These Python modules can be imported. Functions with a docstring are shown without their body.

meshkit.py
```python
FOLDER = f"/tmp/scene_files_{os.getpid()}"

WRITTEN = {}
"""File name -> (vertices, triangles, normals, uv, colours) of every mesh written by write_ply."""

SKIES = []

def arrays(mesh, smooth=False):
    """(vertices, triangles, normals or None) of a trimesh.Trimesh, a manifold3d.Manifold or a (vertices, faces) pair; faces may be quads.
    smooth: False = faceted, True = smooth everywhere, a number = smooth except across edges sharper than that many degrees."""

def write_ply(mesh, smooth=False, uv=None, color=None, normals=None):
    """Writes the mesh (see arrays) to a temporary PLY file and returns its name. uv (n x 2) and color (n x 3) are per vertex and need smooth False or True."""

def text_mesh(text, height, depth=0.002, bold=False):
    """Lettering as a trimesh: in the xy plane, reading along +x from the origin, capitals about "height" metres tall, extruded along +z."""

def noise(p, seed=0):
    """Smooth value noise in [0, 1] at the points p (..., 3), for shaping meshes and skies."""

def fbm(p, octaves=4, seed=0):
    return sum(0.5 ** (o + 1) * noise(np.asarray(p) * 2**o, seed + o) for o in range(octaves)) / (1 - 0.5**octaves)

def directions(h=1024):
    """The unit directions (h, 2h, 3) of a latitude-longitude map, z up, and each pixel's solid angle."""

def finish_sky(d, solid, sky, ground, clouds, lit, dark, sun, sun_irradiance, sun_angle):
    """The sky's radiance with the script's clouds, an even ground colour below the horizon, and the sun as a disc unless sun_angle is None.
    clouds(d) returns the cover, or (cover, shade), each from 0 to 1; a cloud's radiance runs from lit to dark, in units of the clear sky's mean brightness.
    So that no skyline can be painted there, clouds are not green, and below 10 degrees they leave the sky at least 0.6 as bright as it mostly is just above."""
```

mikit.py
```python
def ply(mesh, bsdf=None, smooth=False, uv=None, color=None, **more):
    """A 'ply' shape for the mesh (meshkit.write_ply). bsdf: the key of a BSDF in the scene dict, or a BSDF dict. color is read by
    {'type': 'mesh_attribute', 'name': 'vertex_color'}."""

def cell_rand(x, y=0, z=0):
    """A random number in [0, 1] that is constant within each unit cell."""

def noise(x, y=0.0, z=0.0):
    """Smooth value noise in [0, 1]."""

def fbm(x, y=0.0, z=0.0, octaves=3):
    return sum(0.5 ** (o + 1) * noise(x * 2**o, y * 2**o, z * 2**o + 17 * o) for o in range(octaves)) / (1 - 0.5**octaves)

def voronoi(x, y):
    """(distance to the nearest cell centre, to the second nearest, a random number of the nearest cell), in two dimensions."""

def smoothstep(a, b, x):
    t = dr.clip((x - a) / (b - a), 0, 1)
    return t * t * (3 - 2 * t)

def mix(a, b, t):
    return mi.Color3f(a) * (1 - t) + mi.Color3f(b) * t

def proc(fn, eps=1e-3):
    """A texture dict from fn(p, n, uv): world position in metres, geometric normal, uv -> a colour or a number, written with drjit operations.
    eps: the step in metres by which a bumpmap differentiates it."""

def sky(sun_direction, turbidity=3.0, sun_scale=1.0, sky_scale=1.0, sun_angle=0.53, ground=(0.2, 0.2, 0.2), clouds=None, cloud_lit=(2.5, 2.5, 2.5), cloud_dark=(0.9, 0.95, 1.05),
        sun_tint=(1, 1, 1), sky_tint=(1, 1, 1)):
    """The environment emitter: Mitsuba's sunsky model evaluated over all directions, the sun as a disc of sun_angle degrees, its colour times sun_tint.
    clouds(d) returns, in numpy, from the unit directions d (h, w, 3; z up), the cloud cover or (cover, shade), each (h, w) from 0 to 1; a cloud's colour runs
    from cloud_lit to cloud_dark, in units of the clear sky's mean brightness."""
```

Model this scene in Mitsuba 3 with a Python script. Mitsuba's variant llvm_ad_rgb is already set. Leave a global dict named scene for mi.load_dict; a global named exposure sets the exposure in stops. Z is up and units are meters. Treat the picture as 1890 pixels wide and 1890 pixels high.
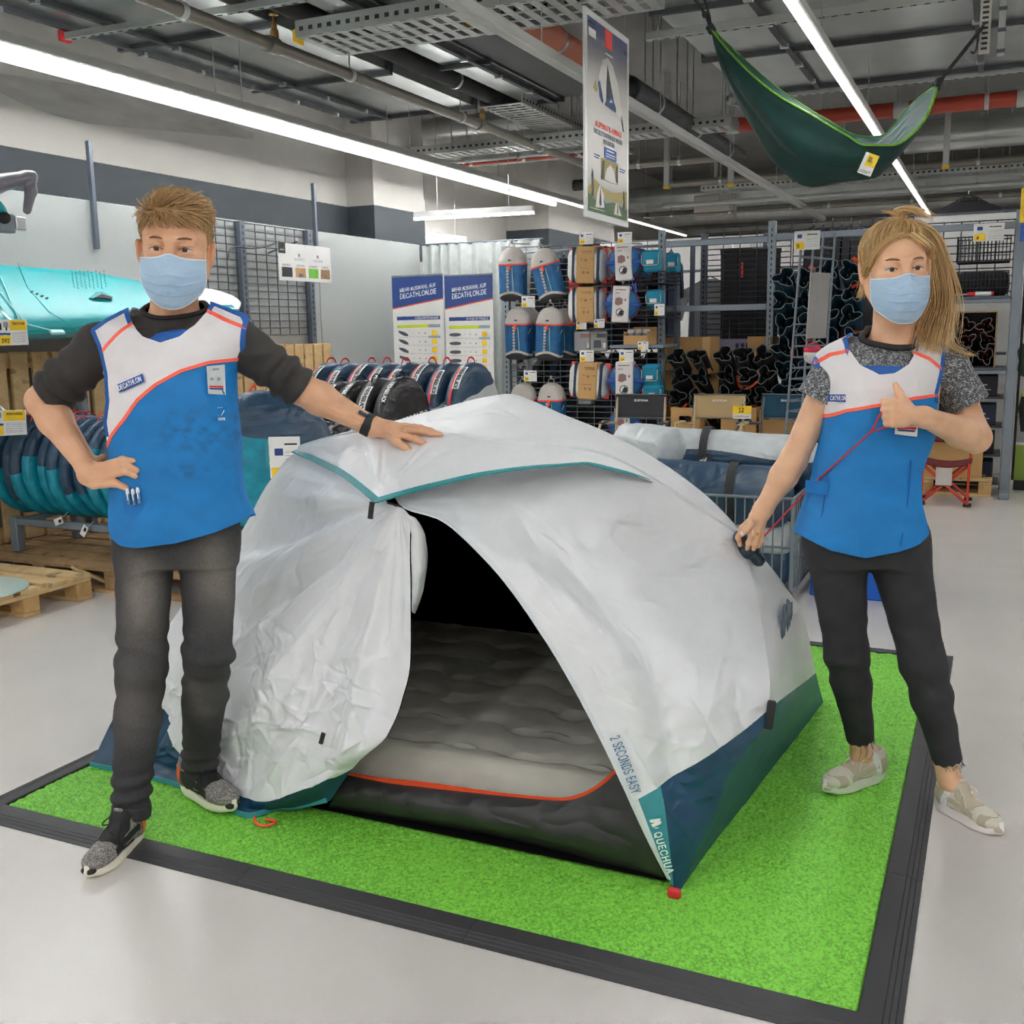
import math, random
import numpy as np, trimesh, manifold3d as m3, mitsuba as mi, drjit as dr
import meshkit, mikit
from scipy.interpolate import PchipInterpolator
from scipy.spatial.transform import Rotation
from mikit import noise as pn, fbm as pfbm, smoothstep as sst, mix
T = mi.ScalarTransform4f
scene, labels = {}, {}
rng = np.random.default_rng(7)
# ---------------------------------------------------------------- camera (store axes: x across, y down the aisle, z up)
FOC = 1930.0
CAM = np.array([0.0, 0.0, 1.42])
FWD = np.array([-0.4131, 0.8945, -0.1705]); FWD /= np.linalg.norm(FWD)
_r0 = np.cross(FWD, [0, 0, 1]); _r0 /= np.linalg.norm(_r0); _u0 = np.cross(_r0, FWD)
_ph = math.atan(0.0163)
UPV = math.cos(_ph) * _u0 + math.sin(_ph) * _r0
RGT = math.cos(_ph) * _r0 - math.sin(_ph) * _u0
scene['camera'] = {'type': 'perspective', 'fov': 2 * math.degrees(math.atan(945 / FOC)), 'fov_axis': 'x', 'near_clip': 0.05, 'far_clip': 200.0,
                   'to_world': T().look_at(origin=CAM.tolist(), target=(CAM + FWD).tolist(), up=UPV.tolist())}
exposure = 0.74
LAMP = 36.0            # radiance of the LED strips
# (x, z, y0, y1, two lines?) of the LED strips of the shop: those in view, then the rest of the same lighting rows behind the camera
LIGHT_ROWS = [(-5.04, 3.0, 3.2, 18.3), (-5.28, 3.0, 3.2, 12.9), (-1.03, 3.0, 3.4, 17.4), (3.0, 3.0, -4.0, 15.0), (-5.06, 3.0, -6.0, 2.6), (-1.03, 3.0, -6.0, 2.6), (-3.05, 3.0, -6.0, 0.4), (0.98, 3.0, -6.0, 2.6)]
scene['fill_air'] = {'type': 'constant', 'radiance': {'type': 'rgb', 'value': [0.02, 0.02, 0.02]}}
# ---------------------------------------------------------------- helpers
def nrm(v):v=np.asarray(v,float);return v/np.linalg.norm(v)
def ray(px,py):return FWD*FOC+RGT*(px-945)-UPV*(py-945)
def PZ(px,py,z=0.0):d=ray(px,py);return CAM+d*((z-CAM[2])/d[2])
def PX(px,py,x):d=ray(px,py);return CAM+d*((x-CAM[0])/d[0])
def PY(px,py,y):d=ray(px,py);return CAM+d*((y-CAM[1])/d[1])
BS={}
def bsdf(key,d):
 scene[key]={**d};BS[key]=1;return key
def pr_(col,rough=0.6,metal=0.0,two=True,bump=None,**k):
 c=mikit.proc(col)if callable(col)else{'type':'rgb','value':list(col)}
 d={'type':'principled','base_color':c,'roughness':float(rough),'metallic':float(metal),**k}
 if bump:d={'type':'bumpmap','arbitrary':mikit.proc(bump[0],bump[2]if len(bump)>2 else 1e-3),'scale':float(bump[1]),'bsdf':d}
 return{'type':'twosided','bsdf':d}if two else d
def srgb(r,g,b):
 f=lambda c:(c/255/12.92)if c<=10 else((c/255+0.055)/1.055)**2.4
 return(f(r),f(g),f(b))
def mat(key,rgb,rough=0.6,metal=0.0,**k):return bsdf(key,pr_(srgb(*rgb),rough,metal,**k))
def numbered(n):
 taken=lambda q:q in scene or q in labels or any(k.startswith(q+'__')for k in(q,))or q in USED
 k,i=n,0
 while taken(k):i+=1;k='%s_%03d'%(n,i)
 USED.add(k);return k
USED=set()
def thing(name,label,cat,group=None):
 k=numbered(name);labels[k]={'label':label,'category':cat}
 if group:labels[k]['group']=group
 return k
def struct(name,mesh,m,smooth=False,label=None):
 k=numbered(name);labels[k]={'kind':'structure'}
 if label:labels[k]['label']=label
 if mesh is not None:scene[k]=mikit.ply(tm(mesh),m,smooth)
 return k
def tm(mesh):
 if isinstance(mesh,(list,)):mesh=trimesh.util.concatenate([tm(q)for q in mesh])
 if hasattr(mesh,'to_mesh'):
  q=mesh.to_mesh();mesh=trimesh.Trimesh(q.vert_properties[:,:3],q.tri_verts,process=False)
 if isinstance(mesh,tuple):
  v,f=np.asarray(mesh[0],float),np.asarray(mesh[1],int)
  if f.shape[1]==4:f=np.vstack([f[:,[0,1,2]],f[:,[0,2,3]]])
  mesh=trimesh.Trimesh(v,f,process=False)
 return mesh
def part(root,name,mesh,m,smooth=False,label=None,kind=None,**kw):
 k=numbered(root+'__'+name)
 scene[k]=mikit.ply(tm(mesh),m,smooth,**kw)
 if label or kind:
  labels[k]={}
  if label:labels[k]['label']=label
  if kind:labels[k]['kind']=kind
 return k
def single(name,mesh,m,label,cat,group=None,smooth=False):
 k=thing(name,label,cat,group);scene[k]=mikit.ply(tm(mesh),m,smooth);return k
# ---- meshes
def box(lo,hi,ch=0.0):
 lo,hi=np.minimum(lo,hi).astype(float),np.maximum(lo,hi).astype(float)
 if ch<=0:
  b=trimesh.creation.box(extents=hi-lo);b.apply_translation((lo+hi)/2);return b
 ch=min(ch,0.49*(hi-lo).min())
 pts=[]
 for ax in range(3):
  a,b2=[i for i in range(3)if i!=ax]
  l2,h2=lo.copy(),hi.copy();l2[a]+=ch;h2[a]-=ch;l2[b2]+=ch;h2[b2]-=ch
  for s in np.ndindex(2,2,2):pts.append([(l2,h2)[s[i]][i]for i in range(3)])
 return tm(m3.Manifold.hull_points(np.array(pts)))
def rbox(size,r,seg=12):
 """rounded box centred at the origin"""
 size=np.asarray(size,float);r=min(r,size.min()*0.499)
 s=m3.Manifold.sphere(r,seg);q=size/2-r
 return tm(m3.Manifold.batch_hull([s.translate([a*q[0],b*q[1],c*q[2]])for a in(-1,1)for b in(-1,1)for c in(-1,1)]))
def frame(o,x,y):
 """4x4 with x axis along x, y axis close to y, z = x cross y, origin o"""
 x=nrm(x);z=nrm(np.cross(x,y));y=np.cross(z,x)
 M=np.eye(4);M[:3,0],M[:3,1],M[:3,2],M[:3,3]=x,y,z,o;return M
def xf(mesh,M):m=tm(mesh).copy();m.apply_transform(M);return m
def mv(mesh,*o):m=tm(mesh).copy();m.apply_translation(np.asarray(o,float).ravel());return m
def rot(mesh,axis,deg,point=(0,0,0)):
 return xf(mesh,trimesh.transformations.rotation_matrix(math.radians(deg),axis,point))
def bar(a,b,w,h=None,ch=0.0,up=(0,0,1)):
 """square bar from a to b, w wide, h high"""
 a,b=np.asarray(a,float),np.asarray(b,float);h=h or w;L=np.linalg.norm(b-a)
 d=nrm(b-a);u=np.asarray(up,float)
 if abs(d@u)>0.95:u=np.array([0,1.0,0])
 s=nrm(np.cross(u,d));M=np.eye(4);M[:3,0],M[:3,1],M[:3,2],M[:3,3]=s,nrm(np.cross(d,s)),d,(a+b)/2
 return xf(box((-w/2,-h/2,-L/2),(w/2,h/2,L/2),ch),M)
def smooth_path(pts,n):
 pts=np.asarray(pts,float)
 if len(pts)<3:return pts[0]+np.linspace(0,1,n)[:,None]*(pts[-1]-pts[0])
 t=np.r_[0,np.cumsum(np.linalg.norm(np.diff(pts,axis=0),axis=1))]
 from scipy.interpolate import CubicSpline
 return CubicSpline(t,pts,bc_type='natural')(np.linspace(0,t[-1],n))
def tube(pts,r,seg=8,cap=True,flat=1.0,up=None):
 """tube along a polyline; r a number or one per point; flat scales the second axis"""
 p=np.asarray(pts,float);n=len(p);r=np.broadcast_to(np.asarray(r,float),n)
 d=np.gradient(p,axis=0)if n>2 else np.repeat((p[1]-p[0])[None],2,0)
 d/=np.maximum(np.linalg.norm(d,axis=1,keepdims=True),1e-9)
 ref=np.array([0,0,1.0])if up is None else np.asarray(up,float)
 if abs(d[0]@ref)>0.9 and up is None:ref=np.array([1.0,0,0])
 a=np.zeros_like(p);u=ref-d[0]*(ref@d[0]);u/=np.linalg.norm(u)
 for i in range(n):
  u=u-d[i]*(u@d[i]);u/=np.linalg.norm(u);a[i]=u
 b=np.cross(d,a);th=np.arange(seg)*2*np.pi/seg
 v=(p[:,None]+r[:,None,None]*(np.cos(th)[None,:,None]*b[:,None]+flat*np.sin(th)[None,:,None]*a[:,None])).reshape(-1,3)
 i,j=np.meshgrid(np.arange(n-1),np.arange(seg),indexing='ij');i,j=i.ravel(),j.ravel();j2=(j+1)%seg
 f=np.vstack([np.stack([i*seg+j,i*seg+j2,(i+1)*seg+j2],1),np.stack([i*seg+j,(i+1)*seg+j2,(i+1)*seg+j],1)])
 if cap:
  k=len(v);v=np.vstack([v,p[0],p[-1]]);j=np.arange(seg);j2=(j+1)%seg
  f=np.vstack([f,np.stack([j2,j,j*0+k],1),np.stack([(n-1)*seg+j,(n-1)*seg+j2,j*0+k+1],1)])
 return trimesh.Trimesh(v,f,process=False)
def ctube(pts,r,n=24,**k):return tube(smooth_path(pts,n),r,**k)
def ribbon(pts,w,across,th=0.002):
 """flat band along pts; across: direction(s) of its width"""
 p=np.asarray(pts,float);ac=np.broadcast_to(np.asarray(across,float),p.shape).copy()
 d=np.gradient(p,axis=0);d/=np.linalg.norm(d,axis=1,keepdims=True)
 ac-=d*(ac*d).sum(1,keepdims=True);ac/=np.linalg.norm(ac,axis=1,keepdims=True);nn=np.cross(d,ac)
 w=np.broadcast_to(w,len(p))[:,None]/2
 v=np.stack([p-ac*w-nn*th/2,p+ac*w-nn*th/2,p+ac*w+nn*th/2,p-ac*w+nn*th/2],1).reshape(-1,3)
 n=len(p);f=[]
 for k in range(4):
  i=np.arange(n-1);a,b=i*4+k,i*4+(k+1)%4
  f+=[np.stack([a,b,b+4],1),np.stack([a,b+4,a+4],1)]
 f.append(np.array([[0,2,1],[0,3,2],[4*n-4,4*n-3,4*n-2],[4*n-4,4*n-2,4*n-1]]))
 return trimesh.Trimesh(v,np.vstack(f),process=False)
def prism(poly,th,M=None):
 """polygon (n x 2, in xy) extruded along +z by th"""
 from shapely.geometry import Polygon
 pg=poly if hasattr(poly,'geom_type')else Polygon(poly)
 if not pg.is_valid:pg=pg.buffer(0)
 gs=getattr(pg,'geoms',[pg]);m=trimesh.util.concatenate([trimesh.creation.extrude_polygon(g,th,engine='earcut')for g in gs])
 return m if M is None else xf(m,M)
def lathe(prof,seg=24,M=None):
 m=trimesh.creation.revolve(np.asarray(prof,float),sections=seg);return m if M is None else xf(m,M)
def pgrid(C,nu,nv,kind='pchip'):
 """surface through a control net C (r x c x 3)"""
 C=np.asarray(C,float);r,c=C.shape[:2]
 tu=np.r_[0,np.cumsum(np.maximum(np.linalg.norm(np.diff(C,axis=0),axis=2).mean(1),1e-4))];tu/=tu[-1]
 tv=np.r_[0,np.cumsum(np.maximum(np.linalg.norm(np.diff(C,axis=1),axis=2).mean(0),1e-4))];tv/=tv[-1]
 A=PchipInterpolator(tu,C,axis=0)(np.linspace(0,1,nu))if r>2 else C[0]+np.linspace(0,1,nu)[:,None,None]*(C[1]-C[0])
 return PchipInterpolator(tv,A,axis=1)(np.linspace(0,1,nv))if c>2 else A[:,:1]+np.linspace(0,1,nv)[None,:,None]*(A[:,-1:]-A[:,:1])
def gfaces(nu,nv):
 i,j=np.meshgrid(np.arange(nu-1),np.arange(nv-1),indexing='ij');a=(i*nv+j).ravel()
 return np.vstack([np.stack([a,a+1,a+nv+1],1),np.stack([a,a+nv+1,a+nv],1)])
def gnorm(G):
 n=np.cross(np.gradient(G,axis=0),np.gradient(G,axis=1));return n/np.maximum(np.linalg.norm(n,axis=2,keepdims=True),1e-12)
def gmesh(G):return trimesh.Trimesh(G.reshape(-1,3),gfaces(*G.shape[:2]),process=False)
def clip(v,f,s,extra=None):
 """the part of a triangle mesh where the vertex field s > 0, cut cleanly along s = 0"""
 v,f,s=np.asarray(v,float),np.asarray(f),np.asarray(s,float).copy();s[s==0]=1e-9
 ex=[]if extra is None else[np.asarray(e,float)for e in extra]
 pos=s[f]>0;n=pos.sum(1);keep=f[n==3];newv,newe,nf,base=[],[[]for _ in ex],[],len(v)
 for cnt in(1,2):
  g=f[n==cnt];p=pos[n==cnt]
  if not len(g):continue
  odd=np.argmax(p if cnt==1 else~p,axis=1);k=np.arange(len(g))
  a,b,c=g[k,odd],g[k,(odd+1)%3],g[k,(odd+2)%3]
  t1=(s[a]/(s[a]-s[b]))[:,None];t2=(s[a]/(s[a]-s[c]))[:,None]
  i1=base+np.arange(len(g));i2=i1+len(g);base+=2*len(g)
  newv+=[v[a]+t1*(v[b]-v[a]),v[a]+t2*(v[c]-v[a])]
  for q,e in zip(newe,ex):
   tt1,tt2=(t1,t2)if e.ndim>1 else(t1[:,0],t2[:,0]);q+=[e[a]+tt1*(e[b]-e[a]),e[a]+tt2*(e[c]-e[a])]
  nf+=[np.stack([a,i1,i2],1)]if cnt==1 else[np.stack([i1,b,c],1),np.stack([i1,c,i2],1)]
 V=np.concatenate([v]+newv);Fq=np.concatenate([keep]+nf)if(len(keep)or nf)else np.zeros((0,3),int)
 E=[np.concatenate([e]+q)for e,q in zip(ex,newe)]
 u,inv=np.unique(Fq.ravel(),return_inverse=True)
 return V[u],inv.reshape(-1,3),[e[u]for e in E]
def shell(mesh,th):
 """a thin sheet given a thickness (second side pushed back along its normals)"""
 m=tm(mesh);n=np.zeros_like(m.vertices);fn=np.cross(m.vertices[m.faces[:,1]]-m.vertices[m.faces[:,0]],m.vertices[m.faces[:,2]]-m.vertices[m.faces[:,0]])
 for k in range(3):np.add.at(n,m.faces[:,k],fn)
 n/=np.maximum(np.linalg.norm(n,axis=1,keepdims=True),1e-12);N=len(m.vertices)
 e=np.sort(m.faces[:,[0,1,1,2,2,0]].reshape(-1,2),axis=1);d=m.faces[:,[0,1,1,2,2,0]].reshape(-1,2)
 _,idx,cnt=np.unique(e,axis=0,return_index=True,return_counts=True);b=d[idx[cnt==1]]
 f=np.vstack([m.faces,m.faces[:,::-1]+N,np.stack([b[:,1],b[:,0],b[:,0]+N],1),np.stack([b[:,1],b[:,0]+N,b[:,1]+N],1)])
 return trimesh.Trimesh(np.vstack([m.vertices,m.vertices-n*th]),f,process=False)
def text(s,h,o,x,y,bold=True,depth=0.0015,center=False,squeeze=1.0):
 m=meshkit.text_mesh(s,h,depth,bold)
 if center:m.apply_translation([-(m.bounds[0][0]+m.bounds[1][0])/2,-h/2,0])
 m.apply_scale([squeeze,1,1]);return xf(m,frame(o,x,y))
def quadxf(o,x,y):return frame(o,x,y)
# ---- signed-distance bodies (rounded cones, ellipsoids, boxes joined smoothly) meshed with surface nets
def sd_cone(p,a,b,r1,r2):
 ba=b-a;l2=ba@ba;rr=r1-r2;a2=l2-rr*rr;il2=1/l2
 pa=p-a;y=pa@ba;z=y-l2;x2=((pa*l2-y[:,None]*ba)**2).sum(1);y2=y*y*l2;z2=z*z*l2
 k=np.sign(rr)*rr*rr*x2
 out=(np.sqrt(np.maximum(x2*a2*il2,0))+y*rr)*il2-r1
 c1=np.sign(z)*a2*z2>k;out=np.where(c1,np.sqrt(x2+z2)*il2-r2,out)
 c2=(~c1)&(np.sign(y)*a2*y2<k);return np.where(c2,np.sqrt(x2+y2)*il2-r1,out)
class Sdf:
 def __init__(s):s.p=[]
 def cone(s,a,b,r1,r2=None,k=0.02,op='u'):
  s.p.append(('c',np.asarray(a,float),np.asarray(b,float),float(r1),float(r1 if r2 is None else r2),k,op));return s
 def chain(s,pts,rs,k=0.01,op='u'):
  for i in range(len(pts)-1):s.cone(pts[i],pts[i+1],rs[i],rs[i+1],k,op)
  return s
 def ell(s,c,r,k=0.02,R=None,op='u'):
  s.p.append(('e',np.asarray(c,float),np.asarray(r,float),np.eye(3)if R is None else np.asarray(R,float),None,k,op));return s
 def rbx(s,c,h,r,k=0.02,R=None,op='u'):
  s.p.append(('b',np.asarray(c,float),np.asarray(h,float),np.eye(3)if R is None else np.asarray(R,float),r,k,op));return s
 def loft(s,secs,k=0.02,p=2.3,op='u'):
  q=np.asarray(secs,float);s.p.append(('l',PchipInterpolator(q[:,0],q[:,1:],axis=0),(q[0,0],q[-1,0]),(q[:,1:3],q[:,3:5]),p,k,op));return s
 def bounds(s):
  lo,hi=np.full(3,9e9),np.full(3,-9e9)
  for q in s.p:
   if q[6]!='u':continue
   if q[0]=='l':
    (z0,z1),(cc,ww)=q[2],q[3];P=[np.r_[(cc-ww).min(0),z0],np.r_[(cc+ww).max(0),z1]]
   elif q[0]=='c':P=[q[1]-q[3],q[1]+q[3],q[2]-q[4],q[2]+q[4]]
   else:m_=np.linalg.norm(q[2])if q[0]=='b' else q[2].max();P=[q[1]-m_,q[1]+m_]
   lo,hi=np.minimum(lo,np.min(P,0)),np.maximum(hi,np.max(P,0))
  return lo,hi
 def _boxes(s):
  if getattr(s,'_n',-1)!=len(s.p):
   s._n=len(s.p);s._b=[]
   for q in s.p:
    t=Sdf();t.p=[q[:6]+('u',)];lo,hi=t.bounds();s._b.append((lo-.05-q[5],hi+.05+q[5]))
  return s._b
 def __call__(s,p,step=4096):
  out=np.empty(len(p));B=s._boxes()
  for i in range(0,len(p),step):
   w=p[i:i+step];lo,hi=w.min(0),w.max(0);out[i:i+step]=s.ev(w,[q for q,(a,b)in zip(s.p,B)if(a<=hi).all()and(b>=lo).all()])
  return out
 def ev(s,p,prims):
  out=np.ones(len(p))
  for q in prims:
   kd,k,op=q[0],q[5],q[6]
   if kd=='c':d=sd_cone(p,*q[1:5])
   elif kd=='l':
    z0,z1=q[2];A=q[1](np.clip(p[:,2],z0,z1));x,y=np.abs(p[:,0]-A[:,0])/A[:,2],np.abs(p[:,1]-A[:,1])/A[:,3]
    rho=(x**q[4]+y**q[4])**(1/q[4]);d=(rho-1)*np.where(x>y,A[:,2],A[:,3]);d=np.maximum(np.maximum(d*0.9,p[:,2]-z1),z0-p[:,2])
   elif kd=='e':
    l=(p-q[1])@q[3];k0=np.linalg.norm(l/q[2],axis=1);k1=np.linalg.norm(l/q[2]**2,axis=1);d=k0*(k0-1)/np.maximum(k1,1e-9)
   else:
    l=np.abs((p-q[1])@q[3])-q[2]+q[4];d=np.linalg.norm(np.maximum(l,0),axis=1)+np.minimum(l.max(1),0)-q[4]
   if op=='u':h=np.maximum(k-np.abs(out-d),0)/max(k,1e-9);out=np.minimum(out,d)-h*h*k/4
   else:h=np.maximum(k-np.abs(out+d),0)/max(k,1e-9);out=np.maximum(out,-d)+h*h*k/4
  return out
def nets(fn,lo,hi,h,coarse=4):
 """surface of fn = 0 inside the box lo..hi on a grid of step h (naive surface nets on a narrow band)"""
 lo,hi=np.asarray(lo,float)-2*h,np.asarray(hi,float)+2*h;H=h*coarse
 nc=np.ceil((hi-lo)/H).astype(int)+1;ax=[lo[i]+H*np.arange(nc[i])for i in range(3)]
 g=np.stack(np.meshgrid(*ax,indexing='ij'),-1).reshape(-1,3);dc=fn(g).reshape(nc).astype(np.float32)
 n=(nc-1)*coarse+1;D=np.repeat(np.repeat(np.repeat(dc,coarse,0),coarse,1),coarse,2)[:n[0],:n[1],:n[2]]
 D=np.where(D>0,1.0,-1.0).astype(np.float32);near=np.abs(dc)<H*1.9
 off=np.stack(np.meshgrid(*[np.arange(coarse)]*3,indexing='ij'),-1).reshape(-1,3)
 idx=(np.argwhere(near)[:,None]*coarse+off[None]).reshape(-1,3);idx=idx[(idx<n).all(1)]
 for q in range(0,len(idx),400000):
  w=idx[q:q+400000];D[w[:,0],w[:,1],w[:,2]]=fn(lo+h*w)
 ins=D<0;cellc=np.zeros(n-1,np.int8)
 for a,b,c in np.ndindex(2,2,2):cellc+=ins[a:n[0]-1+a,b:n[1]-1+b,c:n[2]-1+c]
 cells=np.argwhere((cellc>0)&(cellc<8));acc,cnt=np.zeros((len(cells),3)),np.zeros(len(cells))
 cs=list(np.ndindex(2,2,2))
 for i in range(8):
  for j in range(i+1,8):
   if sum(abs(a-b)for a,b in zip(cs[i],cs[j]))!=1:continue
   A,B=cells+cs[i],cells+cs[j];da,db=D[A[:,0],A[:,1],A[:,2]],D[B[:,0],B[:,1],B[:,2]]
   m=(da<0)!=(db<0);t=(da[m]/(da[m]-db[m]))[:,None];acc[m]+=A[m]+t*(B[m]-A[m]);cnt[m]+=1
 v=lo+h*acc/cnt[:,None];vid=np.full(n-1,-1,np.int32);vid[cells[:,0],cells[:,1],cells[:,2]]=np.arange(len(cells));F=[]
 for a in range(3):
  b,c=(a+1)%3,(a+2)%3
  s0=[slice(None)]*3;s1=[slice(None)]*3;s0[a]=slice(0,n[a]-1);s1[a]=slice(1,n[a]);x0,x1=ins[tuple(s0)],ins[tuple(s1)]
  e=np.argwhere(x0!=x1);e=e[(e[:,b]>0)&(e[:,c]>0)&(e[:,b]<n[b]-1)&(e[:,c]<n[c]-1)]
  if not len(e):continue
  fl=x0[e[:,0],e[:,1],e[:,2]];q=[]
  for db,dc_ in((1,1),(0,1),(0,0),(1,0)):
   w=e.copy();w[:,b]-=db;w[:,c]-=dc_;q.append(vid[w[:,0],w[:,1],w[:,2]])
  q=np.stack(q,1);q[~fl]=q[~fl][:,::-1];F.append(q)
 F=np.vstack(F);F=F[(F>=0).all(1)]
 return trimesh.Trimesh(v,np.vstack([F[:,[0,1,2]],F[:,[0,2,3]]]),process=False)
def taubin(m,it,lamb=.5,nu=.52):
 from scipy.sparse import coo_matrix,diags
 f=m.faces;n=len(m.vertices);i=f[:,[0,1,2,1,2,0]].ravel();j=f[:,[1,2,0,0,1,2]].ravel()
 A=coo_matrix((np.ones(len(i)),(i,j)),(n,n)).tocsr();A.data[:]=1;A=diags(1/np.maximum(np.asarray(A.sum(1)).ravel(),1))@A;v=np.array(m.vertices)
 for k in range(it):v=v+lamb*(A@v-v);v=v-nu*(A@v-v)
 m.vertices=v;return m
def vnorm(m):
 n=np.zeros_like(m.vertices);fn=np.cross(m.vertices[m.faces[:,1]]-m.vertices[m.faces[:,0]],m.vertices[m.faces[:,2]]-m.vertices[m.faces[:,0]])
 for k in range(3):np.add.at(n,m.faces[:,k],fn)
 return n/np.maximum(np.linalg.norm(n,axis=1,keepdims=True),1e-12)
def ridged(p,seed=0):return 1-np.abs(2*meshkit.noise(p,seed)-1)
# ---------------------------------------------------------------- materials shared by many things
def floor_col(p,n,uv):
 a=pfbm(p.x*0.9,p.y*0.9,0,3);b=pfbm(p.x*7,p.y*7,3,2);sc=pn(p.x*2.1+p.y*31,p.y*1.3-p.x*17,5)
 line=sst(0.985,0.995,sc)*sst(0.55,0.7,pn(p.x*3,p.y*3,9))
 c=mix((0.57,0.54,0.51),(0.655,0.63,0.60),a*0.7+b*0.3)
 jx=sst(0.004,0.0015,dr.abs(p.x+p.y*0.02-1.35))+sst(0.004,0.0015,dr.abs(p.y-1.15+p.x*0.08))
 return c*(1-0.12*line)*(1-0.10*dr.minimum(jx,1))
bsdf('epoxy_floor',{'type':'principled','base_color':mikit.proc(floor_col),'roughness':0.32,'specular':0.45})
def wall_col(p,n,uv):
 a=pfbm(p.y*1.2,p.z*1.4,p.x,3);return mix((0.42,0.405,0.375),(0.50,0.485,0.45),a)
bsdf('wall_paint',pr_(wall_col,0.85))
def conc(p,n,uv):
 a=pfbm(p.x*2,p.y*2,p.z*2,4);return mix((0.10,0.10,0.095),(0.21,0.21,0.20),a)
bsdf('ceiling_concrete',pr_(conc,0.9))
def scar(p,n,uv):
 a=pfbm(p.y*3,p.z*14,2,4);return mix((0.27,0.26,0.245),(0.46,0.45,0.43),a)
bsdf('bare_concrete',pr_(scar,0.9))
mat('stripe_paint',(33,40,46),0.7);mat('panel_grey',(156,160,159),0.6);mat('white_matte',(226,226,224),0.6)
def wood(c0,c1,f=1.0):
 def fn(p,n,uv):
  g=pfbm(p.x*9*f+30*pn(p.x*1.3,p.y*1.3,p.z*1.3),p.y*9*f,p.z*9*f,3);r=pfbm(p.x*60,p.y*60,p.z*60,2)
  kn=sst(0.80,0.88,pn(p.x*14,p.y*14,p.z*14));return mix(c0,c1,g*0.75+r*0.25)*(1-0.45*kn)
 return fn
bsdf('pallet_wood',pr_(wood(srgb(176,140,92),srgb(228,199,150)),0.8));bsdf('old_wood',pr_(wood(srgb(112,86,58),srgb(172,140,100)),0.85))
bsdf('chip_wood',pr_(wood(srgb(170,128,78),srgb(212,176,122),3),0.85))
mat('steel_dark',(74,82,92),0.45,0.3);mat('steel_grey',(122,131,140),0.45,0.3);mat('wire_black',(40,42,46),0.45,0.3);mat('chrome',(200,203,205),0.25,0.9)
mat('black_matte',(22,22,24),0.7);mat('black_soft',(38,38,41),0.75);mat('white_gloss',(238,238,238),0.3);mat('paper_white',(240,240,238),0.55)
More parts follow.
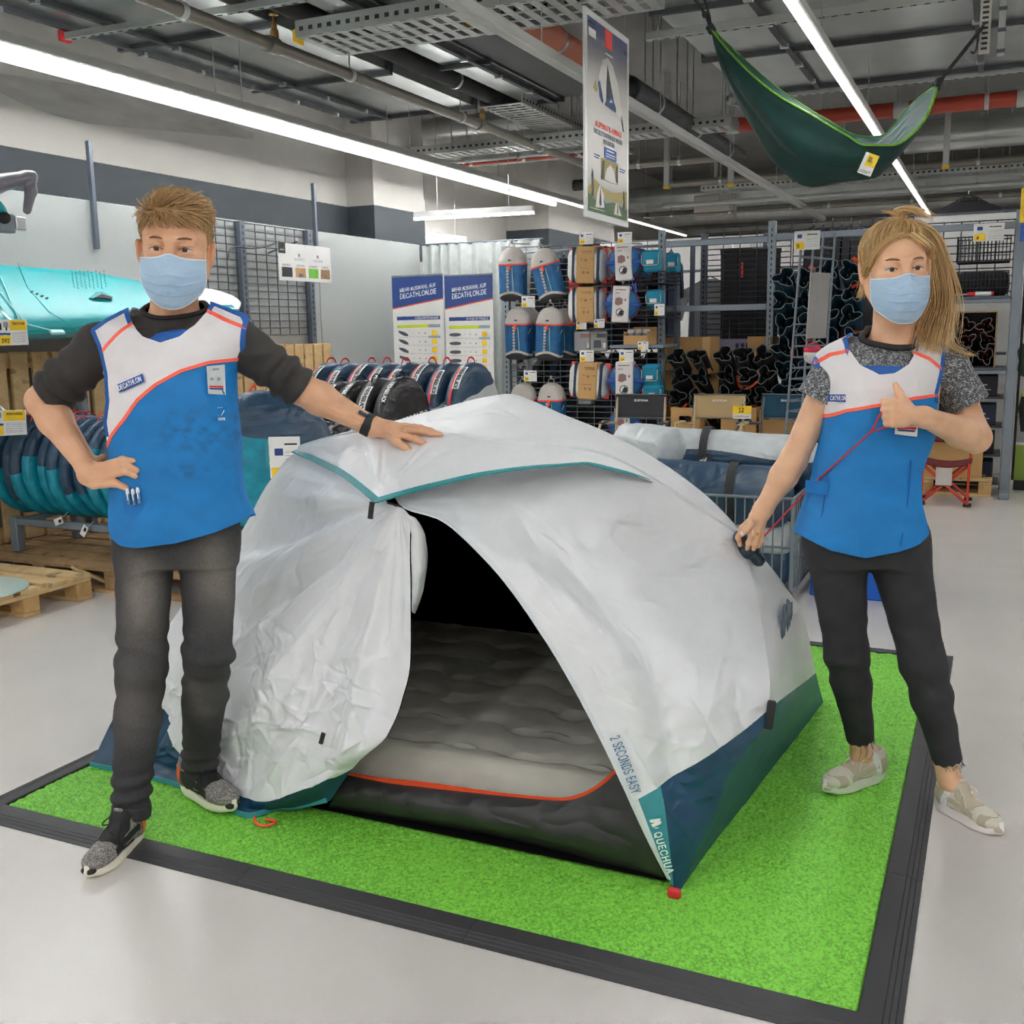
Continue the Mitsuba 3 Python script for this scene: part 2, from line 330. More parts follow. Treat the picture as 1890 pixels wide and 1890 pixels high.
mat('label_yellow',(250,208,40),0.5);mat('text_black',(30,30,32),0.6);mat('text_grey',(150,150,155),0.6);mat('brand_blue',(38,74,148),0.5);mat('text_white',(245,245,245),0.5)
mat('kraft',(192,152,100),0.8);mat('orange',(250,86,50),0.55);mat('red',(205,40,45),0.5);mat('navy_print',(33,58,118),0.5)
mat('trunk_white',(214,214,212),0.5);mat('rubber',(46,46,49),0.55)
# ---------------------------------------------------------------- the room
struct('floor',box((-6.4,-7,-0.2),(9.2,26.2,0)),'epoxy_floor')
struct('ceiling',box((-6.4,-7,4.3),(9.2,26.2,4.5)),'ceiling_concrete')
wl=struct('wall_left',box((-6.45,-7,0),(-6.25,26.2,4.3)),'wall_paint')
part(wl,'painted_stripe',box((-6.25,-7,2.30),(-6.246,9.56,2.722)),'stripe_paint',label='dark anthracite painted band')
# strip of bare concrete where the plaster has come off, above the band
_sc=[PX(a,b,-6.249)[1:]for a,b in((-40,130),(100,150),(230,168),(330,195),(420,225),(470,247),(466,257),(400,250),(330,243),(240,236),(160,228),(90,210),(40,190),(-40,150))]
part(wl,'bare_patch',prism(_sc,0.004,frame((-6.25,0,0),(0,1,0),(0,0,1))),'bare_concrete',label='rough bare concrete patch above the dark band')
struct('wall_back',box((-6.4,26,0),(9.2,26.2,4.3)),'wall_paint');struct('wall_front',box((-6.4,-7.2,0),(9.2,-7,4.3)),'wall_paint');struct('wall_right',box((9.0,-7,0),(9.2,26.2,4.3)),'wall_paint')
struct('wall_partition',box((-4.9,13.4,0),(3.5,13.5,2.55)),'white_matte')
pil=struct('pillar',box((-6.25,9.55,0),(-5.92,10.6,4.3)),'wall_paint',label='square white pillar against the left wall')
part(pil,'painted_stripe',box((-6.255,9.545,2.2),(-5.915,10.605,2.722)),'stripe_paint',label='dark band round the pillar')
pil=struct('pillar',box((-6.25,13.5,0),(-5.62,16.2,4.3)),'wall_paint',label='wide white pillar far behind the grey curtain')
part(pil,'painted_stripe',box((-6.255,13.495,2.1),(-5.615,16.205,2.78)),'stripe_paint',label='dark band round the pillar')
# boarded lower wall: one panel after the other along the left side
for i,(a,b)in enumerate(((-2.0,1.1),(1.1,4.2),(4.2,6.45),(6.45,8.42),(8.42,10.36))):
 struct('wall_panel',box((-5.90,a+0.004,0),(-5.85,b-0.004,2.372),0.006),'panel_grey')
# ---------------------------------------------------------------- LED strips
bsdf('led_off',pr_((0.8,0.8,0.8),0.4))
for i,(x,z,a,b)in enumerate(LIGHT_ROWS):
 lab=['long white ceiling light, outer line of the pair along the left wall','long white ceiling light, inner line of the pair above the left wall','long white ceiling light passing behind the green hammock',
  'long white ceiling light over the right aisle','white ceiling light over the front of the left aisle','white ceiling light over the front of the middle aisle','white ceiling light over the front between the left and the middle aisle','white ceiling light over the front right of the middle aisle'][i]
 k=thing('ceiling_light',lab,'ceiling light');n=max(1,round((b-a)/1.5));L=(b-a)/n
 part(k,'housing',[box((x-0.035,a,z+0.012),(x+0.035,b,z+0.075),0.008)],'trunk_white')
 q=part(k,'diffuser',[box((x-0.021,a+j*L+0.004,z-0.006),(x+0.021,a+(j+1)*L-0.004,z+0.011))for j in range(n)],'led_off')
 scene[q]['emitter']={'type':'area','radiance':{'type':'rgb','value':[LAMP,LAMP,LAMP*0.985]}}
 for y in np.arange(a+0.8,b,2.4):part(k,'hanger',tube([(x,y,z+0.07),(x,y,4.3)],0.004,6),'chrome')
k=thing('light_trunking','empty white light trunking without lamps beside the hanging poster','light trunking')
part(k,'rail',box((-2.565,3.0,3.0),(-2.495,17.0,3.07),0.008),'trunk_white')
for y in np.arange(3.6,17,2.4):part(k,'hanger',tube([(-2.53,y,3.07),(-2.53,y,4.3)],0.004,6),'chrome')
# two short lights far behind the pillar
for i,(p,q)in enumerate((((765,405),(985,393)),((765,437),(858,448)))):
 A,B=PZ(*p,(2.6,2.5)[i]),PZ(*q,(2.6,2.5)[i])
 k=thing('ceiling_light',['short bright ceiling light behind the left pillar','dim far ceiling light just above the grey curtain'][i],'ceiling light')
 part(k,'housing',bar(A+(0,0,0.045),B+(0,0,0.045),0.07,0.06,0.006),'trunk_white')
 q=part(k,'diffuser',bar(A,B,0.056,0.022),'led_off');scene[q]['emitter']={'type':'area','radiance':{'type':'rgb','value':[LAMP*0.35]*3}}
 for t in(0.2,0.8):C_=A+t*(B-A);part(k,'hanger',tube([C_+(0,0,0.07),(C_[0],C_[1],4.3)],0.004,6),'chrome')
# ---------------------------------------------------------------- green mat with rubber edging
MX0,MX1,MY0,MY1=-2.69,-0.186,2.078,4.657
def turf_col(p,n,uv):
 a=pfbm(p.x*3,p.y*3,1,3);b=pn(p.x*240,p.y*240,2);c=pn(p.x*150+7,p.y*150,4)
 return mix((0.085,0.30,0.022),(0.20,0.56,0.055),sst(0.15,0.75,0.25*a+0.45*b+0.3*c))
bsdf('turf',pr_(turf_col,0.7,sheen=0.3))
mt=thing('floor_mat','bright green turf mat with black rubber edging under the tent','mat')
nx,ny=520,536;gx,gy=np.meshgrid(np.linspace(MX0,MX1,nx),np.linspace(MY0,MY1,ny),indexing='ij')
_P=np.stack([gx,gy,gx*0],-1);gz=0.010+0.0075*(meshkit.noise(_P*105,3)-0.5)+0.003*(meshkit.noise(_P*230,5)-0.5)
gz[[0,-1],:]=0.001;gz[:,[0,-1]]=0.001
part(mt,'turf',gmesh(np.stack([gx,gy,gz],-1)),'turf',True,kind='stuff',label='green looped turf')
EW=0.088
_prof=[(0,0),(EW,0),(EW,0.002),(EW*.86,0.0045),(EW*.84,0.003),(EW*.82,0.0055),(EW*.72,0.0075),(EW*.70,0.006),(EW*.68,0.0085),(EW*.58,0.0105),(EW*.56,0.009),(EW*.54,0.011),(0.004,0.015),(0,0.013)]
def edging(o,d,out,L,m0,m1):
 """ramp profile along d from o, its thin side pointing along out; m0, m1: mitre at the ends"""
 n=len(_prof);pr=np.array(_prof);o,d,out=map(np.asarray,(o,d,out));v=[]
 for s,mt_ in((0,-m0),(L,m1)):
  v+=[o+d*(s+mt_*q[0])+out*q[0]+np.array([0,0,q[1]+0.0005])for q in pr]
 f=[(i,(i+1)%n,(i+1)%n+n)for i in range(n)]+[(i,(i+1)%n+n,i+n)for i in range(n)]
 from shapely.geometry import Polygon
 tv,tf=trimesh.creation.triangulate_polygon(Polygon(pr),engine='earcut');idx=[int(np.argmin(((pr-q)**2).sum(1)))for q in tv]
 f+=[(idx[a],idx[b],idx[c])for a,b,c in tf]+[(idx[a]+n,idx[c]+n,idx[b]+n)for a,b,c in tf]
 m=trimesh.Trimesh(np.array(v),np.array(f),process=False);trimesh.repair.fix_normals(m);return m
def run(o,d,out,L,cuts):
 cuts=[0]+cuts+[L]
 for i in range(len(cuts)-1):
  a,b=cuts[i],cuts[i+1];oo=np.asarray(o)+np.asarray(d)*(a+(0.0015 if i else 0))
  part(mt,'rubber_edging',edging(oo,d,out,b-a-(0.0015 if i else 0),1 if i==0 else 0,1 if i==len(cuts)-2 else 0),'rubber')
run((MX0,MY0,0),(1,0,0),(0,-1,0),MX1-MX0,[0.95,1.62]);run((MX1,MY0,0),(0,1,0),(1,0,0),MY1-MY0,[0.62,1.62])
run((MX1,MY1,0),(-1,0,0),(0,1,0),MX1-MX0,[1.1]);run((MX0,MY1,0),(0,-1,0),(-1,0,0),MY1-MY0,[1.1])
# ---------------------------------------------------------------- the tent
def net(rows):
 """control net: rows of (px, py, y) or (px, py, 'z', z)"""
 return np.array([[PY(q[0],q[1],q[2])if len(q)==3 else PZ(q[0],q[1],q[3])for q in r]for r in rows])
def cloth_col(c,d):
 def fn(p,n,uv):
  a=pfbm(p.x*18,p.y*18,p.z*18,3);return mix(c,d,a)
 return fn
def crease(p,n,uv):
 a=1-dr.abs(2*pn(p.x*14+3*pn(p.x*6,p.y*6,p.z*6),p.y*14,p.z*14+2*pn(p.z*5,p.x*5))-1)
 b=1-dr.abs(2*pn(p.x*33,p.y*33+2*pn(p.x*9,p.z*9),p.z*33)-1);return a*a*a*0.7+b*b*b*0.3
bsdf('fly_white',pr_(cloth_col((0.74,0.755,0.78),(0.80,0.815,0.84)),0.40,specular=0.5,bump=(crease,0.006,2e-3)))
bsdf('fly_navy',pr_(cloth_col(srgb(14,52,78),srgb(22,70,98)),0.38,specular=0.5,bump=(crease,0.006,2e-3)))
bsdf('tent_black',pr_(cloth_col((0.022,0.022,0.023),(0.034,0.034,0.035)),0.45,specular=0.4,bump=(crease,0.004,2e-3)))
mat('tent_inside',(8,8,9),0.95,specular=0.1);mat('teal_trim',(44,128,134),0.5);mat('teal_label',(58,138,150),0.5);mat('stitch',(205,212,216),0.6);mat('tent_grey_edge',(214,219,224),0.5)
tent=thing('tent','white dome tent with navy skirt and open black doorway on the green mat','tent')
def disp(G,fn):
 return G+gnorm(G)*fn(G)[...,None]
def creases(X,Z,n,seed,ang,spread,lo,hi,amp,w,box_):
 """folds pressed into cloth: straight creases of random place, direction ang +- spread, length lo..hi"""
 r_=np.random.default_rng(seed);out=np.zeros_like(X);x0,x1,z0,z1=box_
 for _ in range(n):
  cx,cz,a,L,h,ww=x0+(x1-x0)*r_.random(),z0+(z1-z0)*r_.random(),ang+spread*r_.normal(),lo+(hi-lo)*r_.random()**2,amp*r_.choice([-1,1,1])*(.4+.6*r_.random()),w*(.6+.8*r_.random())
  c,s=math.cos(a),math.sin(a);u,v=(X-cx)*c+(Z-cz)*s,-(X-cx)*s+(Z-cz)*c;v=v+.04*u*u/L
  t=np.clip(1-np.abs(u)/(L/2),0,1);out+=h*np.sqrt(t)*np.exp(-np.abs(v)/(ww*(.35+.65*t)))
 return out
TC=np.array([-1.62,3.18,0.35])
def fabric(nm,mesh,m,lab=None,smooth=50):
 """one panel of the fly: coloured outside, black coating inside"""
 q=tm(mesh);n=vnorm(q);s=np.sign(((q.vertices-TC)*n).sum(1).mean())
 if s<0:q=trimesh.Trimesh(q.vertices,q.faces[:,::-1],process=False)
 k=part(tent,nm,q,m,smooth,label=lab)
 part(k,'coating',trimesh.Trimesh(q.vertices-n*s*0.004,q.faces[:,::-1],process=False),'tent_inside',smooth,label='black coating inside');return k
# right front panel: rows from the roof seam down, columns from the doorway to the front right pole
R1=net([[(752,832,2.55),(900,824,2.625),(1120,850,2.76),(1270,925,2.98),(1371,993,3.12)],
  [(735,928,2.372),(900,925,2.46),(1085,940,2.60),(1240,985,2.83),(1385,1045,3.04)],
  [(812,957,2.345),(950,1000,2.42),(1110,1030,2.56),(1262,1070,2.76),(1398,1105,2.97)],
  [(900,1035,2.335),(1030,1080,2.40),(1160,1120,2.52),(1290,1160,2.68),(1413,1190,2.84)],
  [(1000,1170,2.33),(1110,1195,2.39),(1220,1225,2.48),(1325,1250,2.60),(1421,1275,2.71)],
  [(1065,1278,2.335),(1150,1300,2.38),(1240,1325,2.44),(1330,1335,2.53),(1417,1325,2.66)],
  [(1128,1400,2.35),(1180,1420,2.37),(1240,1440,2.41),(1300,1440,2.47),(1352,1425,2.56)],
  [(1188,1530,2.375),(1213,1540,2.385),(1240,1547,2.40),(1270,1547,2.43),(1300,1540,2.47)],
  [(1234,1623,2.395),(1239,1631,2.395),(1244,1638,2.398),(1249,1645,2.4),(1253,1650,2.40)]])
G=pgrid(R1,220,160);s_,t_=np.meshgrid(np.linspace(0,1,220),np.linspace(0,1,160),indexing='ij')
def folds1(Gg):
 q=Gg*np.array([1,1,1.0]);a=q[...,0]*0.75+q[...,2]*0.66
 f=np.stack([a*9+1.5*meshkit.noise(q*2.2),q[...,2]*1.6-q[...,0]*1.2,q[...,1]*2],-1)
 w=np.sin(np.pi*np.clip(t_,0.0,1))**0.5*np.clip(s_*6,0,1)*np.clip((1-s_)*5,0,1)
 big=0.05*np.exp(-((t_-(0.30+0.25*s_))/0.11)**2)*np.clip((s_-0.15)*4,0,1)*np.clip((0.85-s_)*4,0,1)
 return w*(0.030*(meshkit.noise(f,3)-0.5)+.004*(meshkit.noise(q*9,5)-.5)+creases(Gg[...,0],Gg[...,2],60,5,-.75,.35,.12,.65,.010,.010,(-1.5,-.5,.1,1.0))+creases(Gg[...,0],Gg[...,2],70,6,-.4,.8,.05,.22,.007,.006,(-1.3,-.6,.5,.95)))-big*0.8
Gd=disp(G,folds1);Gd=Gd if True else G
V,F_=Gd.reshape(-1,3),gfaces(220,160);tt=t_.ravel();ss=s_.ravel()
sa,sb=PY(1195,1468,2.36),PY(1420,1308,2.68)
seam=(V[:,2]-(sa[2]+(V[:,0]-sa[0])*(sb[2]-sa[2])/(sb[0]-sa[0])))
v1,f1,_=clip(V,F_,seam);fabric('front_panel',(v1,f1),'fly_white','white front panel right of the doorway')
vb,fb,(tb,sb_)=clip(V,F_,-seam,[tt,ss]);
vl,fl_,(tl,sl)=clip(vb,fb,0.37+0.25*(sb_-0.75)-tb,[tb,sb_]);vr,fr,_=clip(vb,fb,tb-(0.37+0.25*(sb_-0.75)))
vt,ft,(tq,)=clip(vl,fl_,tl-0.11,[tl]);vw,fw,_=clip(vl,fl_,0.11-tl)
fabric('skirt',(vr,fr),'fly_navy','navy skirt of the front right corner');part(tent,'label_strip',shell((vt,ft),-0.003),'teal_label',40,label='teal strip lettered QUECHUA');part(tent,'door_edge',shell((vw,fw),-0.003),'tent_grey_edge',40,label='white strip along the doorway')
# welt along the doorway and the double seam of the pole sleeve
part(tent,'door_welt',ribbon(Gd[12:,1]+gnorm(Gd)[12:,1]*-0.002,0.012,gnorm(Gd)[12:,1]*0+(Gd[12:,4]-Gd[12:,1]),0.005),'tent_grey_edge',40)
# right end: from the front right pole to the back right pole
R2=net([[(1371,993,3.12),(1376,995,3.14),(1382,1000,3.16)],[(1398,1105,2.97),(1425,1085,3.16),(1448,1080,3.3)],[(1413,1190,2.84),(1452,1160,3.15),(1483,1135,3.45)],
  [(1421,1275,2.71),(1462,1240,3.17),(1497,1198,3.62)],[(1417,1325,2.66),(1466,1290,3.15),(1507,1247,3.77)],[(1352,1425,2.56),(1440,1360,3.1),(1514,1275,3.87)],[(1253,1650,2.40),(1391,1468,3.1),(1521,1299,3.95)]])
G2=pgrid(R2,140,70);a2,b2=np.meshgrid(np.linspace(0,1,140),np.linspace(0,1,70),indexing='ij')
G2=disp(G2,lambda Q:0.010*(meshkit.noise(Q*np.array([3,3,7.0]),5)-0.5)*np.sin(np.pi*b2)*np.clip(a2*6,0,1))
V2,F2=G2.reshape(-1,3),gfaces(140,70);sc=PY(1506,1242,3.75)
seam2=V2[:,2]-(sb[2]+(V2[:,1]-sb[1])*(sc[2]-sb[2])/(sc[1]-sb[1]))
v1,f1,_=clip(V2,F2,seam2);fabric('end_panel',(v1,f1),'fly_white','white right end panel with the navy emblem')
v1,f1,_=clip(V2,F2,-seam2);fabric('skirt',(v1,f1),'fly_navy','navy skirt of the right end')
part(tent,'skirt_hem',ribbon(G2[-1],0.016,(0,0,1),0.005),'teal_label')
for o in(0.008,0.022):
 e=int(160*(1-o*2))-1
 P_=Gd[60:,-2 if o<0.01 else-8];part(tent,'pole_seam',tube(P_[::4]-gnorm(Gd)[60::4,-4]*0.0035,0.0012,4),'stitch')
# roof between the front seam and the ridge
rf_front=[(540,832,2.79),(620,808,2.66),(690,797,2.615),(780,801,2.595),(900,815,2.615),(1000,825,2.655),(1100,838,2.735),(1160,862,2.815),(1290,941,3.0),(1371,993,3.12)]
rf_ridge=[(552,824,2.92),(622,802,3.0),(700,784,3.1),(800,757,3.18),(900,732,3.2),(941,727,3.2),(1040,765,3.2),(1125,800,3.2),(1290,903,3.19),(1382,1000,3.16)]
rf_mid=[tuple(np.array(a)*0.5+np.array(b)*0.5)for a,b in zip(rf_front,rf_ridge)]
G3=pgrid(net([rf_front,rf_mid,rf_ridge]),60,200);a3,b3=np.meshgrid(np.linspace(0,1,60),np.linspace(0,1,200),indexing='ij')
G3=disp(G3,lambda Q:-(0.004*meshkit.noise(Q*8,2)+0.012*(meshkit.noise(Q*3,4))+creases(Q[...,0],Q[...,1],26,9,.2,.6,.08,.4,.005,.008,(-2.1,-.8,2.6,3.2)))*np.sin(np.pi*a3)*np.sin(np.pi*b3)**.5)
fabric('roof_panel',gmesh(G3),'fly_white','white roof panel',True)
P_=G3[1]+(0,-0.002,0.003);part(tent,'roof_seam',ribbon(P_[4:-2:2],0.010,(0,0.5,1),0.004),'tent_grey_edge',40)
# awning over the doorway, its teal binding
aw_edge=[(543,834,2.785),(620,868,2.53),(697,926,2.345),(800,898,2.35),(900,876,2.39),(1000,863,2.46),(1070,858,2.55),(1130,868,2.67),(1203,889,2.85)]
aw_top=[(542,832,2.788),(620,807,2.65),(690,796,2.605),(780,800,2.585),(900,814,2.605),(1000,824,2.645),(1090,836,2.72),(1150,857,2.80),(1204,888,2.86)]
aw_mid=[tuple(np.array(a)*0.5+np.array(b)*0.5)for a,b in zip(aw_top,aw_edge)]
_n4=net([aw_top,aw_mid,aw_edge]);G4=np.concatenate([pgrid(_n4[:,:3],70,70)[:,:-1],pgrid(_n4[:,2:],70,151)],1);a4,b4=np.meshgrid(np.linspace(0,1,70),np.linspace(0,1,220),indexing='ij')
tip=PY(697,926,2.345)
def fan(Q):
 d=Q-tip;an=np.arctan2(d[...,2],d[...,0]);r_=np.linalg.norm(d,axis=-1)
 return(0.010*(meshkit.noise(np.stack([an*9,r_*2,r_*0],-1),9)-0.5)*np.clip(r_*6,0,1)+0.005*(meshkit.noise(Q*12,7)-.5))*np.sin(np.pi*np.clip(a4,0,1))**0.7
G4=disp(G4,fan)
part(tent,'awning',shell(gmesh(G4),0.003),'fly_white',40,label='pointed white awning over the doorway')
part(tent,'awning_binding',ribbon(G4[-1,1:-1]+(0,-0.004,0.004),0.018*np.clip(np.linspace(6,.02,len(G4[-1])-2),0,1),G4[-1,1:-1]-G4[-12,1:-1],0.005),'teal_trim',40,label='teal binding of the awning')
part(tent,'awning_toggle',bar(tip+(-0.012,-0.008,0.0),tip+(-0.018,-0.012,-0.045),0.014,0.004),'black_matte')
part(tent,'awning_toggle',bar(tip+(0.02,0.02,-0.004),tip+(0.085,0.03,-0.02),0.014,0.004),'black_matte')
# left front: the door sheet drawn aside and hanging slack
L1=net([[(541,838,2.80),(590,845,2.63),(640,868,2.51),(690,912,2.40),(728,932,2.37)],
  [(500,885,2.90),(570,900,2.65),(640,920,2.48),(700,943,2.39),(757,957,2.36)],
  [(455,965,2.92),(540,985,2.66),(620,1005,2.49),(700,1020,2.39),(757,1050,2.36)],
  [(400,1045,2.87),(500,1075,2.61),(600,1100,2.46),(690,1120,2.37),(758,1140,2.35)],
  [(328,1130,2.76),(440,1180,2.53),(560,1210,2.40),(670,1215,2.34),(757,1225,2.33)],
  [(272,1215,2.63),(390,1280,2.47),(510,1310,2.36),(640,1310,2.31),(741,1295,2.31)],
  [(229,1290,2.53),(350,1370,2.46),(470,1400,2.37),(590,1395,2.29),(716,1355,2.30)],
  [(197,1350,2.47),(320,1415,2.45),(445,1468,2.36),(540,1465,2.29),(660,1408,2.32)],
  [(168,1413,'z',0.012),(310,1445,'z',0.014),(455,1507,'z',0.014),(530,1492,'z',0.018),(610,1478,2.36)]])
G5=pgrid(L1,260,240);a5,b5=np.meshgrid(np.linspace(0,1,260),np.linspace(0,1,240),indexing='ij')
def slack(Q):
 d=Q-tip;an=np.arctan2(-d[...,2],-d[...,0]+0.05);r_=np.linalg.norm(d,axis=-1)
 ray_=meshkit.noise(np.stack([an*11+1.2*meshkit.noise(Q*3),r_*1.6,r_*0+1],-1),11)-0.5
 kink=ridged(Q*np.array([7,7,6.0])+0.6*meshkit.noise(Q*5)[...,None],13)**2-0.4;kin2=ridged(Q*17+0.8*meshkit.noise(Q*9)[...,None],17)**3-0.2
 w=np.clip(a5*8,0,1)*np.clip((1-a5)*7,0,1)*np.clip(b5*8,0,1)*np.clip((1-b5)*12,0,1)
 return w*(0.060*ray_*np.clip(r_*3,0,1)+.010*kink*a5+creases(Q[...,0],Q[...,2],75,7,.85,.25,.15,.8,.014,.012,(-2.6,-1.5,.15,.95))+creases(Q[...,0],Q[...,2],150,8,.5,.9,.05,.28,.013,.008,(-2.5,-1.5,.05,.55)))
G5=disp(G5,slack);V5,F5=G5.reshape(-1,3),gfaces(260,240)
sm=PchipInterpolator([0,.25,.5,.75,1],[5.3,6.0,6.75,7.1,7.2]);seam5=(sm(b5)/8-a5+0.02*(meshkit.noise(G5*6,3)-0.5)).ravel()
# rows are spaced by arc length, so the seam is given as a share of the control rows
_t=np.r_[0,np.cumsum(np.linalg.norm(np.diff(L1,axis=0),axis=2).mean(1))];_t/=_t[-1]
seam5=(np.interp(sm(b5)/8,np.linspace(0,1,9),_t)-a5+0.015*(meshkit.noise(G5*6,3)-0.5)).ravel()
v1,f1,_=clip(V5,F5,seam5);fabric('door_sheet',(v1,f1),'fly_white','crumpled white door sheet drawn aside')
v1,f1,_=clip(V5,F5,-seam5);fabric('skirt',(v1,f1),'fly_navy','navy skirt of the front left corner')
part(tent,'skirt_hem',ribbon(G5[-1,::3]+(0,-0.004,0.006),0.016,(0,0,1),0.004),'teal_label',40)
FP=net([[(742,940,2.37),(757,950,2.36),(766,955,2.365)],[(750,985,2.37),(772,990,2.37),(784,992,2.385)],[(752,1030,2.37),(776,1030,2.38),(787,1028,2.40)],[(754,1080,2.37),(772,1080,2.38),(780,1078,2.40)],[(755,1125,2.36),(760,1130,2.37),(763,1132,2.38)]])
part(tent,'door_flap',shell(gmesh(disp(pgrid(FP,60,20),lambda Q:0.006*meshkit.noise(Q*14,3))),0.003),'fly_white',True,label='turned-back edge of the door sheet')
# left end and back, mirrored about the tent's middle
def mirror_x(Q,c=-1.675):Q=Q.copy();Q[...,0]=2*c-Q[...,0];return Q
lp=L1[:,0];yb=6.36
back_l=np.stack([lp[:,0]-0.02,yb-lp[:,1]+0.03,lp[:,2]],-1)
mid_l=(lp+back_l)/2+np.array([-0.05,0,0.02])*np.sin(np.linspace(0.2,np.pi,9))[:,None]
G6=pgrid(np.stack([lp,mid_l,back_l],1),80,40);fabric('end_panel',gmesh(G6),'fly_white','white left end panel',True)
ridge=net([rf_ridge])[0];bl,br=back_l,R2_b=back_l,net([[r[2]for r in[[(0,0,0),(0,0,0),(1382,1000,3.16)],[0,0,(1448,1080,3.3)],[0,0,(1483,1135,3.45)],[0,0,(1497,1198,3.62)],[0,0,(1507,1247,3.77)],[0,0,(1514,1275,3.87)],[0,0,(1521,1299,3.95)]]]])[0]
tb_=np.linspace(0,1,9);rowsb=[]
bl9,br9=bl,np.array([PchipInterpolator(np.linspace(0,1,7),br)(t)for t in tb_]);tr=np.linspace(0,1,10)
for i,t in enumerate(tb_):
 base=bl9[i]+tr[:,None]*(br9[i]-bl9[i]);rd=ridge*np.array([1,1,1]);w=(1-t)**1.6
 arch=base.copy();arch[:,2]+=(rd[:,2]-(bl9[0,2]+tr*(br9[0,2]-bl9[0,2])))*(1-t);arch[:,0]+=(rd[:,0]-(bl9[0,0]+tr*(br9[0,0]-bl9[0,0])))*w
 if i==0:arch=rd.copy()
 arch[:,2]=np.minimum(arch[:,2],rd[:,2]-0.001*i);rowsb.append(arch)
fabric('back_panel',gmesh(pgrid(np.array(rowsb),60,60)),'fly_white','white back panel',True)
# inner tent: black room with a sill in front of the mattress, red zip
sill_t=[(626,1425),(700,1441),(800,1454),(900,1465),(1000,1474),(1040,1476),(1080,1466),(1120,1440),(1150,1408),(1163,1385)]
sill_m=[(615,1465),(700,1478),(800,1495),(900,1512),(1000,1530),(1050,1535),(1100,1535),(1150,1540),(1180,1545),(1198,1545)]
sill_b=[(606,1490),(700,1506),(800,1523),(900,1541),(1000,1563),(1050,1576),(1110,1594),(1160,1605),(1205,1616),(1236,1624)]
S=np.array([[PY(*q,2.44)for q in sill_t],[PY(*q,2.395)for q in sill_m],[PZ(*q,0.012)for q in sill_b]]);S[2,:,1]=np.maximum(S[2,:,1],2.36)
G7=pgrid(S,60,160);a7,b7=np.meshgrid(np.linspace(0,1,60),np.linspace(0,1,160),indexing='ij')
G7=disp(G7,lambda Q:-(0.022*(meshkit.noise(Q*np.array([5,5,9.0]),21)-0.4)+0.010*ridged(Q*12,23)**2)*np.sin(np.pi*a7)*np.clip((1-b7)*8,0,1))
part(tent,'inner_sill',shell(gmesh(G7),0.003),'tent_black',40,label='crumpled black sill of the inner tent')
zp=G7[0];wz=0.010+0.022*np.exp(-((np.linspace(0,1,160)-0.3)/0.2)**2)
part(tent,'zip_band',ribbon(zp[2:-1]+(0,-0.004,0.002),wz[2:-1],(0,-0.3,1),0.004),'orange',40,label='red-orange zip band')
th=np.linspace(0,np.pi,25);ys=np.linspace(2.95,3.84,10);IN=np.array([[(-1.62-0.84*np.cos(t)*(1-0.10*np.sin(t)),y,0.02+(0.92+0.02*np.sin((y-2.4)/1.5*np.pi))*np.sin(t)**0.75*min(1.0,1.02-0.75*max(0,(y-3.2)/0.66)**2))for t in th]for y in ys])
part(tent,'inner_tent',[gmesh(IN),gmesh(np.stack([IN[-1],IN[-1]*np.array([1,1,0])+np.array([0,0,0.012])]))],'tent_inside',True,label='black inner tent')
part(tent,'groundsheet',box((-2.63,2.42,0.018),(-0.70,3.88,0.021)),'tent_inside')
# corner toggles, clips, hub with its red cord
A_=PZ(1250,1648,0.014);part(tent,'peg_loop',rbox((0.035,0.02,0.028),0.009).apply_translation(A_+(-0.004,-0.014,0.006)),'red',True,label='red peg loop at the front right corner')
LpC=PZ(470,1508,0.02);part(tent,'peg_loop',ctube([LpC+q for q in((0,0,0),(0.03,-0.03,0),(0.075,-0.03,0.002),(0.08,-0.005,0.002),(0.04,0.0,0))],0.004,20,seg=6),'orange',True,label='orange peg loop at the front left')
part(tent,'pole_clip',bar(sb+(0.01,-0.018,0.03),sb+(0.004,-0.03,-0.045),0.022,0.012,0.003),'black_matte',label='black clip on the front right pole')
C1=PY(597,1353,2.26);part(tent,'toggle',bar(C1,C1+(-0.008,-0.004,-0.03),0.010,0.008),'black_matte')
HB=PY(1383,1012,3.06);Mh=frame(HB,(0.55,0.3,-0.75),(0,-1,0.2))
part(tent,'hub',[xf(rbox((0.13,0.045,0.04),0.018),Mh),xf(lathe([(0,-0.026),(0.022,-0.026),(0.026,-0.02),(0.026,0.02),(0.022,0.026),(0,0.026)],20),Mh)],'navy_hub' if mat('navy_hub',(24,42,54),0.35)else '',30,label='dark hub of the frame')
# lettering
def on_edge(Gq,i,j):return Gq[i,j],gnorm(Gq)[i,j]
def text_along(s,h,pts,nrmv,m,nm,depth=0.001,bold=True,parent=None):
 """letters one after the other along a path, facing nrmv"""
 pts=np.asarray(pts);L=np.r_[0,np.cumsum(np.linalg.norm(np.diff(pts,axis=0),axis=1))];u=0;ms=[];wid=[meshkit.text_mesh(c,h,depth,bold).bounds[1][0]if c!=' ' else h*0.4 for c in s]
 k=(L[-1]-0.0)/(sum(wid)+h*0.14*len(s))
 for c,w in zip(s,wid):
  if c!=' ':
   q=np.array([np.interp(u,L,pts[:,i])for i in range(3)]);q2=np.array([np.interp(u+0.01,L,pts[:,i])for i in range(3)]);d=nrm(q2-q)
   t=meshkit.text_mesh(c,h,depth,bold);t.apply_scale([k,1,1]);ms.append(xf(t,frame(q,d,np.cross(nrmv,d))))
  u+=(w+h*0.14)*k
 return part(tent,nm,ms,m)
nv=nrm(np.array([0.25,-0.95,0.2]))
ia=[np.argmin(np.abs(Gd[:,2,2]-z))for z in(0.215,0.06)]
jt=34
ON=gnorm(Gd);ON=ON*np.sign(((Gd-TC)*ON).sum(-1).mean())
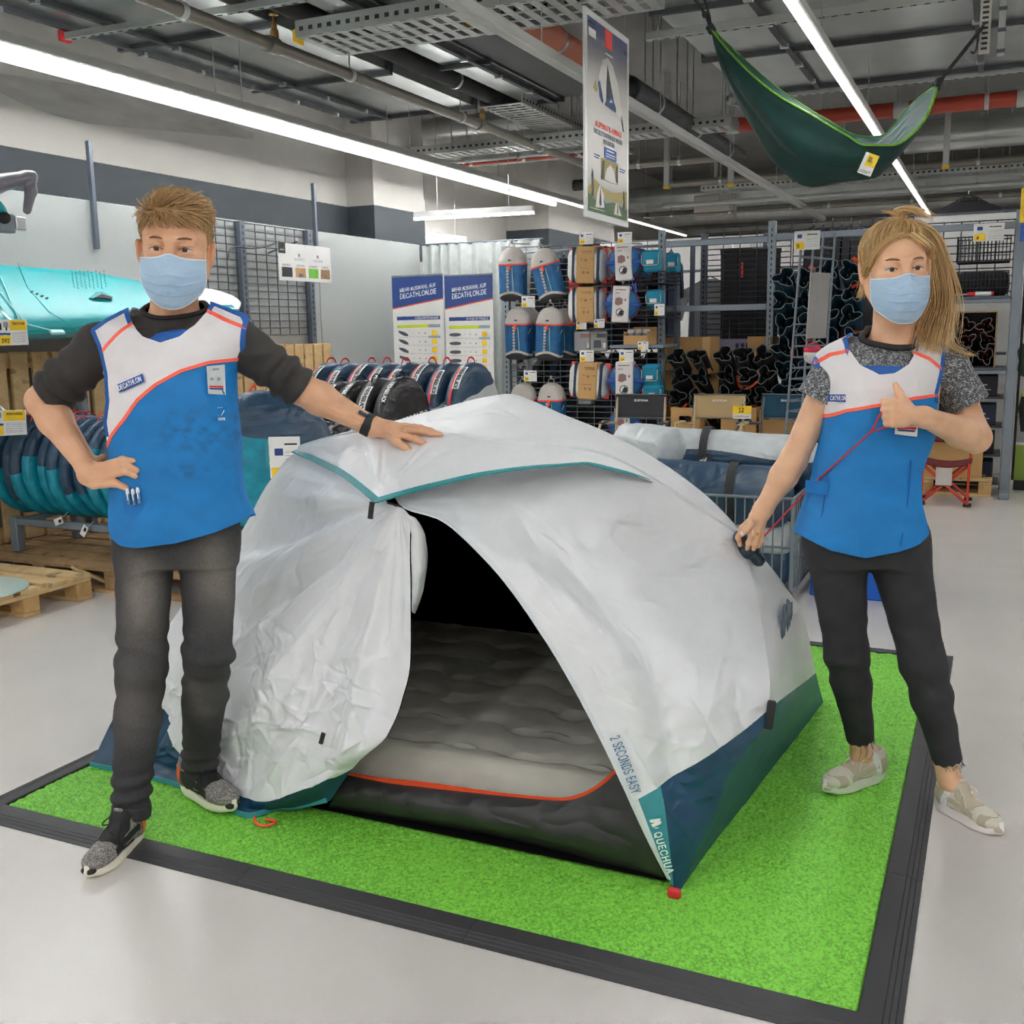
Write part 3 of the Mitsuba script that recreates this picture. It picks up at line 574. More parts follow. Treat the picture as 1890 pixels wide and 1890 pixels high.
pq=Gd[min(ia):max(ia),27]+ON[min(ia):max(ia),27]*0.006
if pq[0,2]<pq[-1,2]:pq=pq[::-1]
_lq=pq;text_along('QUECHUA',0.019,pq[int(len(pq)*.22):],nv,'text_white','lettering')
iz=[np.argmin(np.abs(Gd[:,10,2]-z))for z in(0.415,0.262)]
pq=Gd[min(iz):max(iz),10]+ON[min(iz):max(iz),10]*0.006
if pq[0,2]<pq[-1,2]:pq=pq[::-1]
mat('print_blue',(62,104,138),0.6);text_along('2 SECONDS EASY',0.026,pq,nv,'print_blue','lettering',bold=False)
part(tent,'lettering',xf(trimesh.util.concatenate([prism(np.array(e)*.26,.001)for e in([(0,0),(.03,0),(.045,.05),(.03,.1),(.012,.11)],[(.05,0),(.085,.01),(.07,.09),(.045,.11),(.035,.085)],[(.09,.02),(.105,.03),(.1,.075)])]),frame(_lq[int(len(_lq)*.03)]+nv*.001,nrm(_lq[-1]-_lq[0]),np.cross(nv,nrm(_lq[-1]-_lq[0])))),'text_white')
# mountain emblem on the right end
E0=PY(1437,1115,3.05);_pj=np.stack([945+FOC*((G2-CAM)@RGT)/((G2-CAM)@FWD),945-FOC*((G2-CAM)@UPV)/((G2-CAM)@FWD)],-1);_ie=np.unravel_index(np.argmin(((_pj-(1447,1142))**2).sum(-1)),_pj.shape[:2]);c_,n_=G2[_ie],gnorm(G2)[_ie];n_=n_*(1 if n_@(CAM-c_)>0 else-1);xx=nrm(np.cross((0,0,1),n_));
em=[[(0,0),(0.03,0.0),(0.045,0.05),(0.03,0.10),(0.012,0.11)],[(0.05,0.0),(0.085,0.01),(0.07,0.09),(0.045,0.11),(0.035,0.085),(0.058,0.05)],[(0.09,0.02),(0.105,0.03),(0.10,0.075),(0.085,0.08)]]
part(tent,'emblem',xf(trimesh.util.concatenate([prism(e,0.002)for e in em]).apply_scale([1.9,1,1]),frame(c_+n_*0.008-xx*0.10+np.array([0,0,-0.045]),xx,(0,0,1))),'fly_navy',label='navy mountain emblem')
# ---------------------------------------------------------------- air mattress
bsdf('flocked',pr_(cloth_col(srgb(196,194,182),srgb(214,212,200)),0.9,sheen=0.5))
am=thing('air_mattress','pale flocked air mattress with wavy tufts inside the tent','air mattress')
mx,my=np.meshgrid(np.linspace(-2.34,-0.74,260),np.linspace(2.475,3.80,200),indexing='ij')
ex=np.minimum(mx+2.34,-0.74-mx);ey=np.minimum(my-2.475,3.80-my);edge=np.clip(np.minimum(ex,ey)/0.07,0,1);rnd=np.sqrt(np.clip(1-(1-edge)**2,0,1))
cxm,cym=(mx+0.74)/0.21,(my-2.60)/0.19;row=np.floor(cym);fx=(cxm+0.5*(row%2))%1-0.5;fy=cym%1-0.5
fy=cym+.16*np.cos(2*np.pi*cxm*.5);fy=fy%1-.5;tuft=np.clip(1-np.hypot(fx*0.21,(np.abs(fy)-0.5)*0.19)/0.075,0,1)**1.3;groove=np.clip(1-np.abs(np.abs(fy)-0.5)*0.19/0.045,0,1)**1.5*(0.6+0.4*np.cos(2*np.pi*fx))
tu=np.where((my>2.56)&(ey>0.05),1.0,0.0)*(0.035*tuft+0.055*groove)
mz=0.035+(0.185-tu)*rnd
part(am,'top',gmesh(np.stack([mx,my,mz],-1)),'flocked',True)
bl_=PY(640,1400,2.462);part(am,'side_band',box((-2.33,2.462,0.03),(-0.76,2.474,0.098),0.005),'fly_navy',label='navy side of the mattress')
# ---------------------------------------------------------------- people
NH=nrm(np.array([FWD[0],FWD[1],0]));RH=np.array([NH[1],-NH[0],0])
class Fig:
 """a person's own axes: a to the right as seen from the front, b to the front, z up"""
 def __init__(s,cx,cy):
  s.c=np.array([cx,cy,0.0]);s.M=np.eye(4);s.M[:3,0],s.M[:3,1],s.M[:3,2],s.M[:3,3]=RH,-NH,(0,0,1),s.c
  s.Mi=np.linalg.inv(s.M)
 def loc(s,w):return(np.asarray(w)-s.c)@s.M[:3,:3]
 def q(s,px,py,b):
  d=ray(px,py);t=((s.c-CAM)@NH-b)/(d@NH);return s.loc(CAM+d*t)
 def up(s,m):
  """local mesh to world, faces turned outward (the axes are left-handed)"""
  m=tm(m);v=m.vertices@s.M[:3,:3].T+s.c;return trimesh.Trimesh(v,m.faces[:,::-1],process=False)
def in_poly(P,poly):
 """signed distance to a closed outline, positive inside"""
 poly=np.asarray(poly);n=len(poly);ins=np.zeros(len(P),bool);dm=np.full(len(P),9.0)
 for i in range(n):
  a,b=poly[i],poly[(i+1)%n];ab=b-a;t=np.clip(((P-a)@ab)/(ab@ab),0,1);dm=np.minimum(dm,np.linalg.norm(P-a-t[:,None]*ab,axis=1))
  c=((a[1]>P[:,1])!=(b[1]>P[:,1]));xi=a[0]+(P[:,1]-a[1])/(b[1]-a[1]if b[1]!=a[1]else 1e-9)*ab[0];ins^=c&(P[:,0]<xi)
 return np.where(ins,dm,-dm)
def to_line(P,ln):
 """distance to an open polyline, its side (positive = left of its direction)"""
 dm,sd=np.full(len(P),9.0),np.zeros(len(P));ln=np.asarray(ln)
 for i in range(len(ln)-1):
  a,b=ln[i],ln[i+1];ab=b-a;t=((P-a)@ab)/(ab@ab)
  lo,hi=(0 if i else-9),(1 if i<len(ln)-2 else 9);tc=np.clip(t,lo,hi);w=P-a-tc[:,None]*ab;d=np.linalg.norm(w,axis=1);c=ab[0]*w[:,1]-ab[1]*w[:,0]
  m=d<dm;dm=np.where(m,d,dm);sd=np.where(m,np.sign(c),sd)
 return dm,sd
def skin_tone(c,d):
 def fn(p,n,uv):return mix(c,d,pfbm(p.x*22,p.y*22,p.z*22,3))*(0.97+0.05*pn(p.x*300,p.y*300,p.z*300))
 return fn
bsdf('skin_fair',pr_(skin_tone(srgb(198,146,112),srgb(224,176,142)),0.48,specular=0.4));bsdf('skin_light',pr_(skin_tone(srgb(212,160,124),srgb(234,190,156)),0.48,specular=0.4))
mat('eye_white',(226,222,218),0.25);mat('iris_brown',(58,38,26),0.15);mat('mask_blue',(168,194,218),0.7);mat('mask_edge',(222,232,240),0.7);mat('brow_hair',(104,76,52),0.8)
def hflow(p,n,uv):return pn(p.x*210,p.y*210,p.z*30)
bsdf('hair_colour',pr_((0.5,0.5,0.5),0.42,specular=0.45,two=True));scene['hair_colour']['bsdf']['base_color']={'type':'mesh_attribute','name':'vertex_color'}
def knit(p,n,uv):return pn(p.x*500,p.y*500,p.z*500)
bsdf('shirt_black',pr_(cloth_col(srgb(34,32,31),srgb(50,47,45)),0.85,sheen=0.3));mat('collar_black',(26,25,26),0.8)
def heather(p,n,uv):
 a=pn(p.x*420,p.y*420,p.z*300);b=pn(p.x*160,p.y*160,p.z*120);return mix(srgb(62,63,66),srgb(176,178,180),sst(0.38,0.85,a*0.65+b*0.35))
bsdf('shirt_heather',pr_(heather,0.9))
def weave(p,n,uv):return pn(p.x*60,p.y*60,p.z*20)*0.5+0.5*(1-dr.abs(2*pn(p.x*16,p.y*16,p.z*7)-1))
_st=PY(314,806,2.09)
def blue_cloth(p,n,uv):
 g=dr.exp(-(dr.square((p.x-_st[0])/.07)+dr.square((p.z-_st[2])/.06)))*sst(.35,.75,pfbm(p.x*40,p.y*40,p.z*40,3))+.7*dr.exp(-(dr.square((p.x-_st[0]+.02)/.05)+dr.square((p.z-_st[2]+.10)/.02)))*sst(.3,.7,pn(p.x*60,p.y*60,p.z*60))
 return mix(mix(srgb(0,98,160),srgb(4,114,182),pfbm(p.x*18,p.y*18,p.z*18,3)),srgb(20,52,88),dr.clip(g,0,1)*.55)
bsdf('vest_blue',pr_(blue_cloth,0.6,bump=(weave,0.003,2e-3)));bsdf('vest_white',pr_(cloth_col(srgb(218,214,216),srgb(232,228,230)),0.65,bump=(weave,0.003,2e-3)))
mat('vest_trim',(0,74,146),0.6);mat('vest_orange',(246,104,84),0.6);mat('vest_pocket',(6,100,168),0.6);mat('badge_card',(214,220,222),0.25)
def stain(f):
 c=f.loc(np.zeros(3))*0
 return c
def loft_mesh(S,h,noise_fn=None,iters=4,lo=None,hi=None):
 l,u=S.bounds();m=nets(S,l if lo is None else lo,u if hi is None else hi,h)
 if iters:taubin(m,iters)
 if noise_fn is not None:m.vertices+=vnorm(m)*noise_fn(m.vertices)[:,None]
 return m
def head_sdf(S,H,s,male):
 """head in its own axes (x right, y front, z up from the middle of the eyes' height); H: 4x4 to figure axes, s: size"""
 R,o=H[:3,:3],H[:3,3];P=lambda x,y,z:o+R@(np.array([x,y,z])*s)
 def E(c,r,k=0.02,op='u',Rl=None):S.ell(P(*c),np.array(r)*s,k*s,R if Rl is None else R@Rl,op)
 E((0,-.012,.040),(.080,.096,.084),.03);E((0,.022,-.030),(.070,.073,.088),.03);E((0,.036,-.074),(.052,.050,.044),.03)
 S.ell(P(0,.072,-.102),np.array([.022,.018,.018])*s,.03*s,R)
 for q in(-1,1):
  S.cone(P(q*.058,.0,-.05),P(q*.034,.055,-.098),.018*s,.016*s,.03*s) # jaw line
  E((q*.041,.066,-.030),(.023,.017,.022),.025) # cheek
  S.cone(P(q*.016,.088,.021),P(q*.050,.070,.022),.009*s,.009*s,.018*s) # brow
  E((q*.032,.096,.001),(.021,.015,.0115),.012,'d') # eye socket
  E((q*.032,.0765,.0092),(.0215,.0132,.0072),.003);E((q*.032,.0765,-.0100),(.0215,.0132,.0078),.003) # lids
  Re=Rotation.from_euler('z',q*-22,degrees=True).as_matrix()@Rotation.from_euler('y',q*10,degrees=True).as_matrix()
  E((q*.085,-.006,-.008),(.009,.021,.031),.010,'u',Re);E((q*.092,.000,-.006),(.006,.011,.018),.006,'d',Re) # ear
 S.cone(P(0,.088,.012),P(0,.106,-.030),.0075*s,.0125*s,.016*s);E((-.011,.097,-.036),(.009,.011,.008),.008);E((.011,.097,-.036),(.009,.011,.008),.008)
 S.cone(P(-.018,.088,-.064),P(.018,.088,-.064),.007*s,.007*s,.012*s)
def face_parts(root,F,H,s,brow):
 W=lambda m:F.up(xf(m,H));sc=lambda m:(m.apply_scale(s),m)[1]
 for q in(-1,1):
  e=trimesh.creation.icosphere(3,1.0).apply_scale((.0165,.0122,.0115));e.apply_translation((q*.0325,.0752,-.0003));part(root,'eye',W(sc(e)),'eye_white',True)
  ek=[k for k in scene if k.startswith(root+'__eye')][-1]
  d=lathe([(0,.0022),(.0030,.0020),(.0058,.0008),(.0062,0)],20);d=rot(d,(1,0,0),-90);d.apply_translation((q*.0325,.0752+.0113,-.0003));part(ek,'iris',W(sc(d)),'iris_brown',True)
  lash=ctube([(q*.0185,.0845,-.0012),(q*.025,.0885,.0020),(q*.0325,.0900,.0030),(q*.041,.0872,.0022),(q*.0490,.0795,-.0012)],np.r_[.0006,np.full(14,.0011),.0006],16,seg=5);part(ek,'lashes',W(sc(lash)),'brow_hair',True)
  b=[(q*.013,.0965,.0205),(q*.028,.0950,.0250),(q*.042,.0865,.0250),(q*.055,.0735,.0195)]
  m=ctube(b,np.array([.0018,.0026,.0027,.0022,.001])[np.minimum(np.arange(16)//3,4)],16,seg=6);part(root,'eyebrow',W(sc(m)),brow,True)
def mask(root,F,H,s,yaw_pull=0.0):
 u,v=np.meshgrid(np.linspace(-1,1,81),np.linspace(0,1,65),indexing='ij')
 top=-.023+.010*np.exp(-(u/.30)**2);wid=.076-.014*np.clip((v-.55)/.45,0,1)**2
 zz=top*(1-v)+v*(-.140+.036*np.abs(u)**2.2);x=u*wid
 prof=np.interp(v,[0,.2,.38,.55,.75,.92,1],[.104,.124,.131,.129,.119,.104,.090]);side=.043+.004*v
 y=side+(prof-side)*(1-np.abs(u)**3.4);y=y+.012*(1-v)*np.exp(-(u/.18)**2)
 pl=sum(np.where(v<c,-.0045*np.clip(1-(c-v)/.10,0,1),.0045*np.clip(1-(v-c)/.05,0,1))for c in(.36,.54,.72));wr=.007*(meshkit.noise(np.stack([u*5,v*8,u*0],-1),3)-.5)
 y=y+.004+(pl+wr)*(1-.35*np.abs(u))
 G=np.stack([x,y,zz],-1)*s;m=shell(gmesh(G),-0.0012)
 k=part(root,'face_mask',F.up(xf(m,H)),'mask_blue',35,label='pale blue pleated face mask')
 e=[tube(G[:,0]+(0,.0008,0),.0022,6),tube(G[:,-1]+(0,.0008,0),.0016,6),tube(G[0,::4],.0018,6),tube(G[-1,::4],.0018,6)]
 part(k,'binding',[F.up(xf(q,H))for q in e],'mask_edge',True)
 for q,i in((-1,0),(1,-1)):
  for j,ez in((2,.020),(-6,-.030)):part(k,'ear_loop',F.up(xf(ctube([G[i,j],np.array([q*.074,.01,ez*.6-.006])*s,np.array([q*.082,-.012,ez])*s],.0012,12,seg=5),H)),'mask_edge',True)
def strands(paths,r,cols,seg=3):
 """many tapering hairs in one mesh; paths: list of (n x 3); returns mesh and colours"""
 V,Fc,C,at=[],[],[],0
 for i,p in enumerate(paths):
  n=len(p);t=tube(p,np.interp(np.linspace(0,1,n),[0,.6,1],[r[i],r[i]*.8,r[i]*.15]),seg,cap=False);V.append(t.vertices);Fc.append(t.faces+at);at+=len(t.vertices);C.append(np.repeat(cols[i][None],len(t.vertices),0))
 return trimesh.Trimesh(np.vstack(V),np.vstack(Fc),process=False),np.vstack(C)
def finger(S,pts,rs,k=0.006):S.chain(pts,rs,k)
def torso_vest(root,F,S,outline,neck_back,pipe,shoulder_pipes,h,wr):
 """the work vest: blue body, white yoke, orange piping, blue binding"""
 m=loft_mesh(S,h,wr,4);v,f=m.vertices,m.faces
 keep=in_poly(v[:,[0,2]],outline);kb=in_poly(v[:,[0,2]],neck_back);fr=v[:,1]>S.split;fld=np.where(fr,keep,kb)
 v,f,(fld,)=clip(v,f,fld,[fld]);d,sd=to_line(v[:,[0,2]],pipe);front=v[:,1]>S.split-0.02
 yoke=np.where(sd*d>0,sd*d,sd*d)
 vy,fy,_=clip(v,f,yoke);vb,fb,_=clip(v,f,-yoke)
 mb=trimesh.Trimesh(vb,fb,process=False);key=part(root,'vest',F.up(shell(mb,0.003)),'vest_blue',40,label='blue work vest with white yoke')
 part(key,'yoke',F.up(shell(trimesh.Trimesh(vy,fy,process=False),0.003)),'vest_white',40,label='white yoke')
 nn=vnorm(trimesh.Trimesh(v,f,process=False));vo=v+nn*0.002
 def band(fd,nm,m_,lab=None):
  a,b,_=clip(vo,f,fd)
  if len(b):part(key,nm,F.up(shell(trimesh.Trimesh(a,b,process=False),0.003)),m_,40,label=lab)
 band(np.where(front,0.0045-d,-1),'piping','vest_orange','orange piping under the yoke')
 for sp in shoulder_pipes:
  ds,_=to_line(v[:,[0,2]],sp);sp=np.asarray(sp);mx=(v[:,0]>sp[:,0].min()-.002)&(v[:,0]<sp[:,0].max()+.002)&front;band(np.where(mx,0.0042-ds,-1),'piping','vest_orange','orange shoulder piping')
 zt=F.trim_z;side=(v[:,2]>zt)
 tr=np.minimum(0.011-fld,np.where(F.no_trim(v),-1,1)*1.0);band(np.where(side,tr,-1),'binding','vest_trim','blue binding of the armholes')
 return key,m
def plate(key,nm,F,S,corners,m,th=0.003,off=0.002,label=None,b_hint=None):
 """flat piece lying on the front of the vest: corners top-left, top-right, bottom-left in figure axes"""
 o,x,y=corners[2],corners[1]-corners[0],corners[0]-corners[2];L,Hh=np.linalg.norm(x),np.linalg.norm(y);M=frame(o,x,y)
 if M[1,2]<0:M[:3,2]*=-1
 return M,L,Hh
def front_b(S,a,z,lo=-.05,hi=.30):
 """front of the body at (a, z)"""
 bs=np.linspace(hi,lo,141);d=S(np.stack([np.full(141,a),bs,np.full(141,z)],1));i=np.argmax(d<0);return bs[i]if(d<0).any()else 0.08
def on_front(F,S,pts,off):
 out=[]
 for px,py in pts:
  p=F.q(px,py,0.10)
  for _ in range(3):p=F.q(px,py,front_b(S,p[0],p[2])+off)
  out.append(p)
 return np.array(out)
def card(key,nm,F,c4,th,m,label=None):
 """thin four-cornered card; corners in order"""
 c4=np.asarray(c4);n=nrm(np.cross(c4[1]-c4[0],c4[3]-c4[0]));n=n if n[1]>0 else-n
 v=np.vstack([c4,c4+n*th]);f=[(0,1,2),(0,2,3),(4,6,5),(4,7,6)]+[t for i in range(4)for t in((i,i+4,(i+1)%4+4),(i,(i+1)%4+4,(i+1)%4))]
 mm=trimesh.Trimesh(v,f,process=False);trimesh.repair.fix_normals(mm);w=F.up(mm);trimesh.repair.fix_normals(w);return part(key,nm,w,m,label=label)
def wtext(key,nm,F,c4,s,m,frac=0.62,bold=True,label=None):
 """lettering filling the card c4 (top-left, top-right, bottom-right, bottom-left; figure axes)"""
 w=np.asarray(c4)@F.M[:3,:3].T+F.c;x,y=w[1]-w[0],w[0]-w[3];L,Hh=np.linalg.norm(x),np.linalg.norm(y);n=nrm(np.cross(x,y));t=meshkit.text_mesh(s,Hh*frac,0.001,bold)
 k=min(1.0,L*0.92/t.bounds[1][0]);t.apply_scale([k,1,1]);t.apply_translation([(L-t.bounds[1][0])/2,Hh*(1-frac)/2,0]);return part(key,nm,xf(t,frame(w[3]+n*0.004,x,y)),m,label=label)
# ---- shoes: x forward from the heel, y to the side, z up
def shoe(root,heel,toe,look):
 L=np.linalg.norm(toe-heel);M=frame(heel,toe-heel,np.cross((0,0,1),toe-heel));k_=L/0.30
 S=Sdf();z0=0.03
 S.ell((.235,0,.046),(.062,.043,.030),.02).cone((.06,0,.060),(.20,0,.052),.036,.036,.03).ell((.05,0,.070),(.050,.040,.047),.02).cone((.075,0,.085),(.13,0,.075),.034,.030,.03)
 S.cone((.052,0,.11),(.10,0,.115),.039,.037,.02).rbx((.15,0,-.03),(.3,.2,.055),.01,.004,op='d')
 S.ell((.066,0,.150),(.044,.032,.05),.006,op='d')
 m=nets(S,*S.bounds(),0.0045);taubin(m,6)
 kd=np.array([k_,k_,1.0]);W=lambda q:xf(tm(q).copy().apply_scale(k_),M)
 u,sole,trim,lace,heelm=look
 key=part(root,'shoe',W(m),u,True,label='trainer')
 ang=np.linspace(0,2*np.pi,48,endpoint=False);cx=np.array([.15+.15*np.cos(a)for a in ang]);wd=np.interp(cx,[0,.04,.12,.20,.27,.30],[.02,.036,.034,.045,.036,.012])
 out=np.stack([cx,np.sign(np.sin(ang))*wd*np.abs(np.sin(ang))**.5],1);rings=[]
 zk=1.3 if heelm=='shoe_sand' else 1.0
 for zz,sc_,up in((0.001,.93,0),(.006,1.0,0),(.016*zk,1.045,.3),(.021*zk,1.02,.5),(.031*zk,1.0,1)):
  q=(out-(.15,0))*(1+(sc_-1)*1)+(.15,0);tl=np.interp(q[:,0],[0,.05,.12,.24,.30],[.012,.008,0,-.002,.012])*up;lift=np.interp(q[:,0],[0,.24,.30],[0,0,.010])*(1-up*.2)
  rings.append(np.column_stack([q,zz+tl+lift]))
 R_=np.array(rings);R_=np.concatenate([R_,R_[:,:1]],1);sm=[gmesh(R_)]
 for r_ in(R_[0],R_[-1]):c_=r_[:-1].mean(0);n_=len(r_)-1;sm.append(trimesh.Trimesh(np.vstack([r_[:-1],c_]),[(i,(i+1)%n_,n_)for i in range(n_)],process=False))
 part(key,'sole',W(sm),sole,40,label='pale sole')
 v,f=m.vertices,m.faces;vo=v+vnorm(m)*.0022;ay=np.abs(v[:,1])
 def over(nm,fd,m_,lab=None):p_,q_,_=clip(vo,f,fd);part(key,nm,W(shell(trimesh.Trimesh(p_,q_,process=False),.003)),m_,40,label=lab)
 over('heel_cap',np.minimum(.062+.25*(v[:,2]-.10)-v[:,0],.105-v[:,2]),heelm,'heel counter')
 over('eyestay',np.minimum(np.minimum(.036-ay,v[:,0]-.092),.212-v[:,0]-.6*ay),trim)
 over('side_panel',np.minimum(.010-np.abs(v[:,2]-.062+.22*(v[:,0]-.15)),np.minimum(v[:,0]-.07,.20-v[:,0])),trim)
 if heelm=='shoe_sand':over('toe_overlay',np.minimum(.015-np.abs(v[:,0]-.262+.55*ay),.07-v[:,2]),trim);over('heel_tab',np.minimum(.012-np.abs(v[:,0]-.07-.35*(v[:,2]-.06)),v[:,2]-.03),'white_gloss')
 tp=Sdf().ell((.286,0,.030),(.018,.026,.012),.01);part(key,'toe_cap',W(nets(tp,*tp.bounds(),0.004)),trim,True)
 topz=lambda x:np.interp(x,[.09,.13,.20,.23],[.122,.104,.080,.073])
 for i,x in enumerate(np.linspace(.115,.205,5)):
  w=np.interp(x,[.1,.2],[.017,.024]);z_=topz(x)
  part(key,'lace',W(ctube([(x-.004,-w,z_-.010),(x+.002,-w*.4,z_+.001),(x+.006,w*.4,z_+.001),(x+.010,w,z_-.010)],.0026,14,seg=6)),lace,True)
 for q in(-1,1):part(key,'lace',W(ctube([(.112,0,.112),(.118,q*.02,.128),(.15,q*.038,.112),(.135,q*.02,.110)],.0024,18,seg=6)),lace,True);part(key,'lace',W(ctube([(.112,0,.113),(.14,q*.022,.106),(.17,q*.04,.07)],.0022,14,seg=6)),lace,True)
 tg=W(rbox((.012,.030,.045),.005).apply_transform(trimesh.transformations.rotation_matrix(0.4,(0,1,0))).apply_translation((.108,0,.135)));part(key,'tongue',tg,look[1]if look[4]=='orange_heel' else u,True)
 return key
# ---------------------------------------------------------------- man at the tent's left
F1=Fig(-2.17,2.20);q=F1.q
def fx(F,*pts):return[F.q(*p)for p in pts]
man=thing('person','young man in blue and white work vest, hand on hip, leaning on the tent','person')
def headframe(F,px,py,b,yaw,roll,pitch,s):
 H=np.eye(4);H[:3,:3]=(Rotation.from_euler('z',yaw,degrees=True)*Rotation.from_euler('y',roll,degrees=True)*Rotation.from_euler('x',pitch,degrees=True)).as_matrix();H[:3,3]=F.q(px,py,b);return H
H1=headframe(F1,325,461,0.015,-9,3,-3,1.10)
H1s=1.10
B=Sdf();head_sdf(B,H1,H1s,True)
neck=q(323,598,-.02);nt=q(321,505,-.015)
B.cone(neck,nt,.066,.060,.03);chest=q(312,700,-.01);pel=q(325,985,-.01)
sR,eR,wR=fx(F1,(192,648,-.03),(78,740,-.05),(163,864,.06));sL,eL,wL=q(424,630,-.03),q(553,716,-.10),F1.loc(PY(684,786,2.56))
B.cone(neck+(0,0,-.03),sR+(.02,0,.0),.055,.045,.05).cone(neck+(0,0,-.03),sL+(-.02,0,0),.055,.045,.05)
B.loft([(pel[2]-.05,pel[0],-.01,.15,.10),(pel[2]+.15,q(322,890,0)[0],-.01,.14,.09),(chest[2],chest[0],-.01,.165,.10),(sR[2]+.0,q(312,640,0)[0],-.02,.14,.075)],.06)
B.cone(sR,eR,.050,.043,.03).cone(eR,eR+.28*(wR-eR),.043,.046,.02).cone(eR+.28*(wR-eR),wR,.046,.029,.02)
B.cone(sL,eL,.050,.044,.03).cone(eL,eL+.28*(wL-eL),.044,.046,.02).cone(eL+.28*(wL-eL),wL,.046,.028,.02)
# vest body and what lies beneath, needed first to rest the hand on it
def man_torso(g):
 S=Sdf();f_=lambda y:F1.q
 rows=[(1015,336,.205,.115),(960,334,.196,.120),(900,326,.178,.118),(820,320,.168,.118),(740,315,.168,.122),(680,313,.166,.118),(640,312,.160,.104),(610,314,.130,.085)]
 S.loft([(q(c,y,0)[2],q(c,y,0)[0],-.005,w+g,d+g)for y,c,w,d in rows],.05)
 S.cone(q(268,618,-.02),q(180,640,-.03),.066+g,.056+g,.05).cone(q(366,605,-.02),q(428,620,-.03),.066+g,.056+g,.05)
 return S
SV=man_torso(.012);SV.split=-.01
# right hand on the hip
hp=on_front(F1,SV,[(204,866),(226,848),(246,850),(232,858),(253,868),(232,870),(250,879),(214,892),(233,901)],.006)
pal=q(190,868,.0);pal[1]=hp[0][1]-.005;wb=.5*(wR+pal)
B.cone(wR,pal,.029,.030,.02)
kn=[q(*p)for p in((209,853,0),(213,862,0),(212,872,0),(196,886,0))]
for k_ in range(4):kn[k_][1]=pal[1]+.010
for k_ in range(4):B.cone(pal+(-.018,-.004,(.012,.004,-.004,-.012)[k_]),kn[k_],.018,.0115,.012)
finger(B,[kn[0],hp[1],hp[2]],[.0105,.0095,.0075]);finger(B,[kn[1],hp[3],hp[4]],[.011,.010,.0078]);finger(B,[kn[2],hp[5],hp[6]],[.011,.0098,.0076]);finger(B,[kn[3],hp[7],hp[8]],[.0125,.011,.0085])
B.cone(pal+(-.03,-.02,.01),q(196,842,.0)*(1,0,1)+(0,pal[1]-.06,0),.014,.010,.012)
# left hand resting on the tent
wl=lambda px,py,y:F1.loc(PY(px,py,y))
pl=wl(722,794,2.555);B.cone(wL,pl,.028,.026,.02)
kL=[wl(742,803,2.535),wl(748,796,2.560),wl(750,790,2.580),wl(748,787,2.60)]
for k_ in range(4):B.cone(pl+(kL[k_]-kL[1])*.35,kL[k_],.018,.0105,.012)
finger(B,[kL[0],wl(767,810,2.53),wl(781,818,2.535),wl(791,826,2.54)],[.0105,.0095,.0085,.0072])
finger(B,[kL[1],wl(776,795,2.555),wl(797,799,2.56),wl(813,801,2.565)],[.0108,.0098,.0085,.0072])
finger(B,[kL[2],wl(776,790,2.585),wl(795,795,2.59),wl(806,800,2.59)],[.0105,.0095,.0082,.007])
finger(B,[kL[3],wl(766,788,2.61),wl(782,793,2.615)],[.0095,.0085,.007])
finger(B,[pl+(.0,.02,-.012),wl(731,815,2.515),wl(748,826,2.51),wl(763,834,2.52)],[.016,.0125,.0105,.008])
# legs
hR,kR,aR=fx(F1,(266,985,-.01),(262,1230,.06),(243,1490,.13));hL,kL_,aL=fx(F1,(384,975,-.02),(384,1205,.01),(367,1425,-.13))
B.cone(hR,kR,.07,.05,.04).cone(kR,aR,.05,.036,.03).cone(hL,kL_,.07,.05,.04).cone(kL_,aL,.05,.036,.03)
hl1,to1=PZ(262,1545,.0),PZ(160,1628,.0);hl2,to2=PZ(340,1462,.008),PZ(436,1510,.008)
fR,fL=F1.loc(hl1),F1.loc(hl2);_d1,_d2=nrm(F1.loc(to1)-fR),nrm(F1.loc(to2)-fL);B.cone(aR,fR+_d1*.075+(0,0,.08),.036,.03,.02).cone(aL,fL+_d2*.075+(0,0,.08),.036,.03,.02)
bm=nets(B,*B.bounds(),0.0031,6);taubin(bm,5)
scene[man]=mikit.ply(F1.up(bm),'skin_fair',True)
face_parts(man,F1,H1,H1s,'brow_hair');mask(man,F1,H1,H1s)
# dark jeans, worn pale on the thighs
_w=[F1.c+F1.M[:3,:3]@F1.q(*p)for p in((262,1090,.09),(402,1065,.06),(375,1265,.0),(250,1300,.12))]
def jeans1(p,n,uv):
 a=pfbm(p.x*14,p.y*14,p.z*9,3);t=pn(p.x*420,p.y*420,p.z*120);f=mi.Float(0)
 for c,rz,am in zip(_w,(.13,.12,.08,.10),(.75,.7,.45,.3)):f+=am*dr.exp(-(dr.square((p.x-c[0])/.05)+dr.square((p.y-c[1])/.07)+dr.square((p.z-c[2])/rz)))
 return mix(mix(srgb(30,30,33),srgb(56,55,57),a),srgb(124,119,112),dr.clip(f*(0.6+0.6*a),0,1))*(0.86+0.28*t)
bsdf('jeans_grey',pr_(jeans1,0.85))
def legs(F,hips,hR,kR,aR,hL,kL,aL,r):
 S=Sdf();S.loft(hips,.04);
 for h_,k_,a_ in((hR,kR,aR),(hL,kL,aL)):S.cone(h_,k_,r[0],r[1],.03).cone(k_,k_+.35*(a_-k_),r[1],r[2],.03).cone(k_+.35*(a_-k_),a_,r[2],r[3],.02)
 return S
pz=lambda y,c=326:q(c,y,0)
SJ=legs(F1,[(pz(1040)[2],pz(1040)[0],-.01,.165,.10),(pz(990)[2],pz(990)[0],-.005,.172,.108),(pz(930)[2],pz(930)[0],-.005,.160,.105),(pz(900)[2],pz(900)[0],-.005,.155,.10)],hR+(0,.0,-.02),kR,aR+(-.004,0,-.005),hL+(0,0,-.02),kL_,aL+(0,0,-.005),(.082,.066,.063,.050))
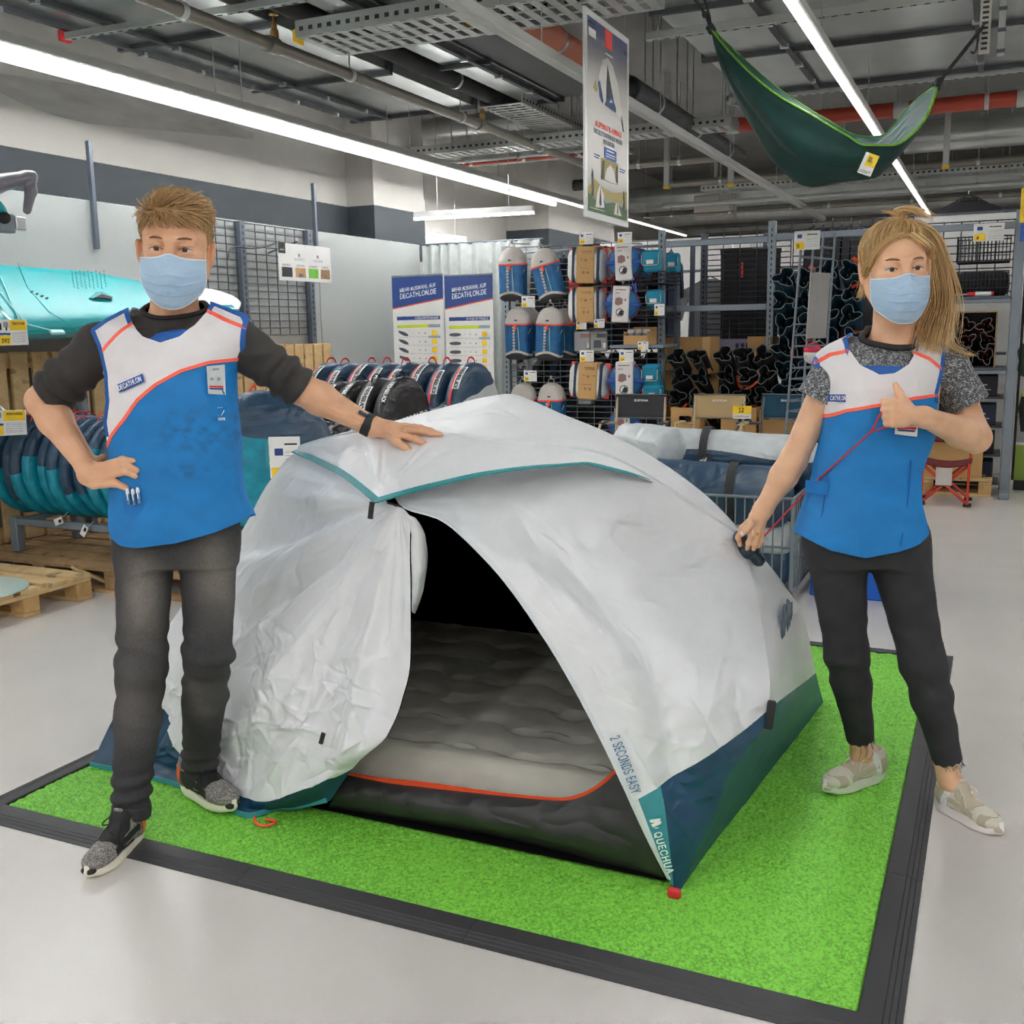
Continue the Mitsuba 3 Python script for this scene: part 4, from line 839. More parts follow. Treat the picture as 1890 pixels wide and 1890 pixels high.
def jw(knees,ank,amp=1.0):
 def fn(v):
  w=np.zeros(len(v))
  for k_ in knees:
   d=v-k_;g=np.exp(-(d[:,2]/.16)**2)*np.exp(-(np.hypot(d[:,0],d[:,1])/.12)**4);w+=g*(.009*np.sin(d[:,2]*(80+25*meshkit.noise(v*np.array([3,3,1.0]),3))+7.0*meshkit.noise(v*7)+d[:,0]*26)*(.1+1.1*meshkit.noise(v*np.array([9,9,14.0]),4)**2))
  for k_ in ank:
   d=v-k_;g=np.exp(-((d[:,2]-.05)/.07)**2)*np.exp(-(np.hypot(d[:,0],d[:,1])/.1)**4);w+=g*.006*np.sin(d[:,2]*150+4*meshkit.noise(v*8,2))
  return amp*w+.004*(meshkit.noise(v*np.array([12,12,18.0]),6)-.5)
 return fn
jm=loft_mesh(SJ,.006,jw([kR+(0,0,-.04),kL_+(0,0,-.05)],[aR,aL]),4)
jk=part(man,'jeans',F1.up(jm),'jeans_grey',True,label='faded black jeans')
for a_,k_,r_ in((aR,kR,.0545),(aL,kL_,.0545)):
 d=nrm(k_-a_);part(jk,'cuff',F1.up(tube([a_-d*.028,a_-d*.022,a_+d*.004,a_+d*.008],[r_-.004,r_,r_,r_-.004],28,cap=True)),'jeans_grey',40)
mat('knit_grey',(128,126,124),0.9);mat('sole_cream',(232,226,210),0.6)
def melange(p,n,uv):return mix(srgb(74,72,71),srgb(158,154,148),sst(.2,.85,pn(p.x*520,p.y*520,p.z*520)*.6+pn(p.x*240,p.y*240,p.z*240)*.4))
bsdf('shoe_melange',pr_(melange,.9));mat('heel_orange',(222,92,52),0.4)
for i,(h_,t_)in enumerate(((hl1,to1),(hl2,to2))):shoe(man,h_+(0,0,.001+.010*i),t_+(0,0,.001+.010*i),('shoe_melange','sole_cream','black_matte','black_matte','heel_orange'))
for a_,k_ in((aR,kR),(aL,kL_)):d=nrm(a_-k_);part(man,'sock',F1.up(tube([a_,a_+d*.05],[.041,.039],20)),'black_matte',True)
# black shirt, sleeves pushed up to the elbows
hemR,hemL=sR+.84*(eR-sR),q(552,714,-.10)
SS=man_torso(-.004);SS.cone(q(186,640,-.03),hemR+.03*nrm(hemR-q(186,640,-.03)),.064,.064,.03).cone(q(426,622,-.03),hemL,.064,.058,.03).cone(q(323,596,-.02),q(322,568,-.02),.080,.074,.03)
dR,dL=nrm(eR-sR),nrm(eL-sL)
def shirt_w(v):
 w=.003*(meshkit.noise(v*16,3)-.5)
 for h_,d_,sh in((hemR,dR,sR),(hemL,dL,sL)):
  t=(v-h_)@d_;g=np.exp(-((t+.055)/.055)**2)*(np.linalg.norm(v-h_-t[:,None]*d_,axis=1)<.11);w+=g*.008*np.sin(t*130+5*meshkit.noise(v*10,5));g2=np.exp(-((t+.17)/.07)**2)*(np.linalg.norm(v-h_-t[:,None]*d_,axis=1)<.11);w+=g2*.008*(ridged(v*np.array([11,11,15.0]),8)-.6)
 return w
sm=loft_mesh(SS,.0055,shirt_w,3);v,f=sm.vertices,sm.faces
armR,armL=v[:,0]<q(185,650,0)[0],v[:,0]>q(432,640,0)[0]
fld=np.minimum(np.where(armR,-((v-hemR)@dR)+.006,1),np.where(armL,-((v-hemL)@dL)+.006,1))
zs_,zf_=q(276,566,0)[2],q(326,590,.08)[2]
zcut=lambda p:zs_+.012+(zf_-zs_-.012)*np.clip((p[...,1]+.05)/.125,0,1)
fld=np.minimum(fld,np.minimum(zcut(v)-v[:,2],v[:,2]-q(326,950,0)[2]));v1,f1,_=clip(v,f,fld)
sk=part(man,'shirt',F1.up(shell((v1,f1),.003)),'shirt_black',40,label='black long-sleeved shirt, sleeves pushed up')
rg=[]
for t in np.linspace(0,2*np.pi,48):
 bs_=np.linspace(.02,.16,71);dr_=np.array([np.cos(t),np.sin(t)]);p3=np.column_stack([neck[0]+bs_*dr_[0],-.02+bs_*dr_[1],bs_*0]);p3[:,2]=zcut(p3);d_=SS(p3);i_=np.argmax(d_>0);rg.append(p3[i_])
part(sk,'collar',F1.up(tube(np.array(rg),.008,8,cap=False,flat=.6)),'collar_black',True)
# the vest
Z=lambda P_:np.array([F1.q(x,y,.09)[[0,2]]for x,y in P_])
ol=Z([(150,608),(182,586),(215,566),(238,597),(266,621),(300,632),(333,621),(355,600),(370,575),(372,552),(405,566),(433,578),(442,592),(439,650),(433,700),(434,760),(441,830),(458,890),(480,944),(440,966),(400,980),(330,998),(262,1005),(230,1003),(208,992),(197,975),(195,940),(197,880),(196,830),(188,780),(196,741),(190,690),(172,640)])
ob=Z([(150,608),(215,566),(262,590),(330,592),(372,552),(433,578),(442,592),(439,650),(433,700),(450,760),(455,830),(465,890),(485,950),(400,990),(330,998),(262,1005),(190,985),(185,880),(180,800),(172,740),(180,690),(172,640)])
pipe=Z([(196,822),(208,803),(237,772),(264,736),(296,709),(340,684),(386,669),(432,664),(450,663)])
F1.trim_z=q(300,800,0)[2];_ns=Z([(241,600),(266,618),(300,629),(333,618),(355,598),(367,578),(367,640),(241,660)]);F1.no_trim=lambda v:(in_poly(v[:,[0,2]],_ns)>-.012)&(v[:,1]>0)
def vest_w(v):
 up=np.clip((v[:,2]-pz(760)[2])/.1,0,1);lowf=np.clip((pz(900)[2]-v[:,2])/.12,0,1)
 return.012*(ridged(v*np.array([7,4,3.2]),31)-.5)*(1-.5*up)+.004*(meshkit.noise(v*np.array([14,9,6.0]),33)-.5)+lowf*.018*np.maximum(0,np.sin(v[:,0]*17+1.2))
vk,vm=torso_vest(man,F1,SV,ol,ob,pipe,[Z([(183,648),(210,620),(238,597)]),Z([(371,573),(405,590),(440,605)])],.0065,vest_w)
of=lambda pts,o=.006:on_front(F1,SV,pts,o)
lg=of([(217,710),(263,690),(267,705),(221,725)],.010);card(vk,'logo_patch',F1,lg,.002,'brand_blue','blue DECATHLON patch');wtext(vk,'logo_lettering',F1,lg+(0,.003,0),'DECATHLON','text_white',.6)
bd=of([(381,676),(414,673),(416,729),(384,727)],.016);card(vk,'badge',F1,bd,.002,'badge_card','clear name badge')
for(a,b,c,d_,m_)in((.1,.70,.9,.76,'red'),(.1,.78,.9,.83,'navy_print'),(.2,.42,.35,.50,'text_grey'),(.6,.42,.75,.52,'text_grey'),(.35,.10,.7,.16,'text_grey')):
 e=lambda s_,t_:bd[0]*(1-s_)*(1-t_)+bd[1]*s_*(1-t_)+bd[2]*s_*t_+bd[3]*(1-s_)*t_+(0,.0025,0);card(vk,'badge_print',F1,[e(a,b),e(c,b),e(c,d_),e(a,d_)],.0008,m_)
pk=of([(378,672),(420,668),(424,790),(400,775),(380,740)],.004)
rc=of([(399,750),(413,750),(413,768),(399,768)],.012)
for a0 in(90,210,330):
 ct=rc.mean(0)+np.array([np.cos(math.radians(a0))*.009,.002,np.sin(math.radians(a0))*.010]);dd=np.array([np.cos(math.radians(a0+90)),0,np.sin(math.radians(a0+90))]);part(vk,'recycling_print',F1.up(bar(ct-dd*.008,ct+dd*.008,.005,.001)),'text_white')
r2=of([(398,770),(415,770),(415,776),(398,776)],.012);wtext(vk,'recycling_lettering',F1,r2,'100%','text_white',.8)
fp=of([(226,905),(282,903),(290,985),(225,992)],.004);G=pgrid(np.array([[fp[0],(fp[0]+fp[1])/2+(0,.01,0),fp[1]],[(fp[0]+fp[3])/2,(fp.mean(0))+(0,.012,0),(fp[1]+fp[2])/2],[fp[3],(fp[2]+fp[3])/2+(0,.008,0),fp[2]]]),16,16)
part(vk,'pocket',F1.up(shell(gmesh(G),.003)),'vest_pocket',40,label='patch pocket with the pens')
def facing(F,key,vm,poly,off):
 n_=vnorm(vm);a_,b_,_=clip(vm.vertices+n_*off,vm.faces,np.where(vm.vertices[:,1]>.0,in_poly(vm.vertices[:,[0,2]],poly),-1));part(key,'neck_facing',F.up(shell(trimesh.Trimesh(a_,b_,process=False),.002)),'vest_trim',40)
facing(F1,vk,vm,Z([(276,626),(290,614),(312,607),(336,605),(352,608),(338,628),(300,638)]),-.004)
# pens in the pocket
mat('pen_clear',(90,120,150),0.2);mat('pen_dark',(30,42,60),0.3)
for i,(x,y)in enumerate(((235,905),(245,906),(254,903))):
 p=of([(x,y),(x+4,y+26)],.016);pkey=thing('pen',['white-tipped pen nearest the hand in the vest pocket','middle of the three white-tipped pens in the pocket','white-tipped pen farthest right in the vest pocket'][i],'pen','pens in the vest pocket')
 d=nrm(p[1]-p[0]);part(pkey,'cap',F1.up(tube([p[0]-d*.006,p[0]-d*.002,p[0]+d*.008,p[0]+d*.011],[.002,.0045,.0055,.003],12)),'white_gloss',True);part(pkey,'barrel',F1.up(tube([p[0]+d*.008,p[1]],.0042,10)),'pen_clear',True);part(pkey,'clip',F1.up(bar(p[0]+(.0,.006,0)+d*.004,p[0]+(0,.006,0)+d*.026,.003,.0015)),'white_gloss')
# watch
wd=nrm(wL-eL);Wc=F1.loc(PY(680,784,2.555));part(man,'watch',F1.up(tube([Wc-wd*.014,Wc-wd*.012,Wc+wd*.012,Wc+wd*.014],[.030,.034,.034,.030],28)),'black_matte',40,label='black wrist band')
part([k for k in scene if k.startswith(man+'__watch')][0],'face',F1.up(xf(rbox((.030,.036,.010),.004),frame(Wc+np.array([-.01,.012,.033]),wd,(0,1,0)))),'pen_dark',30)
# short fair hair
rs=np.random.default_rng(5)
def hairline(u,head,s):pass
HC=Sdf();hP=lambda x,y,z:H1[:3,3]+H1[:3,:3]@(np.array([x,y,z])*H1s)
HC.ell(hP(0,-.014,.040),np.array([.083,.099,.081])*H1s,.01,H1[:3,:3]).ell(hP(.004,.040,.086),np.array([.058,.050,.024])*H1s,.03*H1s,H1[:3,:3])
hm=nets(HC,*HC.bounds(),.004);lv=(hm.vertices-H1[:3,3])@H1[:3,:3]/H1s
edge_z=np.interp(lv[:,1],[-.11,-.05,-.015,.01,.03,.06,.10],[-.075,-.06,-.020,-.002,.050,.070,.074]);fld=lv[:,2]-edge_z-.004*(meshkit.noise(lv*120)-.5)
v1,f1,(l1,)=clip(hm.vertices,hm.faces,fld,[lv])
pick=rs.choice(len(v1),4200);nr_=vnorm(trimesh.Trimesh(v1,f1,process=False));paths,rad,cols=[],[],[]
for i in pick:
 l=l1[i];n_=nr_[i]@H1[:3,:3];top=np.clip((l[2]-.055)/.05,0,1);fr_=np.clip((l[1]-.02)/.06,0,1)
 fl_=np.array([.50+.4*fr_,-.25-.3*fr_*0+.2*(1-fr_)*0,.15])*top+np.array([.10*np.sign(l[0]),-.55,-.75])*(1-top)
 fl_=fl_-n_*(fl_@n_)+n_*(.14+.34*top*(fr_*.8+.2))+rs.normal(0,.13,3);fl_/=np.linalg.norm(fl_);ln=(.018+.024*top+.010*top*fr_)*(.7+.6*rs.random())
 b0=l*1.0-n_*.004;p=np.array([b0,b0+(n_*.45+fl_*.6)*ln*.35,b0+fl_*ln*.75+n_*.1*ln,b0+fl_*ln-n_*.12*ln])*H1s
 paths.append(H1[:3,3]+p@H1[:3,:3].T);rad.append(.0009+.0007*rs.random());t=rs.random();cols.append(np.array(srgb(130,100,62))*(1-t)+np.array(srgb(214,178,128))*t if True else 0)
hs_,hc_=strands(paths,rad,cols);cap=trimesh.Trimesh(v1,f1,process=False);cc=np.repeat(np.array([srgb(140,108,70)]),len(v1),0)
allh=trimesh.Trimesh(np.vstack([cap.vertices,hs_.vertices]),np.vstack([cap.faces,hs_.faces+len(v1)]),process=False);part(man,'hair',F1.up(allh),'hair_colour',True,color=np.vstack([cc,hc_]),label='short dark blond hair brushed aside')
# ---------------------------------------------------------------- woman at the tent's right
F2=Fig(-0.17,3.15);q=F2.q
wom=thing('person','young woman in blue and white work vest giving a thumbs-up, holding a red cord','person')
H2=headframe(F2,1651,496,0.02,3,-2.5,-3,1.02);H2s=1.02
B=Sdf();head_sdf(B,H2,H2s,False)
neck,nt,chest=q(1648,628,-.02),q(1650,540,-.015),q(1640,720,-.01)
sR,eR=q(1538,685,-.03),q(1464,850,-.05);wR=q(1407,942,-.075)
sL,eL,wL=q(1752,676,-.03),q(1800,808,-.01),q(1706,770,.145)
B.cone(neck,nt,.056,.052,.03).cone(neck+(0,0,-.03),sR+(.02,0,0),.046,.040,.05).cone(neck+(0,0,-.03),sL+(-.02,0,0),.046,.040,.05)
B.loft([(q(1600,1000,0)[2],q(1600,1000,0)[0],-.01,.15,.09),(q(1612,900,0)[2],q(1612,900,0)[0],-.01,.115,.075),(chest[2],chest[0],-.005,.135,.095),(sR[2]+.01,q(1646,660,0)[0],-.02,.115,.065)],.05)
B.cone(sR,eR,.044,.037,.03).cone(eR,eR+.3*(wR-eR),.037,.038,.02).cone(eR+.3*(wR-eR),wR,.038,.025,.02)
B.cone(sL,eL,.045,.040,.02).cone(eL,eL+.3*(wL-eL),.042,.042,.02).cone(eL+.3*(wL-eL),wL,.042,.026,.02)
# right hand round the hub
hub=F2.loc(HB);pa=q(1396,962,-.080);B.cone(wR,pa,.025,.025,.02)
kn=[q(1389,953,-.072),q(1395,962,-.062),q(1401,967,-.066),q(1406,966,-.078)]
for k_ in range(4):B.cone(pa,kn[k_],.016,.0100,.012)
finger(B,[kn[0]+(-.004,.01,-.004),q(1370,974,-.070),q(1362,992,-.078),q(1366,1006,-.088)],[.0098,.0088,.008,.0066]);finger(B,[kn[1],q(1388,986,-.050),q(1381,1003,-.060),q(1379,1013,-.075)],[.010,.009,.008,.0066])
finger(B,[kn[2],q(1398,988,-.052),q(1394,1004,-.058),q(1391,1013,-.070)],[.0098,.009,.0082,.0074]);finger(B,[kn[3],q(1406,984,-.066),q(1404,998,-.066),q(1401,1008,-.070)],[.0092,.0086,.008,.0072])
finger(B,[pa+(.0,.012,-.002),q(1385,966,-.045),q(1376,978,-.042),q(1369,987,-.046)],[.014,.0112,.0098,.0074])
# left fist with the thumb up
fc=q(1668,764,.165);B.cone(wL,fc,.025,.027,.02)
kk=[q(1648,y,.178)for y in(742,756,769,781)]
for k_ in range(4):
 B.cone(fc+(0,0,(.022,.008,-.008,-.020)[k_]),kk[k_],.0165,.0112,.012);y=(742,756,769,781)[k_]
 finger(B,[kk[k_],q(1633+(0,-1,1,4)[k_],y,.158),q(1637+(0,-1,1,4)[k_],y+2,.128),q(1655,y+3,.122)],[.0112,.0102,.0094,.0082],.004)
finger(B,[q(1676,752,.165),q(1666,738,.172),q(1660,726,.172),q(1653,711,.166)],[.0155,.0125,.0108,.0082])
# legs
hR,kR,aR=fx(F2,(1543,990,-.01),(1562,1205,-.045),(1590,1392,-.125));hL,kL_,aL=fx(F2,(1655,990,-.01),(1703,1222,.05),(1752,1438,.055))
hl1,to1=PZ(1630,1436,.012),PZ(1519,1468,.012);hl2,to2=PZ(1728,1488,0),PZ(1850,1548,0);fR,fL=F2.loc(hl1),F2.loc(hl2);_d1,_d2=nrm(F2.loc(to1)-fR),nrm(F2.loc(to2)-fL)
B.cone(hR,kR,.07,.046,.04).cone(kR,kR+.35*(aR-kR),.046,.046,.03).cone(kR+.35*(aR-kR),aR,.046,.029,.02).cone(aR,fR+_d1*.072+(0,0,.085),.029,.029,.02)
B.cone(hL,kL_,.07,.046,.04).cone(kL_,kL_+.35*(aL-kL_),.046,.046,.03).cone(kL_+.35*(aL-kL_),aL,.046,.030,.02).cone(aL,fL+_d2*.072+(0,0,.085),.030,.029,.02)
bm=nets(B,*B.bounds(),0.0031,6);taubin(bm,5)
scene[wom]=mikit.ply(F2.up(bm),'skin_light',True)
face_parts(wom,F2,H2,H2s,'brow_hair');mask(wom,F2,H2,H2s)
part(wom,'thumbnail',F2.up(rot(mv(trimesh.creation.icosphere(2,1.0).apply_scale([.005,.002,.006]),0,0,0),(1,0,0),20).apply_translation(q(1369,984,-.037))),'white_gloss',True,label='pale painted nail')
gd=mat('gold',(212,160,80),.25,.9);rp=q(1395,985,-.052);part(wom,'ring',F2.up(tube([rp+(0,0,.003),rp+(0,0,-.003)],[.0102,.0102],16)),'gold',True)
# black jeans
bsdf('jeans_black',pr_(cloth_col(srgb(26,26,29),srgb(44,44,47)),0.85))
pz=lambda y,c=1600:q(c,y,0)
cR,cL=q(1588,1362,-.118),q(1749,1403,.055)
SJ=legs(F2,[(pz(1040)[2],pz(1040)[0],-.01,.165,.10),(pz(995)[2],pz(995)[0],-.005,.172,.108),(pz(930)[2],pz(930)[0],-.005,.15,.10),(pz(900)[2],pz(900)[0],-.005,.135,.092)],hR+(-.0,0,-.02),kR,cR,hL+(0,0,-.02),kL_,cL,(.086,.060,.056,.041))
jm=loft_mesh(SJ,.006,jw([kR+(0,0,-.02),kL_+(0,0,-.04)],[],.45),4);v,f=jm.vertices,jm.faces
d1,d2=nrm(cR-kR),nrm(cL-kL_);lowl=v[:,2]<pz(1150)[2];isR=np.linalg.norm((v-cR)[:,:2],axis=1)<np.linalg.norm((v-cL)[:,:2],axis=1)
fld=np.where(lowl,np.where(isR,-((v-cR)@d1),-((v-cL)@d2))+.003*np.sin(v[:,0]*300),1);v1,f1,_=clip(v,f,fld);jk=part(wom,'jeans',F2.up(shell((v1,f1),.003)),'jeans_black',True,label='cropped black jeans with raw hems')
rs2=np.random.default_rng(3);fr_=[]
for c_,d_,r_ in((cR,d1,.040),(cL,d2,.040)):
 for a_ in np.linspace(0,2*np.pi,46):o_=c_+np.array([np.cos(a_),np.sin(a_),0])*r_;e_=rs2.normal(0,.006,3);ln=.008+.012*rs2.random()**2;fr_.append(tube([o_,o_+d_*ln*.5+e_*.4,o_+d_*ln+e_],.0006,3,cap=False))
for i in range(4):o_=cR+np.array([.01*i-.012,.036,0]);fr_.append(ctube([o_,o_+(.008*(i%2),.008,-.03),o_+(-.004,.004,-.055)],.0007,8,seg=3))
part(jk,'frayed_hem',[F2.up(m_)for m_ in fr_],'black_matte',label='loose threads at the raw hems')
mat('shoe_sand',(178,168,148),.65);mat('sole_white',(232,226,222),.55);mat('lace_cream',(232,224,206),.8);mat('shoe_mesh',(208,203,188),.85)
for h_,t_ in((hl1,to1),(hl2,to2)):shoe(wom,h_+(0,0,.001),t_+(0,0,.001),('shoe_mesh','sole_white','shoe_sand','lace_cream','shoe_sand'))
# heather T-shirt, black collar
def wtorso(g):
 S=Sdf();rows=[(1035,1596,.178,.108),(990,1596,.176,.112),(930,1598,.160,.106),(870,1604,.148,.100),(800,1624,.150,.104),(740,1630,.150,.112),(690,1638,.142,.100),(655,1644,.118,.080)]
 S.loft([(q(c,y,0)[2],q(c,y,0)[0],-.005,w+g,d+g)for y,c,w,d in rows],.05)
 S.cone(q(1598,652,-.02),q(1540,676,-.03),.054+g,.046+g,.05).cone(q(1692,648,-.02),q(1745,668,-.03),.054+g,.046+g,.05);return S
SV2=wtorso(.010);SV2.split=-.01
SS=wtorso(-.004);hemR,hemL=q(1506,738,-.035),q(1786,746,-.015)
sleeves=Sdf();sleeves.p=list(SS.p);sleeves.cone(q(1540,680,-.03),hemR+.04*nrm(hemR-q(1540,680,-.03)),.056,.058,.03).cone(q(1750,676,-.03),hemL+.04*nrm(hemL-q(1750,676,-.03)),.056,.062,.03).cone(q(1648,628,-.02),q(1648,612,-.02),.070,.066,.03)
sm=loft_mesh(sleeves,.0055,lambda v:.005*(meshkit.noise(v*np.array([11,11,14.0]),3)-.5),3);v,f=sm.vertices,sm.faces
dR,dL=nrm(hemR-q(1540,680,-.03)),nrm(hemL-q(1750,676,-.03));aR_,aL_=v[:,0]<q(1534,700,0)[0],v[:,0]>q(1752,700,0)[0]
zs_,zf_=q(1612,612,0)[2],q(1642,650,.075)[2];zcut=lambda p:zs_+.01+(zf_-zs_-.01)*np.clip((p[...,1]+.05)/.12,0,1)
fld=np.minimum(np.minimum(np.where(aR_,-((v-hemR)@dR),1),np.where(aL_,-((v-hemL)@dL),1)),np.minimum(zcut(v)-v[:,2],v[:,2]-q(1600,960,0)[2]));v1,f1,_=clip(v,f,fld)
sk=part(wom,'shirt',F2.up(shell((v1,f1),.003)),'shirt_heather',40,label='grey heather T-shirt with black collar');rg=[]
for t in np.linspace(0,2*np.pi,48):
 bs_=np.linspace(.02,.16,71);p3=np.column_stack([neck[0]+bs_*np.cos(t),-.02+bs_*np.sin(t),bs_*0]);p3[:,2]=zcut(p3);d_=sleeves(p3);rg.append(p3[np.argmax(d_>0)])
part(sk,'collar',F2.up(tube(np.array(rg),.0105,8,cap=False,flat=.6)),'collar_black',True,label='black collar')
# the vest
Z=lambda P_:np.array([F2.q(x,y,.08)[[0,2]]for x,y in P_])
ol=Z([(1518,640),(1545,624),(1583,611),(1577,648),(1589,674),(1619,691),(1646,688),(1672,672),(1692,645),(1702,622),(1735,628),(1758,638),(1752,655),(1742,690),(1728,725),(1728,770),(1726,810),(1712,850),(1703,880),(1702,930),(1714,985),(1690,1000),(1650,1014),(1590,1025),(1530,1014),(1477,990),(1484,940),(1497,880),(1512,810),(1526,745),(1530,718),(1522,680)])
ob=Z([(1518,640),(1583,611),(1610,622),(1680,622),(1702,622),(1758,638),(1742,690),(1728,725),(1740,800),(1715,880),(1725,995),(1590,1022),(1470,995),(1490,880),(1515,745),(1528,718),(1522,680)])
pipe=Z([(1500,795),(1524,778),(1561,758),(1600,749),(1640,742),(1680,733),(1722,729),(1740,728)])
F2.trim_z=q(1640,742,0)[2];_ns2=Z([(1580,652),(1591,672),(1619,688),(1646,685),(1672,669),(1688,648),(1688,700),(1580,710)]);F2.no_trim=lambda v:(in_poly(v[:,[0,2]],_ns2)>-.010)&(v[:,1]>0)
def vest_w(v):
 low=np.clip((pz(880)[2]-v[:,2])/.12,0,1)
 return.010*(ridged(v*np.array([7,4,3.2]),41)-.5)+.004*(meshkit.noise(v*np.array([14,9,7.0]),43)-.5)+low*.010*np.maximum(0,np.sin(v[:,0]*19+2))
vk,vm=torso_vest(wom,F2,SV2,ol,ob,pipe,[Z([(1523,672),(1545,656),(1575,648)]),Z([(1688,652),(1714,662),(1740,681)])],.0065,vest_w)
of=lambda pts,o=.006:on_front(F2,SV2,pts,o)
lg=of([(1528,728),(1560,728),(1560,742),(1528,741)],.009);card(vk,'logo_patch',F2,lg,.002,'brand_blue','blue DECATHLON patch');wtext(vk,'logo_lettering',F2,lg+(0,.003,0),'CATHLON','text_white',.62)
bd=of([(1652,785),(1694,786),(1692,806),(1651,801)],.022);card(vk,'badge',F2,bd,.002,'paper_white','name badge')
e=lambda s_,t_:bd[0]*(1-s_)*(1-t_)+bd[1]*s_*(1-t_)+bd[2]*s_*t_+bd[3]*(1-s_)*t_+(0,.0025,0)
card(vk,'badge_print',F2,[e(.08,.12),e(.92,.12),e(.92,.36),e(.08,.36)],.0008,'red');card(vk,'badge_print',F2,[e(.12,.42),e(.88,.42),e(.88,.60),e(.12,.60)],.0008,'navy_print')
facing(F2,vk,vm,Z([(1588,676),(1592,674),(1640,674),(1664,675),(1652,690),(1619,696),(1596,684)]),-.004)
for pts in([(1527,880),(1520,930),(1510,1005)],[(1682,850),(1676,920),(1662,1008)]):part(vk,'seam',F2.up(ribbon(smooth_path(of(pts,.0075),14),.003,(1,0,0),.0012)),'vest_trim')
fp=of([(1488,886),(1530,890),(1528,915),(1486,908)],.0065);part(vk,'pocket_flap',F2.up(shell(gmesh(pgrid(np.array([[fp[0],fp[1]],[fp[3],fp[2]]]),6,8)),.003)),'vest_pocket')
# fair hair: drawn up to a knot, falling beside the face on one side
hP=lambda x,y,z:H2[:3,3]+H2[:3,:3]@(np.array([x,y,z])*H2s)
HC=Sdf().ell(hP(0,-.014,.042),np.array([.084,.100,.085])*H2s,.01,H2[:3,:3]).ell(hP(.030,-.03,.105),np.array([.030,.030,.024])*H2s,.03,H2[:3,:3])
hm=nets(HC,*HC.bounds(),.004);lv=(hm.vertices-H2[:3,3])@H2[:3,:3]/H2s
edge_z=np.interp(lv[:,1],[-.11,-.03,.0,.022,.045,.065,.10],[-.10,-.06,.005,.022,.060,.074,.082]);v1,f1,(l1,)=clip(hm.vertices,hm.faces,lv[:,2]-edge_z-.005*(meshkit.noise(lv*90)-.5),[lv])
nr_=vnorm(trimesh.Trimesh(v1,f1,process=False));paths,rad,cols=[],[],[];knot=np.array([.026,-.020,.122])
dk,lt=np.array(srgb(166,128,76)),np.array(srgb(250,222,168))
for i in rs2.choice(len(v1),1500):
 l=l1[i]+rs2.normal(0,.001,3);t=np.linspace(0,1,7)[:,None];p=l*(1-t)+knot*t;c_=np.array([0,-.014,.042]);rr=np.linalg.norm((p-c_)/(.084,.100,.085),axis=1,keepdims=True);sc_=np.maximum(1.0,1.025/np.maximum(rr,.3))*(1-t**4)+t**4
 p=c_+(p-c_)*np.clip(sc_,.9,2.2)+np.sin(t*3.1)*rs2.normal(0,.003,3);paths.append(H2[:3,3]+(p*H2s)@H2[:3,:3].T);rad.append(.0013);u_=np.clip(rs2.random()*.8+.3*(l[0]>.03)*0,0,1);cols.append(dk*(1-u_)+lt*u_)
def lock(pts,n,spread,r0,seed,lo=.2,hi=1.0,wave=.006):
 r_=np.random.default_rng(seed);P_=np.array(pts)
 for _ in range(n):
  d0=r_.normal(0,1,3);k_=np.interp(np.linspace(0,1,len(P_)),np.linspace(0,1,len(spread)),spread)[:,None];Q=P_+d0*k_*np.array([1,.8,.3])+r_.normal(0,.15,P_.shape)*k_
  cut=1 if r_.random()<.7 else.75+.25*r_.random();S_=smooth_path(Q,22)[:int(22*cut)];ph=r_.random()*6;S_=S_+wave*np.sin(np.linspace(0,6,len(S_))+ph)[:,None]*np.array([.6,.5,.1])*np.linspace(0,1,len(S_))[:,None]
  paths.append(S_);rad.append(r0*(.7+.6*r_.random()));u_=lo+(hi-lo)*r_.random();cols.append(dk*(1-u_)+lt*u_)
K=hP(*knot)
lock([K,q(1716,440,-.07),q(1734,490,-.09),q(1737,550,-.06),q(1725,606,.02),q(1714,652,.055)],480,[.010,.012,.013,.020,.027,.028],.0016,1)
lock([K,q(1710,430,-.06),q(1734,500,-.07),q(1742,570,-.04),q(1740,615,.0),q(1765,645,.01),q(1796,656,.01)],70,[.008,.010,.012,.014,.014,.010,.006],.0015,2)
lock([hP(.078,-.055,.05),q(1733,500,-.09),q(1728,560,-.05),q(1708,608,.02),q(1700,640,.06)],150,[.008,.008,.010,.016,.018],.0015,3,.0,.7)
lock([hP(.020,.075,.085),hP(.062,.060,.055),hP(.083,.0,.034),q(1728,480,-.08)],60,[.008,.008,.008,.008],.0014,4,.3,1)
lock([hP(-.010,.078,.088),hP(-.055,.062,.058),hP(-.080,.030,.005),q(1594,530,.0),q(1588,550,.01)],70,[.008,.008,.007,.007,.008],.0013,5,.2,.9)
lock([K,hP(.02,-.02,.150),hP(.05,-.01,.150),hP(.085,.0,.125)],60,[.006,.012,.014,.016],.0013,6,.3,1);lock([K,hP(.0,-.02,.145),hP(-.022,-.02,.150)],20,[.004,.006,.008],.0012,7,.3,1)
hs_,hc_=strands(paths,rad,cols);cc=np.repeat(dk[None]*1.1,len(v1),0)
hk=part(wom,'hair',F2.up(trimesh.Trimesh(np.vstack([v1,hs_.vertices]),np.vstack([f1,hs_.faces+len(v1)]),process=False)),'hair_colour',True,color=np.vstack([cc,hc_]),label='long blond hair tied at the crown, falling to one shoulder')
part(hk,'hair_tie',F2.up(tube([K+(0,0,-.006),K+(.002,0,.006)],[.019,.019],18)),'black_matte',True)
